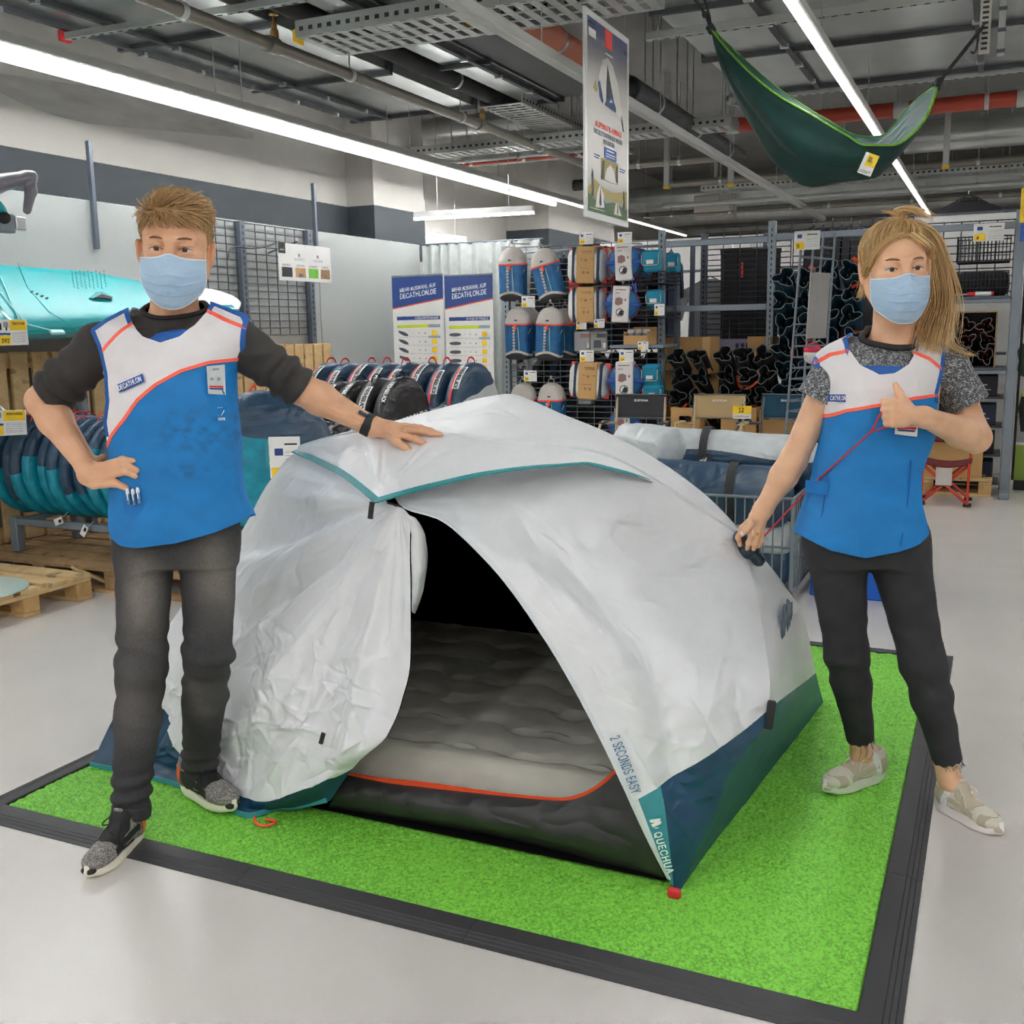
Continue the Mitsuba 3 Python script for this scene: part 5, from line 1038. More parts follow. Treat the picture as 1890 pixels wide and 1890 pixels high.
# red cord from her fist to the hub
cm=mat('cord_red',(176,32,50),.6);W2=lambda p:F2.c+F2.M[:3,:3]@p
lp=[W2(q(1652,787,.15)),W2(q(1630,790,.16)),W2(q(1608,797,.15))];lp2=[W2(q(1640,738,.16)),W2(q(1624,765,.16)),W2(q(1608,797,.15))]
ck=part(tent,'pull_cord',tube([HB+(.01,-.02,.0),W2(q(1500,894,.03)),lp[-1]],.0026,6),'cord_red',True,label='red pull cord held by the woman');part(ck,'loop',[ctube(lp,.0026,10,seg=6),ctube(lp2,.0026,10,seg=6)],'cord_red',True)
# ---------------------------------------------------------------- tools for signs, bags, pallets
def pput(root,protos,M):
 """one entry per part, sharing the meshes, under the transform M"""
 for nm,d,lab in protos:
  k=numbered(root+'__'+nm);scene[k]={**d,'to_world':T(np.asarray(M).tolist())}
  if lab:labels[k]={'label':lab}
def at(o,rz=0,rx=0,ry=0,s=1.0):
 M=np.eye(4);M[:3,:3]=Rotation.from_euler('zyx',[rz,ry,rx],degrees=True).as_matrix()*s;M[:3,3]=o;return M
ORD=['first','second','third','fourth','fifth','sixth','seventh','eighth','ninth','tenth','eleventh','twelfth','thirteenth','fourteenth','fifteenth','sixteenth','seventeenth','eighteenth','nineteenth','twentieth']
def flat(items,w,h,z=0.0012,th=0.0008):
 """prints on a card: {material: [(x0, y0, x1, y1) in shares of the card, y up]} -> list of (material, mesh) in card axes"""
 out={}
 for m,x0,y0,x1,y1 in items:out.setdefault(m,[]).append(box((x0*w,y0*h,z),(x1*w,y1*h,z+th)))
 return[(m,trimesh.util.concatenate(b))for m,b in out.items()]
def sign(root,M,w,h,items=(),texts=(),th=0.003,base='paper_white',nm='card'):
 """card in the xy plane of M from its lower left corner, prints and lettering on it: texts (string, x, y, cap height share, material, max width share)"""
 k=part(root,nm,xf(box((0,0,-th),(w,h,0.001)),M),base)
 for m,b in flat(items,w,h):part(k,'print',xf(b,M),m)
 for s,x,y,hh,m,mw in texts:
  t=meshkit.text_mesh(s,hh*h,0.0008,True);sc=min(1,mw*w/max(t.bounds[1][0],1e-6));t.apply_scale([sc,1,1]);part(k,'lettering',xf(mv(t,x*w,y*h,0.0021),M),m)
 return k
LINES=lambda x0,x1,ys,m='text_grey',t=.012:[(m,x0,y,x1,y+t)for y in ys]
TAGV=[[('label_yellow',.04,.04,.40,.42)]+LINES(.48,.95,(.15,.28,.42,.55))+[('navy_print',.12,.62,.30,.82)]+LINES(.50,.90,(.78,),'text_black',.05),
  [('label_yellow',.04,.04,.44,.40)]+LINES(.5,.95,(.2,.35,.5,.62))+[('text_black',.1,.66,.26,.84)]+LINES(.52,.88,(.80,),'text_black',.05)]
def price_tag(label,o,xd,w,h,price,v=0,group=None,holder=None,yd=(0,0,1)):
 k=thing('price_tag',label,'price tag',group);M=frame(np.asarray(o)-nrm(xd)*w/2,xd,yd);sign(k,M,w,h,TAGV[v],[(price,.10,.13,.17,'text_black',.26)])
 if holder is not None:part(k,'holder',tube([np.asarray(o)+np.asarray(yd,float)*h,holder],.0025,6),'chrome')
 return k
def plank_pallet(key,M,L,W,m='pallet_wood',n=5,seed=0,chip=True,slatw=None):
 """pallet lying in the xy plane of M, deck boards along x on top (z up), L long, W wide"""
 r_=np.random.default_rng(seed);sw=slatw or W/n*.78
 for i in range(n):
  y=(W-sw)*i/(n-1);j=r_.normal(0,.003,3);part(key,'deck_board',xf(mv(box((r_.normal(0,.004),y,.122),(L+r_.normal(0,.004),y+sw+r_.normal(0,.003),.144),.002),0,0,j[2]*.3),M),m)
 for x in(0,L/2-.05,L-.1):
  part(key,'stringer',xf(box((x,0,.1),(x+.1,W,.1215),.002),M),m)
  for y in(0,W/2-.05,W-.1):part(key,'block',xf(box((x-.0,y,.0225),(x+.1,y+.1,.0995),.002),M),'chip_wood' if chip else m)
 for y in(0,W/2-.05,W-.1):part(key,'bottom_board',xf(box((0,y,0.001),(L,y+.1,.022),.002),M),m)
# ---------------------------------------------------------------- left: pallets, steel rack, tent bags
k=thing('pallet','pale new wooden pallet lying on the floor beside the man','pallet')
plank_pallet(k,at((-5.66,3.34,0)),1.18,.80,'pallet_wood',5,1)
bsdf('glass_green',{'type':'principled','base_color':{'type':'rgb','value':[.62,.76,.70]},'roughness':.06,'specular':.6})
k=thing('glass_top','round glass plate lying on the pale pallet at the picture edge','glass plate');c_=PZ(-62,1088,.155);part(k,'disc',lathe([(0,0),(.285,0),(.295,.003),(.295,.009),(.285,.012),(0,.012)],48,at((c_[0],c_[1],.1445))),'glass_green',40)
k=thing('pallet','old brown pallet under the steel rack of teal tent bags','pallet');plank_pallet(k,at((-5.62,4.25,0)),1.22,.78,'old_wood',5,2,False,.13)
k=thing('pallet','old brown pallet farther along under the steel rack, behind the man','pallet');plank_pallet(k,at((-4.36,4.25,0)),1.2,.78,'old_wood',5,3,False,.13)
k=thing('broken_board','loose broken wooden board leaning against the old pallet','board');a_,b_=PZ(132,1046,.15),PZ(206,1078,.012);part(k,'board',bar(a_,b_+(.05,-.02,0),.07,.016,.002),'pallet_wood')
k=thing('broken_board','loose wooden board lying flat on the floor by the old pallet','board');a_,b_=PZ(150,1082,.009),PZ(212,1090,.009);part(k,'board',bar(a_,b_+(.1,0,0),.08,.016,.002),'pallet_wood')
k=thing('steel_rack','low grey steel rack carrying the row of teal tent bags','rack')
for x in(-5.36,-4.55,-3.72):
 for y in(4.42,4.88):part(k,'post',box((x-.03,y-.03,.1445),(x+.03,y+.03,.36),.006),'steel_grey')
for y in(4.42,4.88):part(k,'rail',box((-5.40,y-.025,.31),(-3.40,y+.025,.352),.006),'steel_grey')
for x in(-5.36,-4.55,-3.72):part(k,'cross_bar',box((x-.02,4.44,.315),(x+.02,4.86,.345)),'steel_grey')
k=thing('steel_bracket','short grey steel foot beside the rack and the pale pallet','bracket');a_=PZ(8,1030,.08);part(k,'tube',bar(a_+(-.25,0,0),a_,.05,.05,.006),'steel_grey');part(k,'foot',box(a_+(-.0,-.03,-.079),a_+(.05,.03,.05),.006),'steel_grey')
def bag_mesh(R,t,seed,wr=.012):
 a,ph=np.meshgrid(np.linspace(0,1,15),np.linspace(0,2*np.pi,49),indexing='ij')
 s=(a-.5)*np.pi;rad=R*np.sign(np.cos(s))*np.abs(np.cos(s))**.45;x=t/2*np.sign(np.sin(s))*np.abs(np.sin(s))**.7
 G=np.stack([x,rad*np.cos(ph),rad*np.sin(ph)],-1)
 q_=np.stack([np.cos(ph)*2.2*2,np.sin(ph)*4.4,a*3+seed],-1);w=wr*(ridged(q_*1.3,seed)-.5)+wr*.7*(meshkit.noise(q_*np.array([3,3,.8]),seed+5)-.5)
 G=G+np.stack([w*.5,np.cos(ph)*w,np.sin(ph)*w],-1)*np.abs(np.cos(s))[...,None]**.4;G[:,-1]=G[:,0];return gmesh(G)
def bag_protos(R,t,seed,top,low,split,tilt=.12,strap='red',tag=None,band=None):
 m=bag_mesh(R,t,seed);v,f=m.vertices,m.faces;s=v[:,2]-split*R-tilt*v[:,1]-.02*R*np.sin(v[:,1]/R*9)
 P_=[]
 v1,f1,_=clip(v,f,s);P_.append(('cover',mikit.ply(trimesh.Trimesh(v1,f1,process=False),top,True),None));v1,f1,_=clip(v,f,-s);P_.append(('body',mikit.ply(trimesh.Trimesh(v1,f1,process=False),low,True),None))
 h_=ctube([(0,-.07,R*.96),(.0,-.045,R*1.07),(0,.03,R*1.08),(0,.06,R*.97)],.007,14,seg=5,flat=.5);P_.append(('handle',mikit.ply(h_,strap,True),None))
 if strap in('red','orange')and band:P_.append(('strap',mikit.ply(ribbon(np.array([(0,-R*np.cos(a)*1.012,R*np.sin(a)*1.012)for a in np.linspace(.15,1.1,10)]),.02,(1,0,0),.004),strap,40),None))
 if band:
  mat_,s_=band;aa=np.linspace(.55,1.15,12);P_.append(('band',mikit.ply(ribbon(np.array([(t*.18,-R*np.cos(a)*1.015,R*np.sin(a)*1.015)for a in aa]),.05,(1,0,0),.003),mat_,40),None))
  ms=[];n_=len(s_)
  for i,c in enumerate(s_):
   if c==' ':continue
   a=1.12-.56*(i+.5)/n_;g=meshkit.text_mesh(c,.030,.001,True);g.apply_translation([-g.bounds[1][0]/2,-.015,0]);g.apply_scale([.8,1,1]);rad=np.array([0,-np.cos(a),np.sin(a)]);d=np.array([0,-np.sin(a),-np.cos(a)]);ms.append(xf(g,frame(np.array([t*.18,0,0])+rad*R*1.024,d,np.cross(rad,d))))
  P_.append(('band_lettering',mikit.ply(trimesh.util.concatenate(ms),'text_black' if mat_=='paper_white' else 'text_white'),None))
 return P_
def nylon(key,c,d,r=.38):bsdf(key,pr_(cloth_col(srgb(*c),srgb(*d)),r,specular=.5,bump=(crease,.005,2e-3)))
nylon('nylon_teal',(4,112,138),(14,150,172));nylon('nylon_navy',(26,50,72),(44,72,96));nylon('nylon_black',(22,22,24),(40,40,43));nylon('nylon_white',(196,202,206),(220,225,228))
vs=[bag_protos(.305,.10,i,'nylon_navy','nylon_teal',(.25,-.02,.4)[i],.25)for i in range(3)]
for i in range(18):
 k=thing('tent_bag',ORD[i]+' round teal and navy tent bag from the left on the low steel rack','tent bag','teal tent bags on the low rack');pput(k,vs[i%3],at((-5.44+.098*i,4.64+.015*math.sin(i*2.1),.655),rz=2*math.sin(i*1.7),rx=25*math.sin(i*1.3)))
 if i in(1,4):k2=thing('hang_tag',['small white tag hanging on the rack rail under the left teal bags','small white tag hanging lower on the rack nearer the man'][i==4],'tag');o=(PY(108,962,4.38),PY(155,980,4.36))[i==4];part(k2,'card',xf(box((-.035,-.02,-.001),(.035,.02,.001)),frame(o,(1,0,.35 if i==1 else 1.4),(-.3,0,1))),'paper_white');part(k2,'print',xf(box((.0,-.012,.001),(.025,.006,.0018)),frame(o,(1,0,.35 if i==1 else 1.4),(-.3,0,1))),'text_black');part(k2,'string',tube([o+(.02,0,.015),o+(.03,.05,.05)],.0015,5),'paper_white')
k=thing('tent_bag','large turquoise tent bag with navy top facing the camera behind the man','tent bag');c_=PY(492,850,4.35)
big=bag_protos(.36,.30,9,'nylon_navy','nylon_teal',.36,-.22,'orange');Mb=at(c_,rz=-62);pput(k,big,Mb)
for nm,dd in(('support',0),):pass
def on_face(c,rz,R_,px_off,dz,out):n_=np.array([math.cos(math.radians(rz)),math.sin(math.radians(rz)),0]);s_=np.array([-n_[1],n_[0],0]);return c+n_*out+s_*px_off+np.array([0,0,dz]),s_
o,s_=on_face(c_,-62,.36,.07,.05,.158);lk=part(k,'label',xf(box((-.045,-.07,0),(.045,.07,.003)),frame(o,s_,(0,0,1))),'teal_label',label='printed label with a small tent');part(lk,'print',xf(prism([(-.03,-.05),(-.01,.0),(.012,.004),(.032,-.05)],.001),frame(o+nrm(np.cross(s_,(0,0,1)))*.003,s_,(0,0,1))),'paper_white');part(lk,'print',xf(prism([(-.03,.02),(.0,.05),(.03,.035),(.0,.025)],.001),frame(o+nrm(np.cross(s_,(0,0,1)))*.003,s_,(0,0,1))),'nylon_navy')
k=thing('price_tag','white and yellow card with a small tent, in front of the turquoise bag','price tag');o=PY(524,845,4.06);sign(k,frame(o+(-.07,-.02,-.10),(.9,.42,0),(0,0,1)),.15,.20,[('label_yellow',.05,.0,.95,.26),('navy_print',.18,.55,.45,.72)]+LINES(.5,.9,(.62,.54,.46))+LINES(.5,.9,(.80,),'text_black',.04))
part(k,'stand',tube([o+(0,.0,-.10),(o[0],o[1],0)],.004,6),'chrome')
# black round bags: two rows behind the tent
vb=[bag_protos(.33,.155,11+i,'nylon_black','nylon_black',.2,.1,'black_matte',None,('black_matte' if i==0 else 'paper_white','FRESH&BLACK'))for i in range(2)]
for i in range(6):
 k=thing('tent_bag',ORD[i]+' black tent bag from the right in the upper black row behind the tent','tent bag','black tent bags, upper row');M=at((-3.62-.165*i,6.1,.80-.012*i),rz=2*math.sin(i*2.2),rx=8*math.sin(i*1.9));pput(k,vb[i%2],M)
 if i==0:part(k,'lettering',xf(mv(meshkit.text_mesh('SECONDS',.052,.001,True),-.16,-.1,0),frame(np.array(M)[:3,3]+np.array([.098,-.02,.13]),(0.0,1,.10),(0,0,1))),'text_white');part(k,'lettering',xf(mv(meshkit.text_mesh('3',.06,.001,True),.20,-.1,0),frame(np.array(M)[:3,3]+np.array([.098,-.02,.13]),(0.0,1,.10),(0,0,1))),'brand_blue')
for i in range(5):
 k=thing('tent_bag',ORD[i]+' black tent bag from the right in the lower black row beneath the forearm','tent bag','black tent bags, lower row');pput(k,vb[1-i%2],at((-3.42-.17*i,5.35,.58-.01*i),rz=2*math.sin(i*2.7),rx=10*math.sin(i)))
vw=[bag_protos(.37,.165,21+i,'nylon_navy','nylon_white',(.46,.5)[i],.22,'red',None,('paper_white','FRESH&BLACK'))for i in range(2)]
for i in range(8):
 k=thing('tent_bag',ORD[i]+' navy and white tent bag from the right in the row before the banners','tent bag','navy and white tent bags');M=at((-3.47-.175*i,6.85,.83),rz=2*math.sin(i*1.6),rx=9*math.sin(i*2.3));pput(k,vw[i%2],M)
 if i==0:
  o=np.array(M)[:3,3]+np.array([.098,.02,-.14]);part(k,'label',xf(prism([(-.07,-.10),(-.05,.09),(.05,.11),(.07,-.08)],.002),frame(o,(0,1,0),(0,0,1))),'text_grey',label='grey printed tent label');part(k,'label',xf(prism([(-.05,-.08),(-.01,.0),(.012,.01),(.05,-.07)],.002),frame(o+(.002,0,0),(0,1,0),(0,0,1))),'red')
for nm,x0,x1,y0,y1,z in(('low grey rack carrying the upper row of black tent bags',-4.75,-3.35,5.9,6.3,.48),('low grey rack carrying the lower row of black tent bags',-4.4,-3.2,5.15,5.55,.26),('low grey rack carrying the navy and white tent bags',-4.95,-3.2,6.6,7.1,.47)):
 k=thing('steel_rack',nm,'rack')
 for y in(y0,y1):part(k,'rail',box((x0,y-.02,z-.04),(x1,y+.02,z),.005),'steel_grey')
 for x in(x0+.05,x1-.05):
  part(k,'cross_bar',box((x-.02,y0,z-.075),(x+.02,y1,z-.041)),'steel_grey')
  for y in(y0,y1):part(k,'post',box((x-.02,y-.02,0),(x+.02,y+.02,z-.041)),'steel_grey')
# ---------------------------------------------------------------- pallets set upright as a fence along the panels
for i,(y0,w)in enumerate(((4.45,.78),(5.27,.78),(6.09,.78),(6.91,.72),(7.64,.70))):
 k=thing('pallet',['upright pallet at the left end of the wooden fence','upright pallet behind the grey post','upright pallet behind the man','upright pallet right of the man, fourth in the fence','upright pallet at the right end of the wooden fence'][i],'pallet','upright pallets along the wall')
 plank_pallet(k,np.array([[0,0,1,-5.845],[0,1,0,y0],[1,0,0,.13],[0,0,0,1.0]]),1.205,w,'pallet_wood',5,30+i,True,.122)
 part(k,'foot',box((-5.80,y0+.02,0),(-5.72,y0+w-.02,.129),.004),'old_wood')
# paddle boards on rack arms
def board(L,W,th,nose=.5):
 n,m_=60,24;t=np.linspace(0,1,n);hw=W/2*np.clip(np.minimum(t/.16,1),0,1)**.5*np.interp(t,[0,.55,.82,.93,1],[.9,1,.86,.55,.0])**.9;hw=np.maximum(hw,.002);hw[0]=.3*W/2
 a=np.linspace(0,2*np.pi,m_+1);thk=th/2*np.interp(t,[0,.03,.97,1],[.7,1,1,.6]);c,s=np.cos(a),np.sin(a)
 G=np.stack([np.repeat((t*L)[:,None],m_+1,1),hw[:,None]*np.sign(c)*np.abs(c)**.35*1,thk[:,None]*np.sign(s)*np.abs(s)**.7],-1);G[-1,:,2]*=.3;m=gmesh(G);cap=trimesh.Trimesh(np.vstack([G[0,:-1],G[0,:-1].mean(0)]),[(i,(i+1)%m_,m_)for i in range(m_)],process=False);return trimesh.util.concatenate([m,cap])
mat('board_teal',(30,164,168),.35);mat('board_teal_dark',(0,118,120),.35);mat('board_white',(238,240,240),.3);mat('board_cord',(170,226,226),.5);mat('mark_teal',(0,126,132),.4)
def face_M(p_top,p_low,along):
 y=nrm(np.asarray(p_top)-p_low);return frame(p_low,along,y)
k=thing('paddle_board','large turquoise inflatable paddle board behind the man','paddle board')
L_=3.4;lowp,topp=np.array([-4.98,2.45,1.46]),np.array([-5.42,2.45,1.87]);al=nrm(np.array([-0.02,1,.012]));yv=nrm(topp-lowp);zv=np.cross(al,yv);Mb=frame((lowp+topp)/2-zv*.07,al,yv);Wb=np.linalg.norm(topp-lowp)
bm_=board(L_,Wb,.15);v,f=bm_.vertices,bm_.faces
v1,f1,_=clip(v,f,v[:,2]-.015);part(k,'deck',xf(trimesh.Trimesh(v1,f1,process=False),Mb),'board_teal',40);v1,f1,_=clip(v,f,.015-v[:,2]);part(k,'rail',xf(trimesh.Trimesh(v1,f1,process=False),Mb),'board_teal_dark',40,label='dark teal side rail')
L2B=lambda x,y,z=.076:(Mb@np.array([x,y,z,1]))[:3]
def seek(px,py):
 """point of the board's deck seen at a place of the photograph, in the board's own axes"""
 o=np.linalg.inv(Mb)@np.r_[CAM,1];d=np.linalg.inv(Mb)[:3,:3]@ray(px,py);t=(.076-o[2])/d[2];return o[:3]+d*t
for r_ in range(6):
 for c_ in range(9):
  p0,p1=seek(132+c_*7.4+r_*.8,499+r_*5.6+(c_%2)*2.4),seek(133+c_*7.4+r_*.8,502+r_*5.6+(c_%2)*2.4);
  if r_==0 and c_==0:gr=[]
  gr.append(bar(p0,p1,.006,.003))
part(k,'grip_print',[xf(g,Mb)for g in gr],'mark_teal',label='pattern of short dark dashes on the deck')
hnd=[seek(*p)for p in((164,551),(176,541),(188,540),(207,549),(206,555),(186,555))];part(k,'handle',xf(prism(np.array(hnd)[:,:2],.012,at((0,0,.072))),Mb),'mark_teal',label='dark carrying handle');hnd=[seek(*p)for p in((172,553),(186,546),(206,552),(204,555),(186,553))];part(k,'handle',xf(prism(np.array(hnd)[:,:2],.02,at((0,0,.072))),Mb),'black_soft')
o=seek(74,545);part(k,'logo',[xf(prism([(a,-.012),(a+.012,.014),(a+.022,.014),(a+.012,-.012)],.002,at((o[0],o[1],.075),rz=-38)),Mb)for a in(-.06,-.03,.0,.03)],'black_soft',label='small black printed logo')
for pts in(((0,540),(20,566),(50,600),(105,614)),((0,510),(14,545),(34,590)),((0,562),(14,587))):part(k,'deck_cord',xf(tube([seek(*p)+(0,0,.006)for p in pts],.004,6),Mb),'board_cord',True)
part(k,'seam',xf(tube([seek(*p)for p in((33,486),(50,530),(90,575),(150,612))],.0018,5),Mb),'mark_teal')
o=seek(105,614);part(k,'cord_anchor',xf(mv(rbox((.10,.035,.02),.008),o[0],o[1],.08),Mb),'board_cord',True)
k=thing('paddle_board','white paddle board end sticking out right of the man','paddle board')
tipw=np.array([-5.62,7.02,1.62]);alw=nrm(np.array([-.02,1,.03]));yw=nrm(np.array([-.44,0,.40]));Mw=frame(tipw-alw*3.0+yw*.07,alw,yw);bw=board(3.0,.50,.13)
part(k,'deck',xf(bw,Mw),'board_white',40);part(k,'nose_stripe',[xf(mv(box((2.66,-.1,.0605),(2.78,-.07,.0665)),0,0,0),Mw),xf(box((2.72,-.14,.0605),(2.80,-.12,.0665)),Mw)],'mark_teal')
part(k,'tail_print',xf(mv(prism([(2.45,.12),(2.55,.2),(2.48,.22)],.003),0,0,.062),Mw),'orange')
k=thing('rack_stand','dark steel stand with arms that hold the paddle boards','stand')
for y in(3.1,5.15):
 part(k,'post',bar((-5.52,y,0),(-5.52,y,1.31),.06,.06,.006),'steel_dark')
 for z in(1.36,1.30):part(k,'arm',bar((-5.52,y,1.33),(-4.95,y,1.33),.04,.04,.004),'steel_dark')if z==1.36 else None
k=thing('grey_post','thick grey leaning post behind the man\'s elbow','post');part(k,'tube',tube([PX(138,690,-5.3),PX(166,812,-5.3),PX(172,840,-5.3)],.035,14),'steel_grey',True);part(k,'foot',tube([PX(172,840,-5.3),(PX(172,840,-5.3)[0],PX(172,840,-5.3)[1],.36)],.035,14),'steel_grey',True)
# price cards beside the boards
def big_card(label,pts,price,tail):
 k=thing('price_card',label,'price card');tl,tr,bl=pts;w,h=np.linalg.norm(tr-tl),np.linalg.norm(tl-bl);M=frame(bl,tr-tl,(0,0,1))
 sign(k,M,w,h,[('label_yellow',.42,.58,.97,.97),('label_yellow',.02,.03,.42,.38),('navy_print',.02,.40,.42,.48),('text_black',.10,.60,.15,.85),('text_black',.28,.58,.33,.72),('text_grey',.22,.7,.38,.9)]+LINES(.48,.9,(.12,.18,.26,.34,.42,.48),'text_grey',.014),[('EINSTEIGER',.50,.80,.09,'text_black',.42),(price,.10,.10,.16,'text_black',.26)])
 part(k,'clip',bar((tl+tr)/2+(0,0,-.02),(tl+tr)/2+(-.12,.02,.05),.012,.006),'chrome');part(k,'rod',tube([(tl+tr)/2+(-.12,.02,.05),(tl+tr)/2+(-.62,.10,.0)],.006,8),'chrome')
 return k
big_card('yellow and white price card reading 292 in front of the turquoise board',[PX(-3,590,-4.72),PX(53,590,-4.72),PX(-3,638,-4.72)],'292','x');big_card('yellow and white price card reading 41 above the teal bags',[PX(-25,758,-4.85),PX(50,756,-4.85),PX(-25,806,-4.85)],'41','x')
# mannequin leg and the clamp at the upper left
S=Sdf();lg_=[PX(*p)for p in((-90,352,-4.9),(-10,340,-4.9),(48,328,-4.9))];S.chain(lg_,[.062,.050,.036],.02);ft=[PX(*p)for p in((58,326,-4.9),(57,352,-4.88),(50,388,-4.86))];S.chain(ft,[.028,.030,.022],.02).cone(lg_[-1],ft[0],.036,.030,.02)
mat('mannequin_grey',(120,118,126),.35);single('mannequin_leg',nets(S,*S.bounds(),.006),'mannequin_grey','grey mannequin leg with foot pointing down at the upper left','mannequin leg',None,True)
k=thing('mounting_bracket','grey clamp with a black knob under the mannequin leg','bracket');o=PX(6,412,-4.9);part(k,'plate',mv(box((-.03,-.09,-.05),(.03,.055,.05),.006),*o),'steel_grey');o2=PX(31,412,-4.9);part(k,'jaw',mv(box((-.02,-.02,-.035),(.02,.045,.035),.004),*o2),'chrome');o3=PX(8,402,-4.86);part(k,'knob',mv(trimesh.creation.icosphere(2,.032),*o3),'black_matte',True);o4=PX(2,384,-4.9);part(k,'blue_hose',ctube([o4+(0,-.2,.02),o4,o4+(0,.02,-.05)],.022,14,seg=10),'board_teal',True);part(k,'arm',bar(o,(-5.85,o[1]-.1,o[2]),.04,.04),'steel_grey')
part([q_ for q_ in scene if q_.startswith('mannequin_leg')][0],'bracket',bar(lg_[0],(-5.85,lg_[0][1],lg_[0][2]),.03,.03),'steel_grey')
# wire grids and uprights on the panels
def wire_grid(label,o,xd,yd,w,h,nx,ny,r,m='wire_black',name='wire_grid',r2=None):
 k=thing(name,label,'wire grid');xd,yd=nrm(xd),nrm(yd);o=np.asarray(o,float);n_=np.cross(xd,yd)
 part(k,'upright_wire',[tube([o+xd*(w*i/(nx-1)),o+xd*(w*i/(nx-1))+yd*h],r,5)for i in range(nx)],m,True)
 part(k,'cross_wire',[tube([o+yd*(h*j/(ny-1))+n_*r*2,o+yd*(h*j/(ny-1))+xd*w+n_*r*2],r2 or r,5)for j in range(ny)],m,True);return k
wire_grid('black wire grid on the wall just right of the man\'s head',(-5.82,6.70,1.42),(0,1,0),(0,0,1),.50,.93,5,16,.004);wire_grid('wider black wire grid on the wall behind the info card',(-5.82,7.32,1.42),(0,1,0),(0,0,1),.84,.93,7,16,.004)
for y,lab in((7.26,'dark perforated upright between the two black wire grids'),(8.22,'dark perforated upright right of the black wire grids')):
 k=thing('rack_upright',lab,'upright');part(k,'post',box((-5.85,y-.035,0),(-5.79,y+.035,2.36),.004),'steel_dark');part(k,'slot',[box((-5.791,y-.008,z),(-5.788,y+.008,z+.025))for z in np.arange(1.40,2.33,.05)],'black_matte',kind='stuff')
for(a,b,lab)in(((163,260),(173,378),'thin dark pole on the panel edge left of the man\'s head'),((577,338),(583,440),'thin dark pole on the panel edge above the info card')):
 A,B_=PX(*a,-5.83),PX(*b,-5.83);k=thing('thin_pole',lab,'pole');part(k,'tube',box((-5.85,B_[1]-.016,B_[2]-.3),(-5.815,B_[1]+.016,A[2]),.003),'steel_dark')
k=thing('info_card','white info card with four small pictures hooked on the black wire grid','info card');M=frame(PX(516,517,-5.5),(0.02,1,0),(0,0,1));w,h=.74,.31
sign(k,M,w,h,[('text_black',0,.72,.13,1.0),('paper_white',.03,.80,.11,.83)]+LINES(.36,.40,(.66,),'text_grey',.08)+LINES(.72,.76,(.66,),'text_grey',.08)+LINES(.28,.48,(.60,.56),'text_grey',.01)+LINES(.64,.84,(.60,.56),'text_grey',.01)+LINES(.06,.22,(.40,.43),'text_grey')+LINES(.32,.48,(.40,.43),'text_grey')+LINES(.56,.72,(.40,.43),'text_grey')+LINES(.8,.94,(.40,.43),'text_grey')+[('black_soft',.05,.10,.24,.36),('kraft',.30,.10,.49,.36),('brand_blue',.36,.12,.44,.2),('turf',.55,.10,.74,.36),('old_wood',.79,.10,.97,.36)],[('',0,0,.1,'text_black',1)][:0])
t_=meshkit.text_mesh('BEREIT FUER DAS CAMPING',.016,.0008,True);t_.apply_scale([.36/t_.bounds[1][0],1,1]);
part(k,'hook',tube([(-5.80,7.6,2.12),(-5.50,7.6,2.20),(-5.49,7.6,2.20)],.006,6),'wire_black')
k=thing('wire_hook','long black display hook on the wire grid left of the info card','hook');part(k,'arm',ctube([PX(420,478,-5.7),PX(424,462,-5.7),PX(450,457,-5.72),PX(516,446,-5.75)],.007,20,seg=6),'wire_black',True)
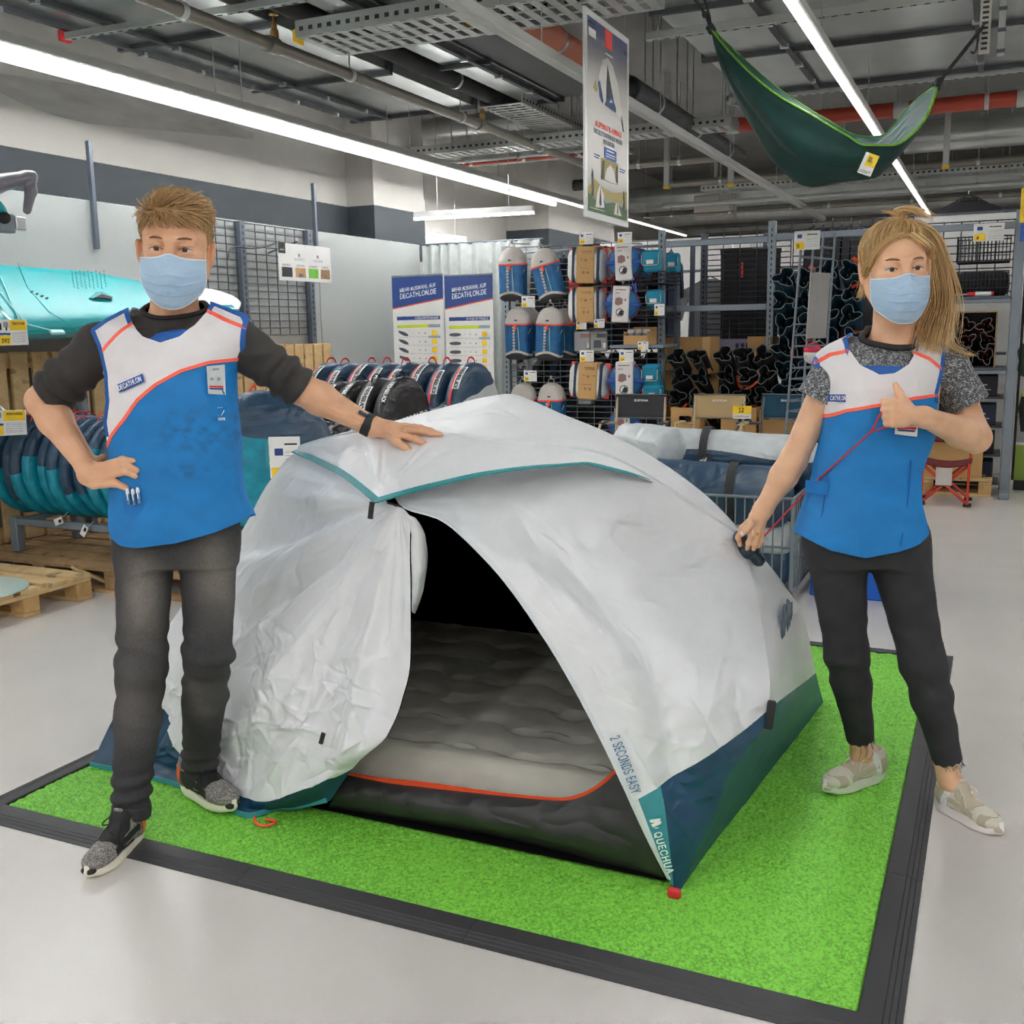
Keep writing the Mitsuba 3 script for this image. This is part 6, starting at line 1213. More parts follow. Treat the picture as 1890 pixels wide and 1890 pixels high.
# ---------------------------------------------------------------- curtain and the two roll-up banners
yy,zz=np.meshgrid(np.linspace(-5.84,-4.42,160),np.linspace(.05,2.365,12),indexing='ij');cu=np.stack([yy,10.40+.028*np.sin(yy*44+1.5*np.sin(yy*9))*(.5+.5*meshkit.noise(np.stack([yy*3,zz*.5,zz*0],-1))),zz],-1)
nylon('curtain_grey',(168,174,172),(186,190,188),.7);k=thing('curtain','grey hanging curtain between the panel wall and the backpack rack','curtain');part(k,'cloth',shell(gmesh(cu),.004),'curtain_grey',True);part(k,'rail',tube([(-5.86,10.42,2.37),(-4.4,10.42,2.37)],.012,8),'steel_dark')
mat('lime',(206,222,50),.5);mat('grey_blue',(160,178,184),.5);mat('orange_line',(226,84,60),.5)
def banner(label,p0,p1,head,rows,seed):
 k=thing('roll_up_banner',label,'banner');M=frame((p0[0],p0[1],.05),(p1[0]-p0[0],p1[1]-p0[1],0),(0,0,1));w,h=math.hypot(p1[0]-p0[0],p1[1]-p0[1]),p0[2]-.05;r_=np.random.default_rng(seed)
 b=part(k,'panel',xf(box((0,0,-.004),(w,h,.001)),M),'paper_white');part(k,'header',xf(prism([(0,h-.30),(w,h-.215),(w,h-.005),(0,h-.005)],.001,at((0,0,.001))),M),'navy_print',label='dark blue slanted header');part(k,'header_edge',xf(prism([(0,h-.312),(w,h-.227),(w,h-.215),(0,h-.30)],.001,at((0,0,.001))),M),'orange_line')
 for s,y,hh in(('MEHR AUSWAHL AUF',h-.13,.036),('DECATHLON.DE',h-.195,.048)):
  t=meshkit.text_mesh(s,hh,.001,True);t.apply_scale([.72*w/t.bounds[1][0],1,1]);sh=np.eye(4);sh[1,0]=.10;t.apply_transform(sh);part(k,'lettering',xf(mv(t,.15*w,y-.02,.0022),M),'text_white')
 y=h-.42;part(k,'title_bar',xf(box((.08*w,y,.001),(.93*w,y+.035,.002)),M),'navy_print');t=meshkit.text_mesh(head,.022,.0006,True);t.apply_scale([.46*w/t.bounds[1][0],1,1]);part(k,'lettering',xf(mv(t,.44*w,y+.007,.0022),M),'text_white')
 it,pics=[('lime',.08,(y-.075)/h,.70,(y-.045)/h),('grey_blue',.70,(y-.075)/h,.93,(y-.045)/h)],[]
 yy_=y-.10
 for i in range(rows):
  y0=yy_-.082*i
  if i in(1,5,9):it.append(('grey_blue',.70,(y0+.004)/h,.93,(y0+.026)/h))
  if i in(7,):it.append(('navy_print',.08,(y0+.004)/h,.70,(y0+.03)/h))
  it+=[('label_yellow',.76,(y0-.052)/h,.86,(y0-.004)/h),('text_grey',.10,(y0-.066)/h,.92,(y0-.064)/h)]+[('text_grey',x,(y0-.03-.004*j)/h,x+.03,(y0-.026)/h)for j,x in enumerate((.38,.5,.62))]
  pics.append(mv(rot(lathe([(.0,-.065),(.012,-.05),(.018,0),(.012,.05),(0,.065)],10).apply_scale([1,.06,1]),(0,0,1),0),0,0,0).apply_transform(trimesh.transformations.rotation_matrix(math.pi/2,(0,1,0))).apply_transform(trimesh.transformations.rotation_matrix(math.pi/2,(1,0,0))).apply_transform(trimesh.transformations.rotation_matrix(-.35 if seed==1 else 0,(0,0,1))).apply_translation((.2*w,y0-.03,.0022)))
 for m_,b_ in flat(it,w,h):part(k,'print',xf(b_,M),m_)
 part(k,'product_picture',[xf(p_,M)for p_ in pics],'steel_dark');part(k,'top_rail',xf(box((0,h-.004,-.012),(w,h+.014,.008),.003),M),'steel_grey');part(k,'base',xf(box((0,-.05,-.09),(w,.03,.09),.01),M),'steel_grey');part(k,'pole',xf(tube([(w/2,0,-.03),(w/2,h,-.014)],.008,8),M),'steel_grey')
banner('roll-up banner with kayak price list, left of two beside the curtain',PY(723,512,9.15),PY(817,512,9.10),'AUFBLASBARE KAJAKS',12,1);banner('roll-up banner with stand up paddle price list, right of two beside the curtain',PY(820,510,9.0),PY(909,510,9.0),'STAND UP PADDLE',14,2)
# ---------------------------------------------------------------- backpack rack in the middle
def sz(P,px):return px*((P-CAM)@FWD)/FOC
GY=9.7
mat('wire_grey',(132,138,144),.4,.4);mat('post_light',(158,166,174),.45,.2)
k=wire_grid('wire grid wall of the backpack rack, grey wires',(-4.46,GY,.45),(1,0,0),(0,0,1),1.60,1.78,10,32,.0045,'wire_grey')
def upright(label,x,y,z1,w=.055,d=.05,m='steel_grey',slots=True):
 k=thing('rack_upright',label,'upright');part(k,'post',box((x-w/2,y-d/2,0),(x+w/2,y+d/2,z1),.004),m)
 if slots:part(k,'slot',[box((x-.006,y-d/2-.001,z),(x+.006,y-d/2+.002,z+.025))for z in np.arange(.4,z1-.05,.05)],'black_matte',kind='stuff')
 part(k,'foot',box((x-.04,y-.35,0),(x+.04,y+.35,.05),.006),m);return k
upright('light grey perforated upright at the left end of the backpack rack',-4.50,GY,2.25,.07,.06,'post_light')
# backpacks on hooks
bsdf('pack_blue',pr_(cloth_col(srgb(8,66,112),srgb(20,92,142)),.55,bump=(crease,.003,2e-3)));mat('pack_grey',(196,190,184),.75);mat('pack_red',(238,84,62),.6);mat('pack_mint',(150,206,200),.6);mat('cool_white',(226,228,226),.7);mat('strap_navy',(30,38,62),.7);mat('loop_cream',(206,196,180),.8)
def pack_protos():
 S=Sdf();S.rbx((0,0,.20),(.125,.085,.19),.05,.02).ell((0,.0,.40),(.122,.082,.11),.05);m=nets(S,*S.bounds(),.009);v,f=m.vertices,m.faces;P_=[]
 v[:,0]*=1+.10*(v[:,2]-.2);m.vertices[:]=v;v=m.vertices
 top=v[:,2]-.345-.10*(v[:,1]+.085);base=.052+.03*np.cos(v[:,0]*14)-v[:,2]
 a,b,_=clip(v,f,top);P_.append(('lid',mikit.ply(trimesh.Trimesh(a,b,process=False),'pack_grey',True),'light grey lid'))
 lo=np.minimum(-top,-base);a,b,_=clip(v,f,lo);P_.append(('body',mikit.ply(trimesh.Trimesh(a,b,process=False),'pack_blue',True),None))
 a,b,_=clip(v,f,base);P_.append(('base',mikit.ply(trimesh.Trimesh(a,b,process=False),'black_soft',True),'black base'))
 n_=vnorm(m);vo=v+n_*.003
 a,b,_=clip(vo,f,.007-np.abs(top+.002));P_.append(('piping',mikit.ply(trimesh.Trimesh(a,b,process=False),'pack_red',True),'orange-red zip'))
 a,b,_=clip(vo,f,.012-np.abs(base+.006));P_.append(('base_band',mikit.ply(trimesh.Trimesh(a,b,process=False),'pack_grey',True),None))
 P_.append(('webbing',mikit.ply(trimesh.util.concatenate([box((-.033,-.095,z),(-.009,-.086,z+.022),.002)for z in np.arange(.10,.33,.029)]),'pack_grey'),None));P_.append(('stripe',mikit.ply(tube([(.022,-.088,.32),(.028,-.090,.22),(.034,-.088,.10)],.005,6),'pack_mint',True),None));P_.append(('stripe',mikit.ply(tube([(.075,-.080,.19),(.115,-.058,.26),(.128,-.03,.30)],.006,6),'pack_grey',True),None))
 P_.append(('zip_pull',mikit.ply(box((-.012,-.105,.292),(.010,-.088,.335),.003),'pack_red'),None));P_.append(('hang_loop',mikit.ply(ctube([(-.028,-.02,.495),(-.015,-.02,.545),(.015,-.02,.545),(.028,-.02,.495)],.006,14,seg=6,flat=.5),'loop_cream',True),None))
 P_.append(('emblem',mikit.ply(prism([(-.018,0),(-.006,.016),(0,.008),(.006,.014),(.018,0)],.003,frame((0,-.090,.375),(1,0,0),(0,.25,1))),'black_matte'),None));return P_
PP=pack_protos()
def hook(label,a,b):
 k=thing('display_hook',label,'hook','chrome display hooks');part(k,'arm',tube([b,a,a+np.array([0,-.005,.02])],.0055,7),'chrome',True);part(k,'end_knob',mv(trimesh.creation.icosphere(1,.013),*(a+np.array([0,-.005,.025]))),'chrome',True)
packs=[(947,508,98,0,9.30,'upper left cooler backpack on the rack'),(1011,510,100,-14,9.30,'upper right cooler backpack, tilted to show its black base'),(958,617,96,0,9.28,'lower left cooler backpack on the rack'),(1015,618,98,3,9.22,'lower right cooler backpack in front'),(975,616,92,0,9.50,'cooler backpack half hidden behind the lower left one'),(1042,617,92,3,9.48,'cooler backpack half hidden behind the lower right one'),(967,757,96,0,9.30,'grey-topped backpack just above the tent, left of two'),(1019,757,98,0,9.24,'grey-topped backpack just above the tent, right of two')]
for px,py,hpx,rl,y,lab in packs:
 c_=PY(px,py,y);s_=sz(c_,hpx)/.50;k=thing('backpack','blue '+lab if not lab.startswith('grey')else lab,'backpack','cooler backpacks');M=at(c_,rz=4,ry=rl,s=s_)@at((0,0,-.25));pput(k,PP,M);lp=(M@np.array([0,-.02,.545,1]))[:3];hook('chrome hook holding the '+lab,lp+(0,0,-.006),np.array([lp[0],GY-.01,lp[2]+.015]))
# white cool boxes in a brown paper sleeve
def cool_protos():
 m=rbox((.34,.20,.30),.075,20);P_=[('body',mikit.ply(m,'cool_white',45),None),('zip',mikit.ply(rbox((.346,.012,.306),.0059,8).apply_translation((0,.03,0)),'pack_red',45),None)]
 P_.append(('sleeve',mikit.ply(box((-.075,-.107,-.156),(.085,.107,.158),.006),'kraft'),'brown paper sleeve'))
 for x in(-.105,.115):P_.append(('strap',mikit.ply(box((x-.012,-.1035,-.153),(x+.012,.1035,.153),.006),'strap_navy'),None))
 P_.append(('print',mikit.ply(trimesh.util.concatenate([box((-.03,-.109,.11),(.06,-.107,.118)),box((-.02,-.109,.098),(.065,-.107,.102)),box((-.04,-.109,.045),(-.02,-.107,.053)),box((.05,-.109,.045),(.07,-.107,.053)),mv(trimesh.creation.cylinder(.012,.003,sections=14).apply_transform(trimesh.transformations.rotation_matrix(math.pi/2,(1,0,0))),.008,-.108,.04),box((-.035,-.109,-.03),(.05,-.107,-.027)),box((-.02,-.109,-.075),(.0,-.107,-.055)),box((.02,-.109,-.075),(.04,-.107,-.055))]),'old_wood'),None))
 P_.append(('hang_tab',mikit.ply(box((-.045,-.02,.155),(.045,.02,.185),.004),'black_soft'),None));return P_
CP=cool_protos()
for px,py,w_,rl,y,lab in((1084,490,72,2,9.25,'uppermost'),(1084,563,70,0,9.25,'middle'),(1088,702,74,4,9.2,'lowest')):
 c_=PY(px,py,y);k=thing('cool_bag',lab+' white cool bag in a brown paper sleeve on the backpack rack','cool bag','white cool bags');s_=sz(c_,w_)/.345;pput(k,CP,at(c_,rz=8,ry=rl,s=s_));a=c_+(0,0,.17*s_);hook('chrome hook above the %s white cool bag'%lab,a,np.array([a[0],GY-.01,a[2]+.02]))
c_=PY(1098,488,9.45);k=thing('cool_bag','white cool bag hanging hidden behind the uppermost sleeved one','cool bag','white cool bags');pput(k,CP,at(c_,rz=8,s=sz(c_,70)/.345))
# blue round cool bags in a white paper sleeve
mat('sleeve_white',(236,232,230),.6);mat('print_brown',(142,108,104),.7);mat('pack_crimson',(150,30,66),.6)
def round_protos():
 a,ph=np.meshgrid(np.linspace(-1,1,21),np.linspace(0,2*np.pi,41),indexing='ij');s=a*np.pi/2;r=.155*np.abs(np.cos(s))**.45;y=.095*np.sign(s)*np.abs(np.sin(s))**.7;m=gmesh(np.stack([r*np.cos(ph)*1.03,y,r*np.sin(ph)],-1));P_=[('body',mikit.ply(m,'pack_blue',True),None)]
 P_.append(('zip',mikit.ply(tube([(.156*np.cos(t)*1.03,-.05,.156*np.sin(t))for t in np.linspace(0,2*np.pi,33)],.004,5,cap=False),'pack_crimson',True),None));P_.append(('strap',mikit.ply(box((-.165,-.099,-.02),(.165,.099,.02),.01),'brand_blue'),None))
 P_.append(('sleeve',mikit.ply(box((-.085,-.112,-.165),(.07,.06,.168),.008),'sleeve_white'),'white paper sleeve'))
 P_.append(('print',mikit.ply(trimesh.util.concatenate([box((-.06,-.114,.13),(.04,-.112,.138)),box((-.06,-.114,.10),(-.02,-.112,.106)),prism([(-.06,.0),(-.055,.055),(-.02,.065),(.01,.05),(.012,.005),(-.03,-.012)],.002,np.array([[1,0,0,0],[0,0,1,-.114],[0,1,0,0],[0,0,0,1.0]])),box((.03,-.114,.03),(.045,-.112,.05))]),'print_brown'),None))
 ring=trimesh.creation.annulus(.032,.038,.002,sections=24);ring.apply_transform(trimesh.transformations.rotation_matrix(math.pi/2,(1,0,0)));ring.apply_translation((-.01,-.113,-.075));P_.append(('print',mikit.ply(trimesh.util.concatenate([ring,prism([(-.03,-.10),(-.005,-.05),(.018,-.06),(.02,-.10)],.002,np.array([[1,0,0,0],[0,0,1,-.114],[0,1,0,0],[0,0,0,1.0]]))]),'black_soft'),None));return P_
RP=round_protos()
for px,py,hp_,rl,y,lab in((1155,485,66,-2,9.22,'uppermost'),(1150,562,66,3,9.2,'second'),(1157,702,70,0,9.2,'third'),(1153,782,60,-3,9.15,'lowest')):
 c_=PY(px,py,y);k=thing('round_cool_bag',lab+' round blue cool bag in a white paper sleeve on the backpack rack','cool bag','round blue cool bags');s_=sz(c_,hp_)/.335;pput(k,RP,at(c_,rz=10,ry=rl,s=s_));a=c_+(0,0,.18*s_);hook('chrome hook above the %s round blue cool bag'%lab,a,np.array([a[0],GY-.01,a[2]+.02]))
c_=PY(1176,490,9.42);k=thing('round_cool_bag','round blue cool bag hidden behind the uppermost sleeved one','cool bag','round blue cool bags');pput(k,RP[:3],at(c_,rz=25,s=sz(c_,64)/.335));part(k,'dangling_strap',ctube([PY(1166,505,9.15),PY(1168,525,9.15),PY(1174,540,9.16),PY(1172,522,9.16)],.012,16,seg=6,flat=.4),'brand_blue',True)
# turquoise lunch bags in wire baskets
mat('lunch_teal',(10,118,146),.6)
def basket(label,c,w,d,h,m='wire_black',cat='basket',name='wire_basket',nx=7,nz=4,r=.0035):
 k=thing(name,label,cat);x0,x1,y0,y1,z0,z1=c[0]-w/2,c[0]+w/2,c[1]-d/2,c[1]+d/2,c[2],c[2]+h
 for nm,zs in(('rim',(z1,)),('wire',np.linspace(z0,z1,nz)[:-1])):part(k,nm,[tube([(x0,y0,z),(x1,y0,z),(x1,y1,z),(x0,y1,z),(x0,y0,z)],r*(1.6 if nm=='rim' else 1),5)for z in zs],m,True)
 ws=[tube([(x,y0,z1),(x,y0,z0),(x,y1,z0),(x,y1,z1)],r,5)for x in np.linspace(x0,x1,nx)]+[tube([(x0,y,z1),(x0,y,z0),(x1,y,z0),(x1,y,z1)],r,5)for y in np.linspace(y0,y1,max(3,int(nx*d/w)))]
 part(k,'wire',ws,m,True);return k
def lunch(label,c,w,h,d,tilt=0):
 k=thing('lunch_bag',label,'lunch bag','turquoise lunch bags');M=at(c,rx=tilt);part(k,'body',xf(rbox((w,d,h),min(.03,d*.4),12),M),'lunch_teal',40);part(k,'flap',xf(rbox((w*1.02,d*.3,h*.62),d*.14,10).apply_translation((0,-d*.42,h*.16)),M),'lunch_teal',40);part(k,'piping',xf(tube([(-w*.5,-d*.56,h*.3),(-w*.5,-d*.58,-h*.08),(-w*.4,-d*.6,-h*.15),(w*.4,-d*.6,-h*.15),(w*.5,-d*.58,-h*.08),(w*.5,-d*.56,h*.3)],.005,5),M),'pack_grey',True);part(k,'patch',xf(box((-.035,-d*.60,-.02),(.03,-d*.565,.015),.003),M),'paper_white')
for i,(px,py,w_,h_,y,lab)in enumerate(((1204,482,32,40,9.22,'top turquoise lunch bag beside the grey post'),(1210,553,28,36,9.25,'second turquoise lunch bag beside the grey post'),(1203,694,30,44,9.22,'low turquoise lunch bag beside the grey post'),(1243,486,24,36,9.85,'turquoise lunch bag seen right behind the grey post'),(1207,726,34,34,9.22,'bottom turquoise lunch bag in the lowest wire basket'))):
 c_=PY(px,py,y);lunch(lab,c_,sz(c_,w_),sz(c_,h_),.12,6)
for px,py,lab in((1210,520,'top'),(1210,583,'second'),(1206,742,'lowest')):
 c_=PY(px,py,9.35);basket('black wire basket of turquoise lunch bags, '+lab+' of three by the grey post',c_+np.array([0,.1,-.02]),.26,.52,.10)
for i,(px,lab)in enumerate(((1075,'left'),(1105,'right'))):
 c_=PY(px,628,9.3);k=thing('cup_pack',lab+' of two hanging grey packs with a printed steel cup','pack','cup packs on the rack');M=frame(c_+(-.075,0,-.10),(1,.1,0),(0,0,1));part(k,'card',xf(mv(rbox((.16,.19,.05),.015),.075,.09,0),M),'grey_pack' if mat('grey_pack',(150,150,150),.35)else '',40);part(k,'print',xf(prism([(.03,.03),(.035,.10),(.10,.10),(.105,.03)],.002,at((0,0,.025))),M),('text_grey','steel_dark')[i]);part(k,'print',xf(box((.06,.125,.025),(.15,.16,.0275)),M),('print_brown','steel_dark')[i]);part(k,'print',xf(prism([(.125,.03),(.12,.075),(.145,.075),(.143,.03)],.002,at((0,0,.025))),M),'paper_white');part(k,'hook',tube([c_+(0,0,.085),(c_[0],GY-.01,c_[2]+.1)],.005,6),'chrome')
k=thing('shelf','small grey shelf with a cardboard tray on the backpack rack','shelf');a,b=PY(1127,637,9.25),PY(1226,636,9.25);part(k,'board',box((a[0],9.22,a[2]-.03),(b[0],GY,a[2]),.003),'steel_grey');zsh=a[2]
k=thing('cardboard_tray','open brown cardboard tray on the small grey shelf','box');a,b=PY(1152,633,9.28),PY(1196,633,9.28);x0,x1=a[0],b[0]
part(k,'front',box((x0,9.26,zsh+.001),(x1,9.266,zsh+.085)),'kraft');part(k,'back',box((x0,9.55,zsh+.001),(x1,9.556,zsh+.16)),'kraft');part(k,'side',box((x0,9.267,zsh+.001),(x0+.005,9.549,zsh+.12)),'kraft');part(k,'side',box((x1-.005,9.267,zsh+.001),(x1,9.549,zsh+.12)),'kraft')
for i in range(3):
 k=thing('white_cup',ORD[i]+' white cup from the left in the cardboard tray','cup','white cups in the tray');part(k,'body',lathe([(0,0),(.030,0),(.034,.11),(.031,.11),(.028,.004),(0,.004)],18,at((x0+.04+(x1-x0-.08)*i/2,9.36,zsh+.03+.0))),'white_gloss',40);part(k,'print',lathe([(.0335,.03),(.0350,.075),(.0345,.075),(.033,.03)],18,at((x0+.04+(x1-x0-.08)*i/2,9.36,zsh+.03))),'text_grey',40)
for px,py,w_,h_,y,pr,lab in((1082,440,27,22,9.2,'16','above the uppermost white cool bag'),(1153,439,27,20,9.2,'14','above the uppermost round blue cool bag'),(975,557,26,20,9.15,'13','between the upper and lower left backpacks'),(979,694,25,20,9.15,'13','above the lowest grey-topped backpack'),(1073,600,20,16,9.15,'8','above the left grey cup pack'),(1106,597,20,16,9.15,'8','above the right grey cup pack'),(1083,657,27,21,9.15,'16','above the lowest white cool bag'),(1156,657,27,21,9.15,'14','above the third round blue cool bag'),(1217,572,19,21,9.1,'6','on the second lunch bag basket'),(1187,638,20,15,9.18,'2','on the front edge of the small shelf')):
 o=PY(px,py+h_/2,y);price_tag('small white and yellow price tag '+lab,o,(1,.08,0),sz(o,w_),sz(o,h_),pr,0 if pr!='2' else 1,None,(o[0],GY-.01,o[2]+.02))
# dark garments on the far side of the grid
mat('garment_black',(20,20,24),.85);mat('garment_grey',(122,122,124),.85);mat('garment_red',(150,40,38),.8);mat('garment_navy',(22,30,50),.85)
def garment_protos(m):
 o=[(-.24,.0),(-.21,.60),(-.23,.72),(-.30,.50),(-.36,.52),(-.30,.82),(-.10,.90),(.10,.90),(.30,.82),(.36,.52),(.30,.50),(.23,.72),(.21,.60),(.24,0)]
 g=prism(o,.07,np.array([[1,0,0,0],[0,0,1,-.035],[0,1,0,0],[0,0,0,1.0]]));return[('body',mikit.ply(g,m,False),None),('collar',mikit.ply(rbox((.18,.09,.05),.02).apply_translation((0,0,.905)),m,40),None),('hanger',mikit.ply(tube([(-.18,0,.87),(0,0,.96),(.18,0,.87)],.006,6),'black_matte',True),None),('hook',mikit.ply(ctube([(0,0,.955),(0,0,1.0),(.015,0,1.02),(.03,0,1.0)],.004,10,seg=5),'chrome',True),None)]
GPb,GPg,GPn=garment_protos('garment_black'),garment_protos('garment_grey'),garment_protos('garment_navy')
for r_,z in((0,1.22),(1,.25)):
 for i in range(8):
  k=thing('garment',ORD[i]+' dark jacket from the left in the '+('upper' if r_==0 else 'lower')+' row behind the backpack rack grid','garment','dark jackets behind the grid, '+('upper' if r_==0 else 'lower')+' row');pput(k,(GPb,GPn)[i%3==1],at((-4.30+.19*i,10.25+.02*(i%2),z-.35*(r_==0)*0),rz=90))
k=thing('garment_rail','grey rails carrying the dark jackets behind the backpack rack','rail')
for z in(2.225,1.255):part(k,'rail',tube([(-4.6,10.25,z),(-2.75,10.25,z)],.014,8),'steel_grey')
for x in(-4.6,-2.75):part(k,'post',box((x-.02,10.23,0),(x+.02,10.27,2.24)),'steel_dark')
for i,(px,py,w_,m_)in enumerate(((1062,529,20,'pack_red'),(1047,585,16,'garment_red'),(1125,520,14,'garment_red'),(1100,610,22,'pack_grey'),(1215,618,20,'garment_red'),(955,675,26,'pack_grey'),(955,715,20,'pack_grey'),(1082,740,26,'paper_white'))):
 c_=PY(px,py,9.82);single('small_box',mv(rbox((sz(c_,w_),.10,sz(c_,12)),.01),*c_),m_,['orange box glimpsed through the grid under the uppermost white cool bag','dark red box glimpsed through the grid left of the middle white cool bag','dark red box glimpsed through the grid beside the upper round cool bag','pale box glimpsed through the grid between the cup packs','dark red box glimpsed through the grid by the small shelf','pale box glimpsed through the grid under the lower left backpack','pale box glimpsed through the grid left of the low price tag','white printed box under the lowest white cool bag'][i],'box',None,30)
k=thing('stock_shelf','dark shelf behind the grid that carries small boxes','shelf')
for py in(535,591,616,681,720,746):c_=PY(1080,py,9.82);part(k,'board',box((-4.40,9.76,c_[2]-.03),(-2.8,9.88,c_[2]-.018)),'steel_dark')
for x in(-4.42,-2.78):part(k,'post',box((x-.015,9.77,0),(x+.015,9.87,1.9)),'steel_dark')
# ---------------------------------------------------------------- second rack: posts, beams, wire grid, clothes behind
upright('grey front post between the backpacks and the folded chairs',-2.865,GY-.10,2.31,.06,.05);upright('dark rear post behind the front post left of the polo shirt',-2.66,10.35,2.33,.06,.05,'steel_dark');upright('grey front post left of the blue folded chairs',-1.86,GY-.10,2.34,.065,.05);upright('tall grey post at the right end of the rack',.115,GY-.05,2.32,.075,.06,'steel_grey',False)
k=thing('rack_beams','grey horizontal beams of the rack with the folded chairs','beam')
for x0,x1,z in((-2.835,-1.895,2.185),(-2.835,-1.895,1.60),(-1.825,.075,2.20),(-.75,.075,1.615),(-.75,.075,1.035)):part(k,'beam',box((x0,GY-.12,z-.03),(x1,GY-.08,z+.025),.004),'steel_grey')
wire_grid('dark wire grid behind the rack in front of the polo shirt',(-2.62,10.30,1.15),(1,0,0),(0,0,1),.80,1.22,6,25,.0045);wire_grid('dark wire grid above and behind the blue folded chairs',(-1.80,10.30,1.95),(1,0,0),(0,0,1),1.05,.42,7,8,.0045);wire_grid('dark wire grid at the right end of the rack',(-.62,10.05,1.62),(1,0,0),(0,0,1),.70,.66,6,11,.0045)
k=thing('shelf','dark metal shelf above the cardboard boxes of folded chairs','shelf');part(k,'board',box((-2.83,10.06,1.15),(.07,10.28,1.17)),'steel_dark')
for x in(-1.81,-.66):part(k,'bracket',box((x-.02,10.20,0),(x+.02,10.24,1.149)),'steel_dark')
c_=PY(1310,570,11.2);k=thing('polo_shirt','grey polo shirt on a hanger seen through the wire grid','shirt');pput(k,GPg,at(c_+(0,0,-.62),rz=6,s=1.0));k2=thing('clothes_rail','rail holding the polo shirt and black trousers','rail');part(k2,'rail',tube([(-3.6,11.2,c_[2]+.40),(-1.2,11.2,c_[2]+.40)],.014,8),'steel_grey')
for x in(-3.6,-1.2):part(k2,'post',box((x-.02,11.18,0),(x+.02,11.22,c_[2]+.42)),'steel_dark')
for i in range(5):
 c_=PY(1350+17*i,540,11.0);k=thing('trousers',ORD[i]+' pair of black trousers from the left behind the wire grid','trousers','black trousers behind the grid');M=at(c_,rz=12);part(k,'legs',xf(prism([(-.10,-.50),(-.115,.40),(.115,.40),(.10,-.50),(.02,-.50),(0,.15),(-.02,-.50)],.05,np.array([[1,0,0,0],[0,0,1,-.025],[0,1,0,0],[0,0,0,1.0]])),M),'garment_black');part(k,'waistband',xf(box((-.12,-.03,.40),(.12,.03,.44),.006),M),'garment_black');part(k,'hanger',xf(tube([(0,0,.44),(0,.02,.53)],.005,6),M),'chrome')
 if i==1:part(k,'swing_tag',xf(box((.0,-.05,.15),(.02,-.047,.30)),M),'red')
for i in range(6):
 c_=PY(1500+17*i,480,11.0);k=thing('garment',ORD[i]+' black jacket from the left above the blue folded chairs','garment','black jackets above the blue chairs');pput(k,GPb,at(c_+(0,0,-.62),rz=90))
k=thing('clothes_rail','rail holding the black jackets above the blue folded chairs','rail');c_=PY(1540,450,11.0);part(k,'rail',tube([(-2.2,11.0,c_[2]+.12),(-.2,11.0,c_[2]+.12)],.014,8),'steel_grey')
for x in(-2.2,-.2):part(k,'post',box((x-.02,10.98,0),(x+.02,11.02,c_[2]+.14)),'steel_dark')
c_=PY(1385,605,10.15);k=thing('lilac_box','lilac-grey printed box on the shelf behind the grid','box');part(k,'carton',box((c_[0]-.30,10.07,1.1705),(c_[0]+.25,10.25,1.31),.004),'lilac' if mat('lilac',(138,132,158),.6)else '');part(k,'print',[box((c_[0]-.12+.05*i,10.065,1.22),(c_[0]-.09+.05*i,10.07,1.27))for i in range(6)],'strap_navy');part(k,'price',box((c_[0]-.29,10.064,1.18),(c_[0]-.18,10.07,1.23)),'label_yellow')
c_=PY(1787,388,12.3);k=thing('garment','black jacket shoulders showing above the far right grid','garment');pput(k,GPb,at(c_+(0,0,-.82),s=1.02));part(k,'stand',tube([c_+(0,0.06,.1),(c_[0],c_[1]+.06,0)],.02,8),'steel_dark')
# two white lockers of boards behind the right bay
k=thing('white_board','white display board behind the right end of the rack','board');part(k,'panel',box((-1.05,10.9,0),(.35,10.94,2.42),.004),'paper_white');part(k,'edge',box((-1.06,10.895,2.42),(.36,10.945,2.44)),'steel_dark')
# ---------------------------------------------------------------- folded chairs, boxes, camping chairs
mat('chair_black',(34,34,37),.85);mat('chair_teal',(8,50,66),.8);mat('chair_wine',(84,24,30),.8);mat('rim_grey',(92,96,95),.6);mat('rim_dark',(60,62,62),.6);mat('tube_steel',(96,100,104),.4,.5);mat('strap_orange',(214,80,44),.7);mat('tube_beige',(196,176,142),.5)
def folded_protos(m,rim,seed,strap):
 r_=np.random.default_rng(seed);th=np.linspace(0,2*np.pi,49);p1,p2=r_.random(2)*6;rr=.068+.020*np.sin(3*th+p1)+.010*np.sin(5*th+p2);L=np.linspace(0,1,9)
 G=np.stack([np.outer(.7+.3*L,rr*np.cos(th)),np.outer(.7+.3*L,rr*np.sin(th)),np.repeat((-.34+.42*L)[:,None],49,1)+.018*np.sin(2*th+p2)[None]*L[:,None]],-1);P_=[('fabric',mikit.ply(gmesh(G),m,True),None),('rim',mikit.ply(tube(G[-1],.0042,6,cap=False),rim,True),None)]
 th2=th[:17]*3;q_=np.stack([.03*np.cos(th2+p1),.03*np.sin(th2+p1),.02+.03*np.cos(th2)],-1);P_.append(('inner_fold',mikit.ply(gmesh(np.stack([q_-(0,0,.2),q_])),m,True),None))
 P_.append(('leg_tube',mikit.ply(trimesh.util.concatenate([tube([(.035*math.cos(a+p1),.035*math.sin(a+p1),-.40),(.03*math.cos(a+p1),.03*math.sin(a+p1),.03)],.008,6)for a in(0.4,2.5,4.6)]),'tube_steel',True),None))
 if strap:P_.append(('strap',mikit.ply(ctube([(-.10,-.02,-.02),(-.02,-.095,-.03),(.06,-.075,.0),(.11,.0,.04)],.016,14,seg=6,flat=.25),'strap_orange',True),'orange strap'));P_.append(('strap',mikit.ply(ctube([(.0,-.095,-.03),(.01,-.11,-.12),(.03,-.10,-.2)],.014,10,seg=6,flat=.25),'strap_orange',True),None))
 return P_
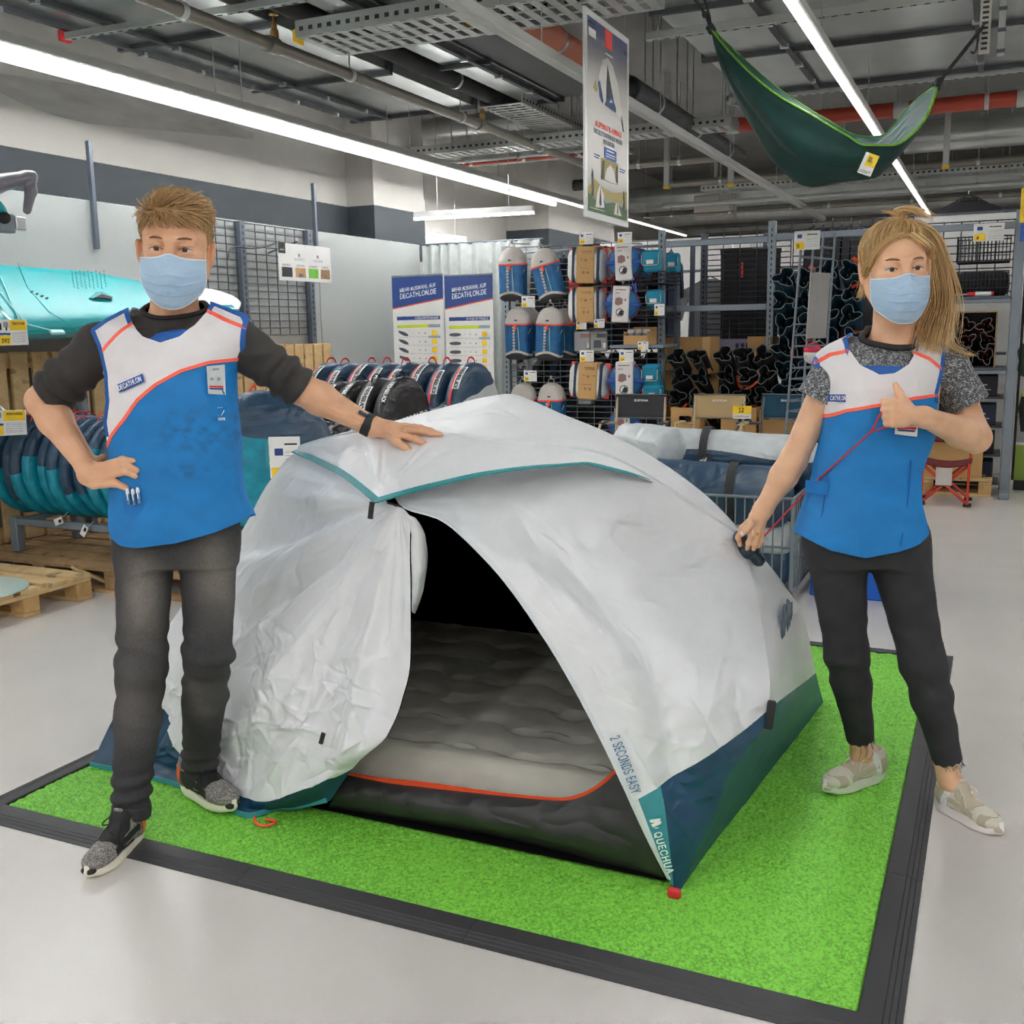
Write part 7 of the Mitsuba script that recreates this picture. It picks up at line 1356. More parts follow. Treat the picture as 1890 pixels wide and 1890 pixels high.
FB=[folded_protos('chair_black','rim_grey' if i<2 else 'rim_dark',40+i,i in(1,))for i in range(4)];FT=[folded_protos('chair_teal','rim_grey',50+i,i==3)for i in range(4)];FW=[folded_protos('chair_wine','rim_grey',60+i,False)for i in range(2)]
ROWS=['top','second','third','fourth','fifth','sixth','bottom']
def grid(px0,py0,dx,dy,nx,ny,sk=6):return[(px0+dx*i+(j%2)*sk,py0+dy*j)for j in range(ny)for i in range(nx)]
for lab,grp,pr,g,nx,y0,rx,s in(('folded black camping chair, %s from left, %s row, box behind the black chair','folded black camping chairs, left box',FB,grid(1252,664,37,37,2,4),2,9.40,66,1.0),('folded black camping chair, %s from left, %s row, stack behind the beige chair','folded black camping chairs, right stack',FB,grid(1338,660,36,37,3,4),3,9.40,66,1.0),
  ('folded blue camping chair, %s from left, %s row, stack left of the wire tower','folded blue camping chairs, left stack',FT,grid(1450,520,40,42,2,7,-4),2,9.42,68,1.12),('folded blue camping chair, %s from left, %s row, stack beside the woman\'s head','folded blue camping chairs, right stack',FT,grid(1530,505,40,42,2,4),2,9.44,68,1.12),('folded wine-red camping chair, %s from left, %s row, box on the right rack','folded wine-red camping chairs',FW,grid(1783,604,36,28,2,3,2),2,9.62,76,.80)):
 for i,(px,py)in enumerate(g):k=thing('folded_chair',lab%(ORD[i%nx],ROWS[i//nx]),'folded chair',grp);pput(k,pr[(i*7+i//3)%len(pr)],at(PY(px,py,y0),rz=3*math.sin(i*2.3),rx=rx,s=s)@at((0,0,0),rz=(i*83)%360))
# racks that hold the folded chairs
def carton(label,lo,hi,hole=None,m='kraft',open_top=True,name='cardboard_box',t=.008):
 k=thing(name,label,'cardboard box');(x0,y0,z0),(x1,y1,z1)=lo,hi
 from shapely.geometry import Polygon,Point,box as sbox
 fr=sbox(x0,z0,x1,z1)
 if hole:hx,hz,hw=hole;fr=fr.difference(sbox(hx-hw/2,hz-.018,hx+hw/2,hz+.018).buffer(.017))
 part(k,'front',prism(fr,t,np.array([[1,0,0,0],[0,0,-1,y0+t],[0,1,0,0],[0,0,0,1.0]])),m);part(k,'back',box((x0,y1-t,z0),(x1,y1,z1)),m)
 for x in(x0,x1-t):part(k,'side',box((x,y0+t+.0005,z0),(x+t,y1-t-.0005,z1)),m)
 part(k,'bottom',box((x0+t+.0005,y0+t+.0005,z0),(x1-t-.0005,y1-t-.0005,z0+t)),m)
 if not open_top:part(k,'lid',box((x0,y0,z1+.0005),(x1,y1,z1+t)),m);part(k,'tape',box(((x0+x1)/2-.03,y0-.001,z1+t),((x0+x1)/2+.03,y1,z1+t+.001)),'old_wood')
 return k
def bx_at(p0,p1,y,d):a,b=PY(*p0,y),PY(*p1,y);return(a[0],y,0.0),(b[0],y+d,a[2])
lo,hi=bx_at((1238,752),(1292,752),9.15,.42);carton('brown cardboard box with an oval hand hole behind the black chair',lo,hi,((lo[0]+hi[0])/2,hi[2]-.11,.08))
lo,hi=bx_at((1331,752),(1396,752),9.15,.42);carton('brown cardboard box with a hand hole behind the beige chair',lo,hi,((lo[0]+hi[0])/2+.05,hi[2]-.10,.07))
lo,hi=bx_at((1402,756),(1478,756),9.15,.42);carton('brown cardboard box behind the navy chair',lo,hi,(lo[0]+.06,hi[2]-.05,.03))
a,b=PY(1297,622,9.62),PY(1311,680,9.62);k=thing('cardboard_box','brown cardboard flap standing up among the folded black chairs','cardboard box');part(k,'flap',box((a[0],9.60,b[2]-.05),(b[0],9.95,a[2]),.003),'kraft');part(k,'side',box((a[0]-.45,9.95,.60),(b[0],9.958,a[2])),'kraft');part(k,'base',box((a[0]-.45,9.6,.58),(b[0],9.958,.599)),'kraft')
a,b=PY(1365,622,9.62),PY(1424,640,9.62);k=thing('cardboard_box','open brown cardboard box edge above the right folded black chairs','cardboard box');part(k,'back',box((a[0],9.95,.6),(b[0],9.958,a[2])),'kraft');part(k,'side',box((b[0]-.008,9.55,.6),(b[0],9.949,a[2])),'kraft');part(k,'base',box((a[0],9.55,.58),(b[0],9.958,.599)),'kraft')
k=thing('steel_rack','dark steel rack in which the folded chairs are stacked','rack')
for z in(.20,.55):part(k,'shelf_wire',[tube([(x,9.66,z),(x,9.92,z)],.006,5)for x in np.linspace(-2.8,-.7,24)]+[tube([(-2.82,y,z),(-.68,y,z)],.008,5)for y in(9.66,9.92)],'wire_black',True)
for x in(-2.82,-1.78,-.68):part(k,'post',box((x-.02,9.93,0),(x+.02,9.965,1.1)),'steel_dark')
k=thing('chair_crate','dark upright panel behind the stacked blue folded chairs','panel');part(k,'panel',box((-1.82,9.99,.05),(-.72,10.03,1.9),.004),'black_soft');part(k,'rim',box((-1.83,9.985,1.9),(-.71,10.035,1.92)),'steel_dark')
k=thing('chair_crate','dark upright panel behind the stacked black folded chairs','panel');part(k,'panel',box((-2.80,9.99,.05),(-1.90,10.03,1.12),.004),'black_soft');part(k,'rim',box((-2.81,9.985,1.12),(-1.89,10.035,1.14)),'steel_dark')
# camping chairs
def director(label,M,cloth,tub,name_txt=True,seat_w=.42,group=None):
 k=thing('camping_chair',label,'camping chair',group);w=seat_w/2;W_=lambda m:xf(m,M);S_=lambda pts,r=.011,n=18:W_(ctube(pts,r,n,seg=8))
 for s in(-1,1):
  part(k,'rear_post',S_([(s*w,.20,.38),(s*w,.24,.62),(s*w,.29,.86)],.011,10),tub,True);part(k,'leg',W_(tube([(s*w,-.20,.40),(-s*w*.95,-.22,.015)],.010,8)),tub,True);part(k,'leg',W_(tube([(s*w,.20,.40),(-s*w*.95,.22,.015)],.010,8)),tub,True)
  part(k,'arm_tube',S_([(s*w,-.20,.40),(s*(w+.06),-.23,.56),(s*(w+.06),-.16,.63),(s*(w+.05),.06,.63),(s*w,.24,.62)],.012,24),tub,True);part(k,'foot',W_(box((s*w*.95-.03,-.25,0),(s*w*.95+.03,-.19,.014),.004)),'black_matte');part(k,'foot',W_(box((s*w*.95-.03,.19,0),(s*w*.95+.03,.25,.014),.004)),'black_matte')
  part(k,'armrest',W_(rbox((.055,.24,.016),.007).apply_translation((s*(w+.055),-.04,.645))),cloth,40)
 u,v=np.meshgrid(np.linspace(-1,1,17),np.linspace(-1,1,13),indexing='ij');part(k,'seat',W_(shell(gmesh(np.stack([u*w,v*.22,.41-.05*(1-u**2)+.012*v*0],-1)),.006)),cloth,True)
 u,v=np.meshgrid(np.linspace(-1,1,17),np.linspace(0,1,9),indexing='ij');part(k,'backrest',W_(shell(gmesh(np.stack([u*(w+.012),.262+.03*(1-u**2)+.02*v,.66+.20*v],-1)),.008)),cloth,True)
 part(k,'backrest_binding',W_(tube([(-w-.012,.252,.66),(w+.012,.252,.66),(w+.012,.274,.86),(-w-.012,.274,.86),(-w-.012,.252,.66)],.006,6)),'rim_grey',True)
 if name_txt:t=meshkit.text_mesh('QUECHUA',.018,.001,True);part(k,'lettering',xf(mv(t,-t.bounds[1][0]/2,0,0),M@frame((0,.268,.80),(1,0,0),(0,.1,1))),'text_white')
 return k
mat('cloth_char',(50,51,55),.85);mat('cloth_beige',(188,162,120),.85);mat('cloth_navy',(22,62,82),.85)
def chair_at(px,py,y,rz,zt=.86):c_=PY(px,py,y);s=c_[2]/zt;return at((c_[0]-.27*math.sin(math.radians(rz))*0,c_[1]-.27,0),rz=rz)
director('black folding camping chair standing in front of the backpack rack',chair_at(1191,730,8.75,8),'cloth_char','tube_beige');director('beige folding camping chair with a yellow price card on its back',chair_at(1330,744,8.85,2),'cloth_beige','tube_beige');director('navy folding camping chair behind the wire tower',chair_at(1446,742,8.95,-8),'cloth_navy','tube_steel')
o=PY(1369,773,8.72);k=thing('price_sign','yellow and white price card reading 12 on the beige chair','price card');w,h=sz(o,34),sz(o,24);sign(k,frame(o-(w/2,0,0),(1,.03,0),(0,.05,1)),w,h,[('label_yellow',0,.36,1,1)]+LINES(.06,.92,(.10,.18),'text_grey',.04),[('12',.30,.50,.34,'text_black',.3)])
part(k,'hook',tube([o+(0,0,h),(o[0],8.86,o[2]+h+.03)],.004,6),'chrome')
# red folding stool chair
k=thing('camping_chair','low red folding camping chair on the floor at the right','camping chair');mat('red_tube',(196,52,34),.4);c_=PZ(1746,918);x0,x1,y0,y1=c_[0]-.17,c_[0]+.17,8.88,9.22
part(k,'leg',tube([(x0,y0,.32),(x1,y0,.015)],.011,8),'red_tube',True);part(k,'leg',tube([(x1,y0+.03,.32),(x0,y0+.03,.015)],.011,8),'red_tube',True);part(k,'leg',tube([(x0,y1,.32),(x1,y1,.015)],.011,8),'red_tube',True);part(k,'leg',tube([(x1,y1+.03,.32),(x0,y1+.03,.015)],.011,8),'red_tube',True)
for x in(x0,x1):part(k,'side_post',tube([(x,y0-.02,.016),(x,y0-.02,.34)],.010,8),'red_tube',True);part(k,'back_post',tube([(x,y1+.05,.30),(x,y1+.10,.66)],.011,8),'red_tube',True);part(k,'foot',box((x-.03,y0-.05,0),(x+.03,y0+.06,.015),.004),'black_matte');part(k,'foot',box((x-.03,y1-.05,0),(x+.03,y1+.06,.015),.004),'black_matte')
u,v=np.meshgrid(np.linspace(-1,1,13),np.linspace(0,1,9),indexing='ij');part(k,'seat',shell(gmesh(np.stack([c_[0]+u*.185,y0-.02+v*(y1-y0+.05),.335-.03*(1-u**2)],-1)),.008),'chair_wine',True);part(k,'backrest',shell(gmesh(np.stack([c_[0]+u*.18,y1+.07+.02*v,.46+.2*v],-1)),.008),'chair_wine',True);part(k,'care_tag',box((c_[0]-.07,y0-.012,.16),(c_[0]+.05,y0-.010,.30)),'pack_grey')
k=thing('pallet','wooden pallet under the cardboard box at the right end of the rack','pallet');plank_pallet(k,at((-.98,9.42,0)),1.0,.60,'pallet_wood',5,77)
lo,hi=(-.88,9.46,.1455),(-.06,9.92,.44);carton('closed brown cardboard box on the pallet behind the red chair',lo,hi,None,'kraft',False)
# right shelves: wire baskets, dark goods, open box
for z,lab in((1.92,'upper black wire basket on the right rack'),(1.64,'lower black wire basket on the right rack')):basket(lab,np.array([-.15,9.80,z]),.40,.34,.20,'wire_black','basket','wire_basket',15,4)
for i,(px,py,w_,h_)in enumerate(((1812,528,92,44),(1760,536,30,34))):
 c_=PY(px,py,9.78);m=mv(rbox((sz(c_,w_),.22,sz(c_,h_)),.06,14),c_[0],c_[1],1.6405+sz(c_,h_)/2);m.vertices+=.012*(meshkit.noise(m.vertices*14,4)-.5)[:,None]*vnorm(m)*0;k=thing('fabric_bag',['large black bundled bag on the right rack shelf','small black pouch beside the large black bag on the right rack'][i],'bag');part(k,'body',m,'garment_black',40);part(k,'strap',ctube([c_+(-.08,-.12,-.02),c_+(0,-.13,.03),c_+(.08,-.12,-.02)],.008,12,seg=6,flat=.4),'black_matte',True)
c_=PY(1805,540,9.62);k=thing('tool_pack','red and white packaged tool lying on the right rack shelf','package');part(k,'handle',tube([(c_[0]-.08,9.62,1.66),(c_[0]+.12,9.62,1.66)],.018,10),'red',True);part(k,'wrap',tube([(c_[0]-.02,9.62,1.66),(c_[0]+.10,9.62,1.66)],.0185,10),'text_white',True);part(k,'tip',tube([(c_[0]-.20,9.62,1.656),(c_[0]-.08,9.62,1.658)],.010,8),'chrome',True)
k=thing('shelf','grey wire shelf under the black bags on the right rack','shelf');part(k,'board',box((-.74,9.57,1.615),(.075,10.0,1.64),.003),'steel_dark');k=thing('shelf','grey shelf under the open box of wine-red chairs','shelf');part(k,'board',box((-.74,9.57,1.035),(.075,10.0,1.06),.003),'steel_dark')
a,b=PY(1764,575,9.58),PY(1841,575,9.58);k=carton('open dark-edged cardboard box of wine-red folded chairs on the right rack',(a[0],9.58,1.061),(b[0],9.96,a[2]),None,'chair_black');
for q_ in[z for z in list(scene)if z.startswith(k+'__front')]:del scene[q_]
part(k,'edge',[box((a[0]-.006,9.572,1.061),(a[0]+.006,9.58,a[2])),box((b[0]-.006,9.572,1.061),(b[0]+.006,9.58,a[2])),box((a[0],9.572,a[2]-.012),(b[0],9.58,a[2]))],'old_wood')
for j,z in enumerate((.10,.34,.58,.82)):
 for i in range(3):
  k=thing('dark_carton',ORD[i]+' dark carton from the left on the '+('lowest','second','third','top')[j]+' level of the lower right rack','carton','dark cartons on the right rack');x=-.66+.235*i;part(k,'body',box((x,9.62,z),(x+.21,9.95,z+.17),.006),'garment_black' if(i+j)%2 else 'garment_navy');part(k,'print',[box((x+.05,9.618,z+.09),(x+.13,9.62,z+.10)),box((x+.05,9.618,z+.05),(x+.16,9.62,z+.058))],('pack_grey','text_grey','label_yellow')[(i*2+j)%3])
 k=thing('shelf','black wire shelf on the '+('lowest','second','third','top')[j]+' level of the lower right rack','shelf');part(k,'board',box((-.70,9.58,z-.02),(.07,9.98,z-.001),.003),'wire_black')
for px,py,w_,h_,y,pr,lab in((1824,445,52,32,9.5,'6','on the right rack beam'),(1489,461,46,34,7.3,'5','on top of the wire tower')):
 o=PY(px,py,y);price_tag('large white price sign with a yellow price field '+lab,o,(1,.06,0),sz(o,w_),sz(o,h_),pr,0,None,PY(1492,446,7.5)if y<8 else(o[0],y+.12,o[2]+.16))
# wire tower with a grey sign board and two lanterns
k=thing('wire_tower','tall slim grey wire display tower left of the woman','display tower');A0,A1,B0,B1=PY(1481,425,7.5),PY(1443,880,7.5),PY(1503,425,7.5),PY(1472,880,7.5)
A1,B1=A0+(A1-A0)*(A0[2]-.02)/(A0[2]-A1[2]),B0+(B1-B0)*(B0[2]-.02)/(B0[2]-B1[2])
lerp=lambda a,b,t:a+(b-a)*t;dp=np.array([.09,.34,0])
for P0,P1 in((A0,A1),(B0,B1),(A0+dp,A1+dp),(B0+dp,B1+dp)):part(k,'upright',tube([P0,P1],.009,7),'steel_grey',True)
for t in np.linspace(.05,.97,26):
 if.10<t<.30:continue
 a,b=lerp(A0,A1,t),lerp(B0,B1,t);part(k,'rung',tube([a,b,b+dp,a+dp,a],.006,5),'steel_grey',True)
part(k,'base',[box(tuple(A1+(-.03,-.05,-.02)),tuple(A1+(.22,.45,.0)),.005)],'steel_grey')
k=thing('sign_board','upright grey sign board fixed to the wire tower','sign board');M=frame(PY(1489,625,7.42),(.55,.9,0),(0.055,0,1));o=PY(1489,625,7.42);hh=PY(1489,503,7.42)[2]-o[2];mat('sign_grey',(152,150,148),.6);part(k,'panel',xf(box((0,0,-.012),(.20,hh,0),.002),M),'sign_grey');part(k,'print',xf(box((.07,.14,.0),(.085,hh-.10,.001)),M),'text_grey');part(k,'print',xf(box((.10,.18,.0),(.11,hh-.16,.001)),M),'text_grey')
mat('lantern_red',(196,24,62),.35);mat('lantern_white',(228,222,218),.35)
for px,py,lab in((1500,656,'round white camping lantern with a red top hanging on the wire tower'),(1484,790,'lower white camping lantern with a red top behind the woman\'s arm')):
 c_=PY(px,py,7.3);s_=sz(c_,36)/.15;k=thing('lantern',lab,'lantern');M=at(c_,s=s_);part(k,'globe',lathe([(0,-.065),(.035,-.06),(.062,-.03),(.068,.01),(.066,.03),(0,.03)],28,M),'lantern_white',True);part(k,'cap',lathe([(.070,.028),(.072,.045),(.068,.058),(.03,.066),(0,.068)],28,M),'lantern_red',40);part(k,'handle',xf(ctube([(-.05,0,.058),(-.035,0,.085),(.035,0,.085),(.05,0,.058)],.005,16,seg=6),M),'lantern_red',True);part(k,'switch',xf(mv(trimesh.creation.icosphere(1,.008),-.045,-.052,-.01),M),'chrome',True);part(k,'hook',tube([c_+(-.02,0,.085*s_),c_+(.02,.16,.11*s_)],.006,6),'chrome',True)
basket('grey wire basket of small blue packs beside the wire tower',np.array([PY(1430,835,7.3)[0],7.45,.40]),.42,.50,.17,'steel_grey','basket','wire_basket',18,5)
for i,(dx,dy,rz)in enumerate(((-.08,-.1,20),(.06,-.05,-25),(.0,.12,60),(.12,.15,10))):k=thing('blue_pack',ORD[i]+' small blue pack lying in the grey wire basket','pack','blue packs in the wire basket');M=at((PY(1430,835,7.3)[0]+dx,7.45+dy,.455+.03*(i%2)),rz=rz,rx=20);part(k,'pouch',xf(rbox((.17,.10,.05),.02),M),'brand_blue',40);part(k,'print',xf(box((-.05,-.02,.025),(.03,.02,.0265)),M),('text_white','pack_red')[i%2])
k=thing('basket_stand','grey steel stand under the wire basket','stand');c_=PY(1430,835,7.3)[0];
for dx in(-.18,.18):
 for dy in(7.25,7.65):part(k,'leg',tube([(c_+dx,dy,0),(c_+dx,dy,.398)],.012,8),'steel_grey',True)
# ---------------------------------------------------------------- wire bin with tent bags behind the tent
BX0,BX1,BY0,BY1,BZ=-1.78,-.90,5.36,6.25,.555
k=thing('wire_bin','grey wire bin of navy and white tent bags behind the tent','wire bin')
for z,r in((BZ,.009),(.30,.006),(.06,.008)):part(k,'rail',tube([(BX0,BY0,z),(BX1,BY0,z),(BX1,BY1,z),(BX0,BY1,z),(BX0,BY0,z)],r,7),'steel_grey',True)
for i,x in enumerate(np.linspace(BX0,BX1,19)):part(k,'front_wire',tube([(x,BY0,.06),(x,BY0,BZ)],.0045,6),'steel_grey',True);part(k,'rear_wire',tube([(x,BY1,.06),(x,BY1,BZ)],.0045,6),'steel_grey',True)
for y in np.linspace(BY0,BY1,15)[1:-1]:part(k,'side_wire',tube([(BX1,y,.06),(BX1,y,BZ)],.0045,6),'steel_grey',True);part(k,'side_wire',tube([(BX0,y,.06),(BX0,y,BZ)],.0045,6),'steel_grey',True)
for x in(BX0,BX1):
 for y in(BY0,BY1):part(k,'corner_post',tube([(x,y,0),(x,y,BZ)],.011,8),'steel_grey',True)
part(k,'floor_grid',[tube([(x,BY0,.06),(x,BY1,.06)],.004,5)for x in np.linspace(BX0,BX1,12)],'steel_grey',True)
def long_bag(label,a,b,R,low,up,straps,seed,split=None,lab=None):
 """long round tent bag from a to b"""
 k=thing('tent_bag',label,'tent bag');a,b=np.asarray(a,float),np.asarray(b,float);L=np.linalg.norm(b-a);u,ph=np.meshgrid(np.linspace(0,1,41),np.linspace(0,2*np.pi,41),indexing='ij');e=np.clip(np.minimum(u,1-u)/.12,0,1);r=R*np.sqrt(np.clip(1-(1-e)**2,0,1))**.8;M=frame(a,b-a,(0,0,1));M=M@np.eye(4)
 w=.014*(ridged(np.stack([u*6,np.cos(ph)*1.4,np.sin(ph)*1.4+seed],-1),seed)-.5)+.02*(meshkit.noise(np.stack([u*3,np.cos(ph),np.sin(ph)],-1),seed)-.5);r=np.maximum(r+w*(e>.05),0);r[:,-1]=r[:,0];G=np.stack([u*L,r*np.cos(ph),r*np.sin(ph)],-1);m=xf(gmesh(G),np.column_stack([M[:,0],M[:,2],M[:,1],M[:,3]]));m=trimesh.Trimesh(m.vertices,m.faces[:,::-1],process=False);v,f=m.vertices,m.faces
 if split is None:part(k,'body',m,low,True)
 else:
  s=v[:,2]-(a[2]+split*R)-.03*np.sin((v-a)@nrm(b-a)*5);p,q_,_=clip(v,f,s);part(k,'upper',trimesh.Trimesh(p,q_,process=False),up,True);p,q_,_=clip(v,f,-s);part(k,'lower',trimesh.Trimesh(p,q_,process=False),low,True);n_=vnorm(m);p,q_,_=clip(v+n_*.003,f,.009-np.abs(s));part(k,'piping',trimesh.Trimesh(p,q_,process=False),'teal_trim',True)
 d=nrm(b-a);s1=nrm(np.cross(d,(0,0,1)))
 for t in straps:c_=a+(b-a)*t;part(k,'strap',ribbon(np.array([c_+(s1*math.cos(q_)+np.array([0,0,1])*math.sin(q_))*(R*1.04+.012)for q_ in np.linspace(-.9,np.pi,20)]),.045,d,.006),'black_soft',40)
 return k,a,b,R,s1,d
kk_=long_bag('navy tent bag with a black strap lying in the front of the wire bin',(-1.76,5.55,.555),(-.93,5.58,.52),.155,'nylon_navy',None,(.62,),3)
kk2=long_bag('white and navy tent bag on top at the back of the wire bin',(-1.86,5.98,.70),(-.86,6.02,.66),.150,'nylon_navy','nylon_white',(.36,.86),4,.05)
kb,a,b,R,s1,d=kk2;c_=PY(1284,862,5.80);Mt=frame(c_,(.9,.0,.42),(-.35,.2,.9));part(kb,'label',xf(box((-.06,-.03,0),(.10,.04,.003),.001),Mt),'text_black',label='black label lettered BLACK');t=meshkit.text_mesh('BLACK',.04,.001,True);t.apply_scale([.12/t.bounds[1][0],1,1]);part(kb,'lettering',xf(mv(t,-.04,-.015,.0035),Mt),'text_white')
long_bag('white tent bag end drooping over the left of the wire bin',(-2.02,5.95,.74),(-1.62,5.75,.74),.12,'nylon_white',None,(),6)
k3=long_bag('white tent bag in the middle of the wire bin',(-1.75,5.60,.32),(-.93,5.60,.30),.105,'nylon_white',None,(),7);part(k3[0],'lettering',xf(mv(meshkit.text_mesh('FRESH',.05,.002,True),0,0,0),frame((-1.42,5.478,.31),(1,0,-.1),(0.1,0,1))),'text_black')
long_bag('navy tent bag at the bottom of the wire bin',(-1.75,5.62,.16),(-.93,5.62,.16),.115,'nylon_navy',None,(.75,),8);long_bag('navy tent bag at the back of the wire bin',(-1.75,6.06,.40),(-.93,6.06,.40),.15,'nylon_navy',None,(.4,),9)
# display block behind the woman
k=thing('display_block','blue display block with a white upper panel standing behind the woman','display block');part(k,'base',box((-.84,5.60,0),(-.36,6.2,.30),.006),'brand_blue_deep' if mat('brand_blue_deep',(0,82,176),.5)else '');part(k,'panel',box((-.84,5.60,.301),(-.40,6.2,.62),.006),'paper_white');part(k,'print',[box((-.82,5.597,.34+.035*i),(-.55,5.60,.35+.035*i))for i in range(6)],'text_grey');part(k,'logo',box((-.80,5.597,.56),(-.62,5.60,.60)),'brand_blue')
# big outdoor photograph on the far right
P0=np.array([.19,9.95,.08]);k=thing('outdoor_poster','tall outdoor street picture at the right picture edge','poster');M=frame(P0,(1,-.05,0),(0,0,1));w,h=.9,2.35
mat('pic_sky',(226,230,232),.6);mat('pic_wall',(188,186,180),.6);mat('pic_tree',(34,60,40),.7);mat('pic_road',(150,150,150),.7);mat('pic_grass',(128,150,62),.7);mat('pic_lime',(196,214,60),.6)
sign(k,M,w,h,[('pic_wall',0,.62-0,1,.63),('pic_road',0,.14,1,.24),('pic_grass',0,.0,1,.13),('pic_grass',0,.245,1,.28),('pic_sky',0,.25,1,.26),('pic_wall',0,.285,1,.40)]+[('pic_wall',0,y,1,y+.018)for y in np.arange(.56,.78,.035)])
for i in range(14):rr_=np.random.default_rng(i+90);pts=[(.05*math.cos(t)*(1+.4*rr_.random()),.09*math.sin(t)*(1+.4*rr_.random()))for t in np.linspace(0,6.28,12)[:-1]];part(k,'print',xf(mv(prism(pts,.001),.03+.12*(i%7)*.6,.98+.16*(i//5)*.6,.0022),M),'pic_tree')
part(k,'print',xf(prism([(.02,.72),(.06,.86),(.14,.90),(.20,.72)],.001,at((0,0,.0035))),M),'pic_lime',label='small cyclist in a lime jacket');part(k,'print',xf(prism([(.0,.62),(.02,.74),(.12,.74),(.10,.60),(.06,.42),(.03,.42)],.001,at((0,0,.003))),M),'black_matte');part(k,'frame',[xf(box((-.02,0,-.02),(0,h,.004)),M),xf(box((0,h,-.02),(w,h+.02,.004)),M)],'black_matte')
part(k,'foot',box((.19,9.9,0),(1.05,9.98,.08)),'black_matte')
o=PY(1884,372,9.3);k=thing('yellow_flag','yellow sign corner hanging at the right picture edge','sign');part(k,'panel',xf(box((0,-.16,0),(.3,.10,.006),.002),frame(o,(1,0,.0),(.15,0,1))),'label_yellow');part(k,'cord',tube([o+(.1,0,.1),(o[0]+.1,o[1],4.3)],.003,5),'chrome');part(k,'stripe',xf(box((.01,-.30,0),(.3,-.165,.006),.002),frame(o,(1,0,.0),(.15,0,1))),'brand_blue')
# ---------------------------------------------------------------- ceiling: ducts, pipes, trays
def galv(p,n,uv):return mix((0.48,0.51,0.50),(0.74,0.77,0.76),pfbm(p.x*1.6,p.y*2.2,p.z*2,3)*.7+pn(p.x*9,p.y*.8,2)*.3)
bsdf('galvanised',{'type':'twosided','bsdf':{'type':'principled','base_color':mikit.proc(galv),'metallic':0.85,'roughness':0.34}})
mat('duct_dark',(50,52,54),.6,.3);mat('pipe_steel',(128,124,116),.42,.6);mat('pipe_red',(158,60,42),.5);mat('pipe_rust',(150,84,62),.65);mat('foil',(196,198,198),.3,.85);mat('tray_zinc',(186,188,186),.45,.5);mat('pipe_white',(200,202,200),.5);mat('brass',(150,120,70),.4,.7);mat('pipe_black',(24,24,25),.7)
def duct(label,x0,x1,y0,y1,z0,z1,rails,step=1.25):
 k=thing('air_duct',label,'air duct');ys=np.arange(y0,y1+.01,step)
 for a,b in zip(ys[:-1],ys[1:]):part(k,'section',box((x0,a+.006,z0),(x1,b-.006,z1),.004),'galvanised')
 for y in ys:part(k,'flange',[box((x0-.03,y-.02,z0-.035),(x1+.03,y+.02,z0-.001)),box((x0-.035,y-.02,z0),(x0-.001,y+.02,z1)),box((x1+.001,y-.02,z0),(x1+.035,y+.02,z1))],'duct_dark')
 for x in rails:
  part(k,'long_rail',[box((x-.02,y0,z0-.045),(x+.02,y1,z0-.036)),box((x-.02,y0,z0-.036),(x-.014,y1,z0-.001))],'duct_dark');[part(k,'clamp',box((x-.035,y,z0-.062),(x+.03,y+.035,z0-.030),.004),'chrome')for y in np.arange(y0+.3,y1,.62)]
 for y in ys[1:-1:2]:
  for x in(x0-.02,x1+.02):part(k,'hanger_rod',tube([(x,y+.06,z1),(x,y+.06,4.3)],.006,6),'chrome')
 return k
duct('wide galvanised duct above the pair of lights on the left',-5.90,-4.58,1.6,9.2,3.5,3.95,(-5.80,-5.48),1.52);duct('flat galvanised duct left of the steel sprinkler pipe\'s end',-4.12,-3.74,1.6,9.3,3.5,3.9,(-3.80,),1.54)
duct('wide galvanised duct above the green hammock',-2.20,.15,3.0,9.9,3.5,3.95,(-1.55,-.25),1.38);duct('galvanised duct at the upper right corner',.42,2.2,3.0,9.9,3.5,3.95,(.6,),1.38)
def pipe(label,a,b,r,m,name='pipe',clamps=0,cm_='chrome',joints=(),sag=None,group=None):
 k=thing(name,label,'pipe',group);a,b=np.asarray(a,float),np.asarray(b,float);d=nrm(b-a);part(k,'tube',tube([a,b],r,18),m,True)
 for i in range(clamps):
  c_=a+(b-a)*(i+.5)/clamps;part(k,'clamp',tube([c_-d*.02,c_+d*.02],r+.008,18),cm_,40);part(k,'hanger_rod',tube([c_+(0,0,r),(c_[0],c_[1],4.3)],.005,6),'chrome')
 for t,m2,w in joints:c_=a+(b-a)*t;part(k,'coupling',tube([c_-d*w,c_+d*w],r+.012,18),m2,40)
 return k
k=pipe('grey steel sprinkler pipe running above the left lights',(-4.48,2.5,3.31),(-4.48,13.2,3.31),.042,'pipe_steel','pipe',6,'pipe_white',((.33,'pipe_steel',.05),(.62,'pipe_steel',.05)))
for px,py,lab in((507,72,''),(890,212,'')):
 c_=PX(px,py,-4.48);o=np.array([-4.48,c_[1],3.36]);part(k,'valve',lathe([(0,0),(.028,0),(.028,.05),(.018,.06),(.018,.10),(.008,.11),(.008,.14),(.032,.145),(.032,.155),(0,.16)],14,at(o)),'brass',40)
pipe('black insulated pipe in the gap between the left ducts',(-4.29,1.6,3.52),(-4.29,9.6,3.52),.075,'pipe_black','pipe',3);k=thing('duct_shadow_gap','dark boxed cable run beside the black pipe','cable run');part(k,'case',box((-3.68,2.0,3.52),(-3.36,9.3,3.70),.01),'duct_dark');part(k,'lid',box((-3.70,2.0,3.505),(-3.34,9.3,3.5195)),'duct_dark')
for y in(3.5,7.5):part(k,'hanger_rod',tube([(-3.52,y,3.7),(-3.52,y,4.3)],.006,6),'chrome')
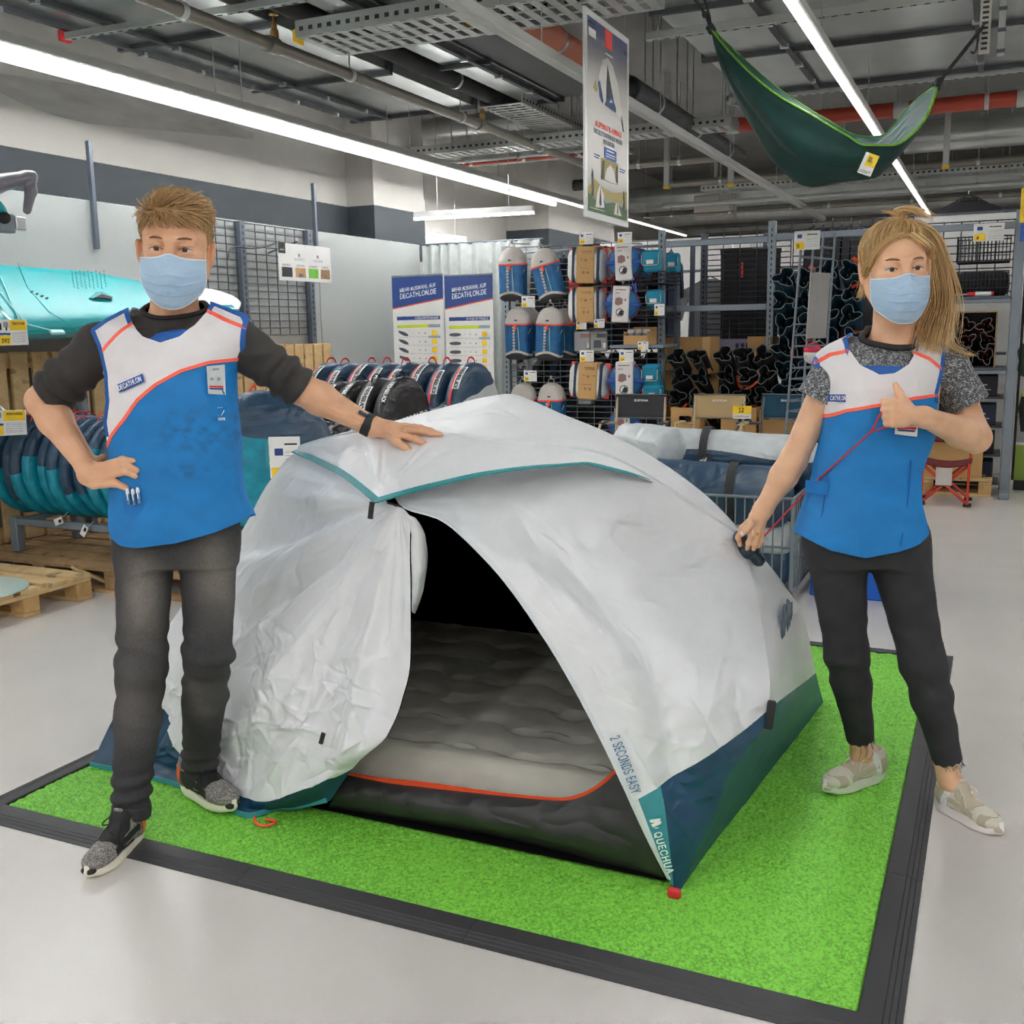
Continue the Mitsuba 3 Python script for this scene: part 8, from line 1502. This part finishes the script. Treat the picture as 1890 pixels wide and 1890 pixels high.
pipe('rusty brown pipe with silver clamps beside the hanging poster',(-3.04,5.9,3.5),(-3.04,11.2,3.5),.085,'pipe_rust','pipe',5,'chrome',((.05,'pipe_rust',.08),));pipe('thick black pipe below the rusty pipe',(-2.86,8.6,3.36),(-2.86,12.6,3.36),.10,'pipe_black','pipe',3)
pipe('red pipe with white couplings crossing behind the hammock',(-2.95,11.40,3.5),(2.5,11.40,3.5),.072,'pipe_red','pipe',5,'pipe_white',((.055,'pipe_white',.06),(.16,'pipe_white',.07),(.36,'pipe_white',.07),(.56,'pipe_white',.07)))
k=pipe('short rusty elbow joining the two red pipes',(-3.04,11.21,3.5),(-2.96,11.40,3.5),.085,'pipe_rust','pipe',0)
pipe('wide silver round duct crossing at the far right',(-1.1,13.3,3.52),(4,13.3,3.52),.17,'galvanised','pipe',3)
for i,(p,q_,z,r,m,lab)in enumerate((((1255,335),(1890,296),3.45,.05,'pipe_steel','upper steel pipe crossing far behind the hammock'),((1240,372),(1890,345),3.3,.035,'pipe_white','thin white pipe crossing far above the right rack'),((1500,386),(1890,352),3.25,.04,'pipe_steel','steel pipe just above the far right jacket'),((765,362),(1080,344),3.45,.075,'pipe_black','dark pipe crossing between the pillar and the poster'),((765,305),(1080,276),3.55,.09,'pipe_white','thick pale pipe crossing below the cable trays'),((860,302),(1080,286),3.35,.018,'pipe_red','thin red pipe crossing left of the poster'),((840,296),(1080,281),3.38,.022,'pipe_white','thin white pipe crossing left of the poster'),((765,240),(950,222),3.7,.11,'foil','foil wrapped duct at the end of the left ducts'),((1180,300),(1330,294),3.4,.05,'pipe_steel','short steel pipe right of the poster'),((1180,385),(1500,398),3.0,.02,'pipe_steel','thin pipe beneath the grey junction box'))):
 A,B_=PZ(*p,z),PZ(*q_,z);y=(A[1]+B_[1])/2;pipe(lab,(max(A[0]-.3,-6.15),min(y,24),z),(max(B_[0],A[0]+.5)+.3,min(y,24),z),r,m,'pipe',3)
def tray(label,a,b,w,h=.06,m='tray_zinc',cap=None,ts=(.15,.5,.85)):
 k=thing('cable_tray',label,'cable tray');a,b=np.asarray(a,float),np.asarray(b,float);d=nrm(b-a);s=nrm(np.cross((0,0,1),d));L=np.linalg.norm(b-a);M=np.eye(4);M[:3,0],M[:3,1],M[:3,2],M[:3,3]=d,s,(0,0,1),a
 for q_ in(-1,1):part(k,'side_rail',xf(box((0,q_*w/2-.004,0),(L,q_*w/2+.004,h)),M),m)
 [part(k,'slat',xf(box((x,-w/2+.004,0),(x+.055,w/2-.004,.005)),M),m)for x in np.arange(0,L-.05,.10)];part(k,'bead',[xf(box((0,y-.012,-.001),(L,y+.012,.006)),M)for y in np.linspace(-w/2+.03,w/2-.03,4)],m)
 part(k,'slot',[xf(box((x,q_*(w/2+.0045)-.0008,h*.35),(x+.03,q_*(w/2+.0045)+.0008,h*.6)),M)for x in np.arange(.03,L-.05,.07)for q_ in(-1,1)],'black_matte',kind='stuff')
 for t in ts:c_=a+d*L*t;part(k,'hanger',[tube([c_+s*q_*(w/2+.012),(c_+s*q_*(w/2+.012))*(1,1,0)+(0,0,4.3)],.006,6)for q_ in(-1,1)],'chrome')
 if cap:part(k,'end_cap',xf(box((-.02,-w/2-.01,-.03),(-.001,-w/2+.09,.05),.004),M),cap)
 return k
A=PZ(548,70,3.28);tray('broad cable tray with a yellow end cap at the top centre',(A[0],A[1]+.25,3.28),(-1.9,A[1]+.25,3.28),.52,.10,'tray_zinc','label_yellow',(.64,.80));A=PZ(855,18,3.40);tray('cable tray with a yellow end cap above the rusty pipe',(A[0],A[1]+.2,3.33),(-2.24,A[1]+.2,3.33),.30,.08,'tray_zinc','label_yellow',(.35,.9))
A,B_=PZ(905,196,3.42),PZ(1080,250,3.42);tray('perforated cable tray running away left of the poster',(A[0]+.1,A[1],3.42),(A[0]+.1,A[1]+3.2,3.42),.42,.08);A,B_=PZ(760,268,3.42),PZ(1075,240,3.42);tray('perforated cable tray crossing behind the left lights',(A[0],B_[1],3.30),(-2.4,B_[1],3.30),.34,.09);A=PZ(1260,352,3.4);tray('long cable tray crossing behind the hammock\'s lowest point',(-4.0,min(A[1],16),3.35),(4,min(A[1],16),3.35),.36,.09)
def strut(label,a,b,w=.045,ts=(.03,.97)):
 k=thing('steel_strut',label,'strut');a,b=np.asarray(a,float),np.asarray(b,float);part(k,'channel',bar(a,b,w,w,.004),'tray_zinc');d=nrm(b-a);L=np.linalg.norm(b-a);part(k,'slot',[bar(a+d*x+(0,0,-w/2-.001),a+d*(x+.035)+(0,0,-w/2-.001),.014,.002)for x in np.arange(.05,L-.05,.08)],'black_matte',kind='stuff')
 for t in ts:c_=a+(b-a)*t;part(k,'hanger_rod',tube([c_+(0,0,w/2),(c_[0],c_[1],4.3)],.006,6),'chrome')
strut('steel strut carrying the front of the duct over the hammock',(-2.35,7.45,3.425),(.40,7.45,3.425),.055);strut('steel strut carrying the rear of the duct over the hammock',(-2.35,9.96,3.46),(.40,9.96,3.46));A=PZ(122,63,3.43);strut('steel strut with a red end cap crossing under the left duct',(A[0],A[1],3.415),(-3.9,A[1]+.05,3.412),.045,());part([z for z in scene if z.startswith('steel_strut')][-1].split('__')[0],'end_cap',box((A[0]-.03,A[1]-.045,3.38),(A[0],A[1]+.045,3.45),.004),'red')
k=thing('hanging_rail','vertical perforated rail from which the hammock\'s right end hangs','rail');Hr=PY(1817,60,6.9);part(k,'rail',box((Hr[0]-.03,6.98,2.96),(Hr[0]+.03,7.01,3.499),.003),'pack_grey');part(k,'slot',[box((Hr[0]-.016,6.977,z),(Hr[0]+.016,6.981,z+.012))for z in np.arange(2.98,3.48,.028)],'black_matte',kind='stuff')
k=thing('hanging_rail','second vertical rail right of the hammock\'s rope','rail');A=PY(1850,40,7.3);part(k,'rail',box((A[0]-.02,7.29,3.0),(A[0]+.02,7.32,3.499),.003),'tray_zinc');part(k,'clip',[box((A[0]-.024,7.28,z),(A[0]+.024,7.289,z+.02))for z in np.arange(3.02,3.48,.12)],'steel_dark',kind='stuff')
k=thing('junction_box','grey junction box under the far ceiling','box');c_=PZ(1320,382,3.3);c_=np.array([c_[0],min(c_[1],17),3.3]);part(k,'case',mv(box((-.32,-.1,-.18),(.32,.1,.18),.01),*c_),'pack_grey');part(k,'conduit',tube([c_+(0,0,.18),(c_[0],c_[1],4.3)],.03,8),'pipe_white');part(k,'lid',mv(box((-.30,-.112,-.16),(.30,-.101,.16),.004),*c_),'pack_grey')
for i in range(6):x=(-3.6,-2.9,-1.9,-.6,.4,1.2)[i];k=thing('steel_post',ORD[i]+' grey hanging support from the left in the far ceiling','support','far ceiling supports');part(k,'post',box((x-.03,12.2+.2*(i%3),3.05),(x+.03,12.26+.2*(i%3),4.3)),'tray_zinc');part(k,'cap',box((x-.035,12.195+.2*(i%3),3.02),(x+.035,12.265+.2*(i%3),3.05)),'label_yellow')
for i in range(5):y=17.2+1.3*i;pipe(ORD[i]+' far pale duct crossing under the ceiling behind the racks',(-6.1,y,3.55-.02*i),(8,y,3.55-.02*i),(.16,.07,.2,.06,.12)[i],('galvanised','pipe_white','galvanised','pipe_red','pipe_white')[i],'pipe',4)
k=thing('ceiling_vent','round louvred ceiling vent left of the hammock','vent');c_=PZ(1355,188,3.47);M=at((c_[0],10.8,3.60));part(k,'ring',lathe([(.20,0),(.24,0),(.24,.05),(.20,.05)],30,M),'tray_zinc',40);part(k,'louvre',[xf(rot(mv(box((.03,-.018,0),(.195,.018,.004)),0,0,.02),(0,0,1),a),M)for a in range(0,360,24)],'steel_dark');part(k,'pipe',tube([(c_[0],10.8,3.65),(c_[0],10.8,4.3)],.12,14),'galvanised',True)
# ---------------------------------------------------------------- hammock
def silk(p,n,uv):return mix(srgb(6,36,34),srgb(12,54,48),pfbm(p.x*10,p.y*10,p.z*10,3))
bsdf('hammock_green',pr_(silk,.6,sheen=.3,specular=.3));mat('hammock_lime',(98,150,34),.6)
hk=thing('hammock','dark green hammock with lime edge hanging under the ceiling','hammock')
near=[(1312,52),(1362,112),(1430,172),(1500,213),(1560,248),(1600,268),(1645,268),(1685,245),(1714,205),(1728,162)];far=[(1312,50),(1372,108),(1442,166),(1520,216),(1590,250),(1625,250),(1655,225),(1690,187),(1714,168),(1728,158)];low=[(1312,54),(1340,150),(1388,235),(1440,312),(1500,347),(1562,336),(1612,330),(1652,288),(1702,225),(1729,166)]
wy=np.array([.01,.10,.2,.28,.32,.32,.28,.2,.1,.01]);yc=6.85
rows=[]
for t in(0,.25,.5,.75,1):
 r_=[]
 for i in range(10):
  F0,L0,N0=PY(*far[i],yc+wy[i]),PY(*low[i],yc-wy[i]*.2),PY(*near[i],yc-wy[i]);r_.append((1-t)**2*F0+2*t*(1-t)*(2*L0-.5*F0-.5*N0)+t*t*N0)
 rows.append(r_)
G=pgrid(np.array(rows),60,160);uu,vv=np.meshgrid(np.linspace(0,1,60),np.linspace(0,1,160),indexing='ij')
G=disp(G,lambda Q:.030*(meshkit.noise(np.stack([uu*17+1.2*np.sin(vv*4),vv*2.2,uu*0],-1),5)-.5)*np.sin(np.pi*np.clip(vv,.02,.98))**.7)
part(hk,'cloth',shell(gmesh(G),.003),'hammock_green',True);part(hk,'edge_band',tube(G[-1],.010,8,flat=.6),'hammock_lime',True,label='lime green edge');part(hk,'edge_band',tube(G[0],.008,8,flat=.6),'hammock_lime',True)
e0,e1=G[30,0],G[30,-1];for_=[(1300,24),(1285,0),(1268,-26)]
part(hk,'rope',ctube([e0,PY(1302,28,6.85),PY(1286,4,6.85),PY(1262,-40,6.85)],.010,20,seg=7),'black_matte',True);part(hk,'rope',ctube([e0,PY(1308,24,6.85),PY(1296,-10,6.85)],.008,14,seg=6),'black_matte',True);part(hk,'knot',[tube([e0+(-.012,0,.02),e0+(.012,0,-.02)],.026,9),tube([PY(1303,30,6.85),PY(1300,24,6.85)],.02,9)],'black_matte',True)
part(hk,'rope',tube([e1,PY(1737,145,6.9),PY(1817,44,6.95)],.007,6),'black_matte',True);part(hk,'rope',tube([e1+(.01,0,0),PY(1742,143,6.88),PY(1814,52,6.95)],.006,6),'black_matte',True);part(hk,'knot',tube([PY(1727,158,6.86),PY(1735,148,6.88)],.022,9),'black_matte',True);part(hk,'rope_tail',ctube([PY(1806,62,6.94),PY(1803,85,6.94),PY(1796,98,6.94),PY(1792,95,6.94)],.006,14,seg=6),'black_matte',True)
k=thing('price_tag','white and yellow tag pinned on the side of the green hammock','price tag');M=frame(PY(1582,318,6.46),(PY(1605,326,6.46)-PY(1582,318,6.46)),(.10,0,1));w,h=.085,.15;w=np.linalg.norm(PY(1606,327,6.46)-PY(1582,318,6.46));h=np.linalg.norm(PY(1588,278,6.46)-PY(1582,318,6.46));sign(k,M,w,h,[('label_yellow',.25,.40,1,1),('hammock_green',.35,.60,.62,.85),('black_matte',.5,.52,.72,.70),('text_grey',.05,.14,.9,.18),('text_grey',.05,.07,.7,.11)]);part(k,'pin',xf(tube([(w/2,h*.95,0),(w/2,h*.95,-.16)],.002,5),M),'chrome')
# ---------------------------------------------------------------- hanging tent poster
k=thing('hanging_poster','tall printed tent poster in a white frame hanging from the ceiling','poster');p0,p1=PY(1080,400,6.0),PY(1072,10,6.0);X0=p0[0];q1=PX(1160,412,X0);W_,H_=q1[1]-6.0,p1[2]-p0[2];M=frame((X0,6.0,p0[2]),(0,1,0),(0,0,1))
def night(p,n,uv):
 t=(p.z-p0[2])/H_;a=sst(.62,.95,t);b=sst(.30,.05,t);return mix(mix(srgb(222,216,212),srgb(52,56,88),a),srgb(92,104,60),b*.8)
bsdf('poster_print',pr_(night,.4));part(k,'board',xf(box((0,0,-.012),(W_,H_,.001),.002),M),'white_gloss');PW=lambda poly,m,z=.004,lab=None:part(k,'print',xf(prism(np.array(poly)*(W_,H_),.001,at((0,0,z))),M),m,label=lab)
part(k,'picture',xf(box((.055*W_,.035*H_,.001),(.945*W_,.965*H_,.003)),M),'poster_print',label='printed night sky fading to a pale meadow')
mat('poster_tent',(238,234,228),.5);mat('poster_dark',(40,44,52),.6);mat('poster_navy',(30,60,100),.5);mat('poster_red',(236,72,58),.5);mat('poster_grey',(120,122,132),.5);mat('poster_grass',(58,84,44),.6);mat('poster_straw',(176,160,96),.6)
PW([(.42,.87),(.58,.87),(.58,.96),(.42,.96)],'poster_red');PW([(.07,.875),(.22,.875),(.22,.915),(.07,.915)],'poster_tent');PW([(.07,.935),(.20,.935),(.20,.948),(.07,.948)],'black_matte');PW([(.86,.905),(.94,.905),(.94,.918),(.86,.918)],'black_matte');PW([(.43,.838),(.60,.838),(.60,.846),(.43,.846)],'poster_tent')
PW([(.27,.64),(.29,.72),(.36,.80),(.48,.825),(.60,.80),(.72,.72),(.80,.60),(.84,.555),(.62,.575),(.38,.585)],'poster_tent',.004,'picture of a white tent');PW([(.47,.79),(.50,.75),(.62,.62),(.64,.59),(.44,.60),(.45,.70)],'poster_dark',.0055);PW([(.27,.68),(.30,.69),(.38,.60),(.36,.585),(.30,.61)],'poster_navy',.0055);PW([(.42,.60),(.55,.655),(.66,.60),(.66,.575),(.40,.585)],'poster_navy',.0065);PW([(.50,.61),(.55,.63),(.58,.615),(.54,.612)],'poster_tent',.0075);PW([(.17,.64),(.21,.68),(.25,.64),(.22,.625)],'poster_straw');PW([(.78,.58),(.82,.57),(.86,.50),(.84,.50)],'poster_dark')
for s,y,hh,m,mw in(('AUFBAU & ABBAU',.462,.026,'poster_red',.60),('DES ZELTS DAUERN NUR WENIGE',.425,.022,'poster_grey',.66),('SEKUNDEN',.392,.022,'poster_grey',.26)):
 t=meshkit.text_mesh(s,hh*H_,.001,True);t.apply_scale([mw*W_/t.bounds[1][0],1,1]);part(k,'lettering',xf(mv(t,(.5-mw/2)*W_,y*H_,.004),M),m)
PW([(.40,.32),(.68,.32),(.68,.378),(.40,.378)],'brand_blue');PW([(.18,.318),(.30,.318),(.30,.323),(.18,.323)],'brand_blue');PW([(.18,.306),(.28,.306),(.28,.311),(.18,.311)],'brand_blue');PW([(.76,.295),(.90,.295),(.90,.300),(.76,.300)],'brand_blue');PW([(.76,.283),(.88,.283),(.88,.288),(.76,.288)],'brand_blue');PW([(.45,.362),(.62,.362),(.62,.368),(.45,.368)],'text_white',.0055);PW([(.43,.345),(.65,.345),(.65,.350),(.43,.350)],'text_white',.0055);PW([(.44,.333),(.64,.333),(.64,.338),(.44,.338)],'text_white',.0055)
PW([(.33,.21),(.72,.21),(.72,.318),(.33,.318)],'poster_straw');PW([(.40,.21),(.45,.27),(.54,.30),(.62,.27),(.68,.21)],'poster_tent',.0055);PW([(.33,.21),(.36,.30),(.40,.31),(.39,.21)],'poster_dark',.0055);PW([(.66,.22),(.67,.30),(.71,.31),(.71,.22)],'poster_dark',.0055)
PW([(.055,.035),(.945,.035),(.945,.09),(.6,.11),(.3,.08),(.055,.12)],'poster_grass');PW([(.055,.15),(.20,.20),(.35,.17),(.60,.16),(.945,.19),(.945,.12),(.055,.12)],'poster_straw',.0035);PW([(.20,.06),(.24,.14),(.30,.175),(.38,.14),(.44,.07)],'poster_tent',.0055);PW([(.31,.165),(.33,.08),(.30,.07),(.28,.09)],'poster_dark',.0065);PW([(.38,.12),(.46,.06),(.40,.06)],'poster_navy',.0065);PW([(.62,.05),(.65,.10),(.70,.115),(.80,.05)],'poster_tent',.0055);PW([(.70,.11),(.72,.06),(.69,.055)],'poster_dark',.0065)
for x,y,s in((.12,.11,1.0),(.84,.07,.9)):PW([(x,y),(x+.015,y+.07*s),(x,y+.10*s),(x+.012,y+.135*s),(x+.035,y+.12*s),(x+.04,y+.06*s),(x+.04,y)],'poster_dark',.0055)
PW([(.08,.05),(.40,.05),(.40,.054),(.08,.054)],'poster_tent',.0055)
for y in(.08,.92):part(k,'wire',tube([(X0-.006,6.0+y*W_,p0[2]+H_),(X0-.006,6.0+y*W_,4.3)],.0022,5),'chrome')
k=thing('spot_lamp','small white ceiling lamp above the hanging poster','lamp');c_=PZ(1105,4,3.45);part(k,'case',mv(rbox((.26,.10,.07),.03),c_[0],c_[1],3.46),'trunk_white',40);part(k,'lens',mv(box((-.05,-.03,-.006),(.05,.03,.002),.002),c_[0],c_[1],3.424),'white_gloss');part(k,'stem',tube([(c_[0],c_[1],3.495),(c_[0],c_[1],4.3)],.012,8),'trunk_white')
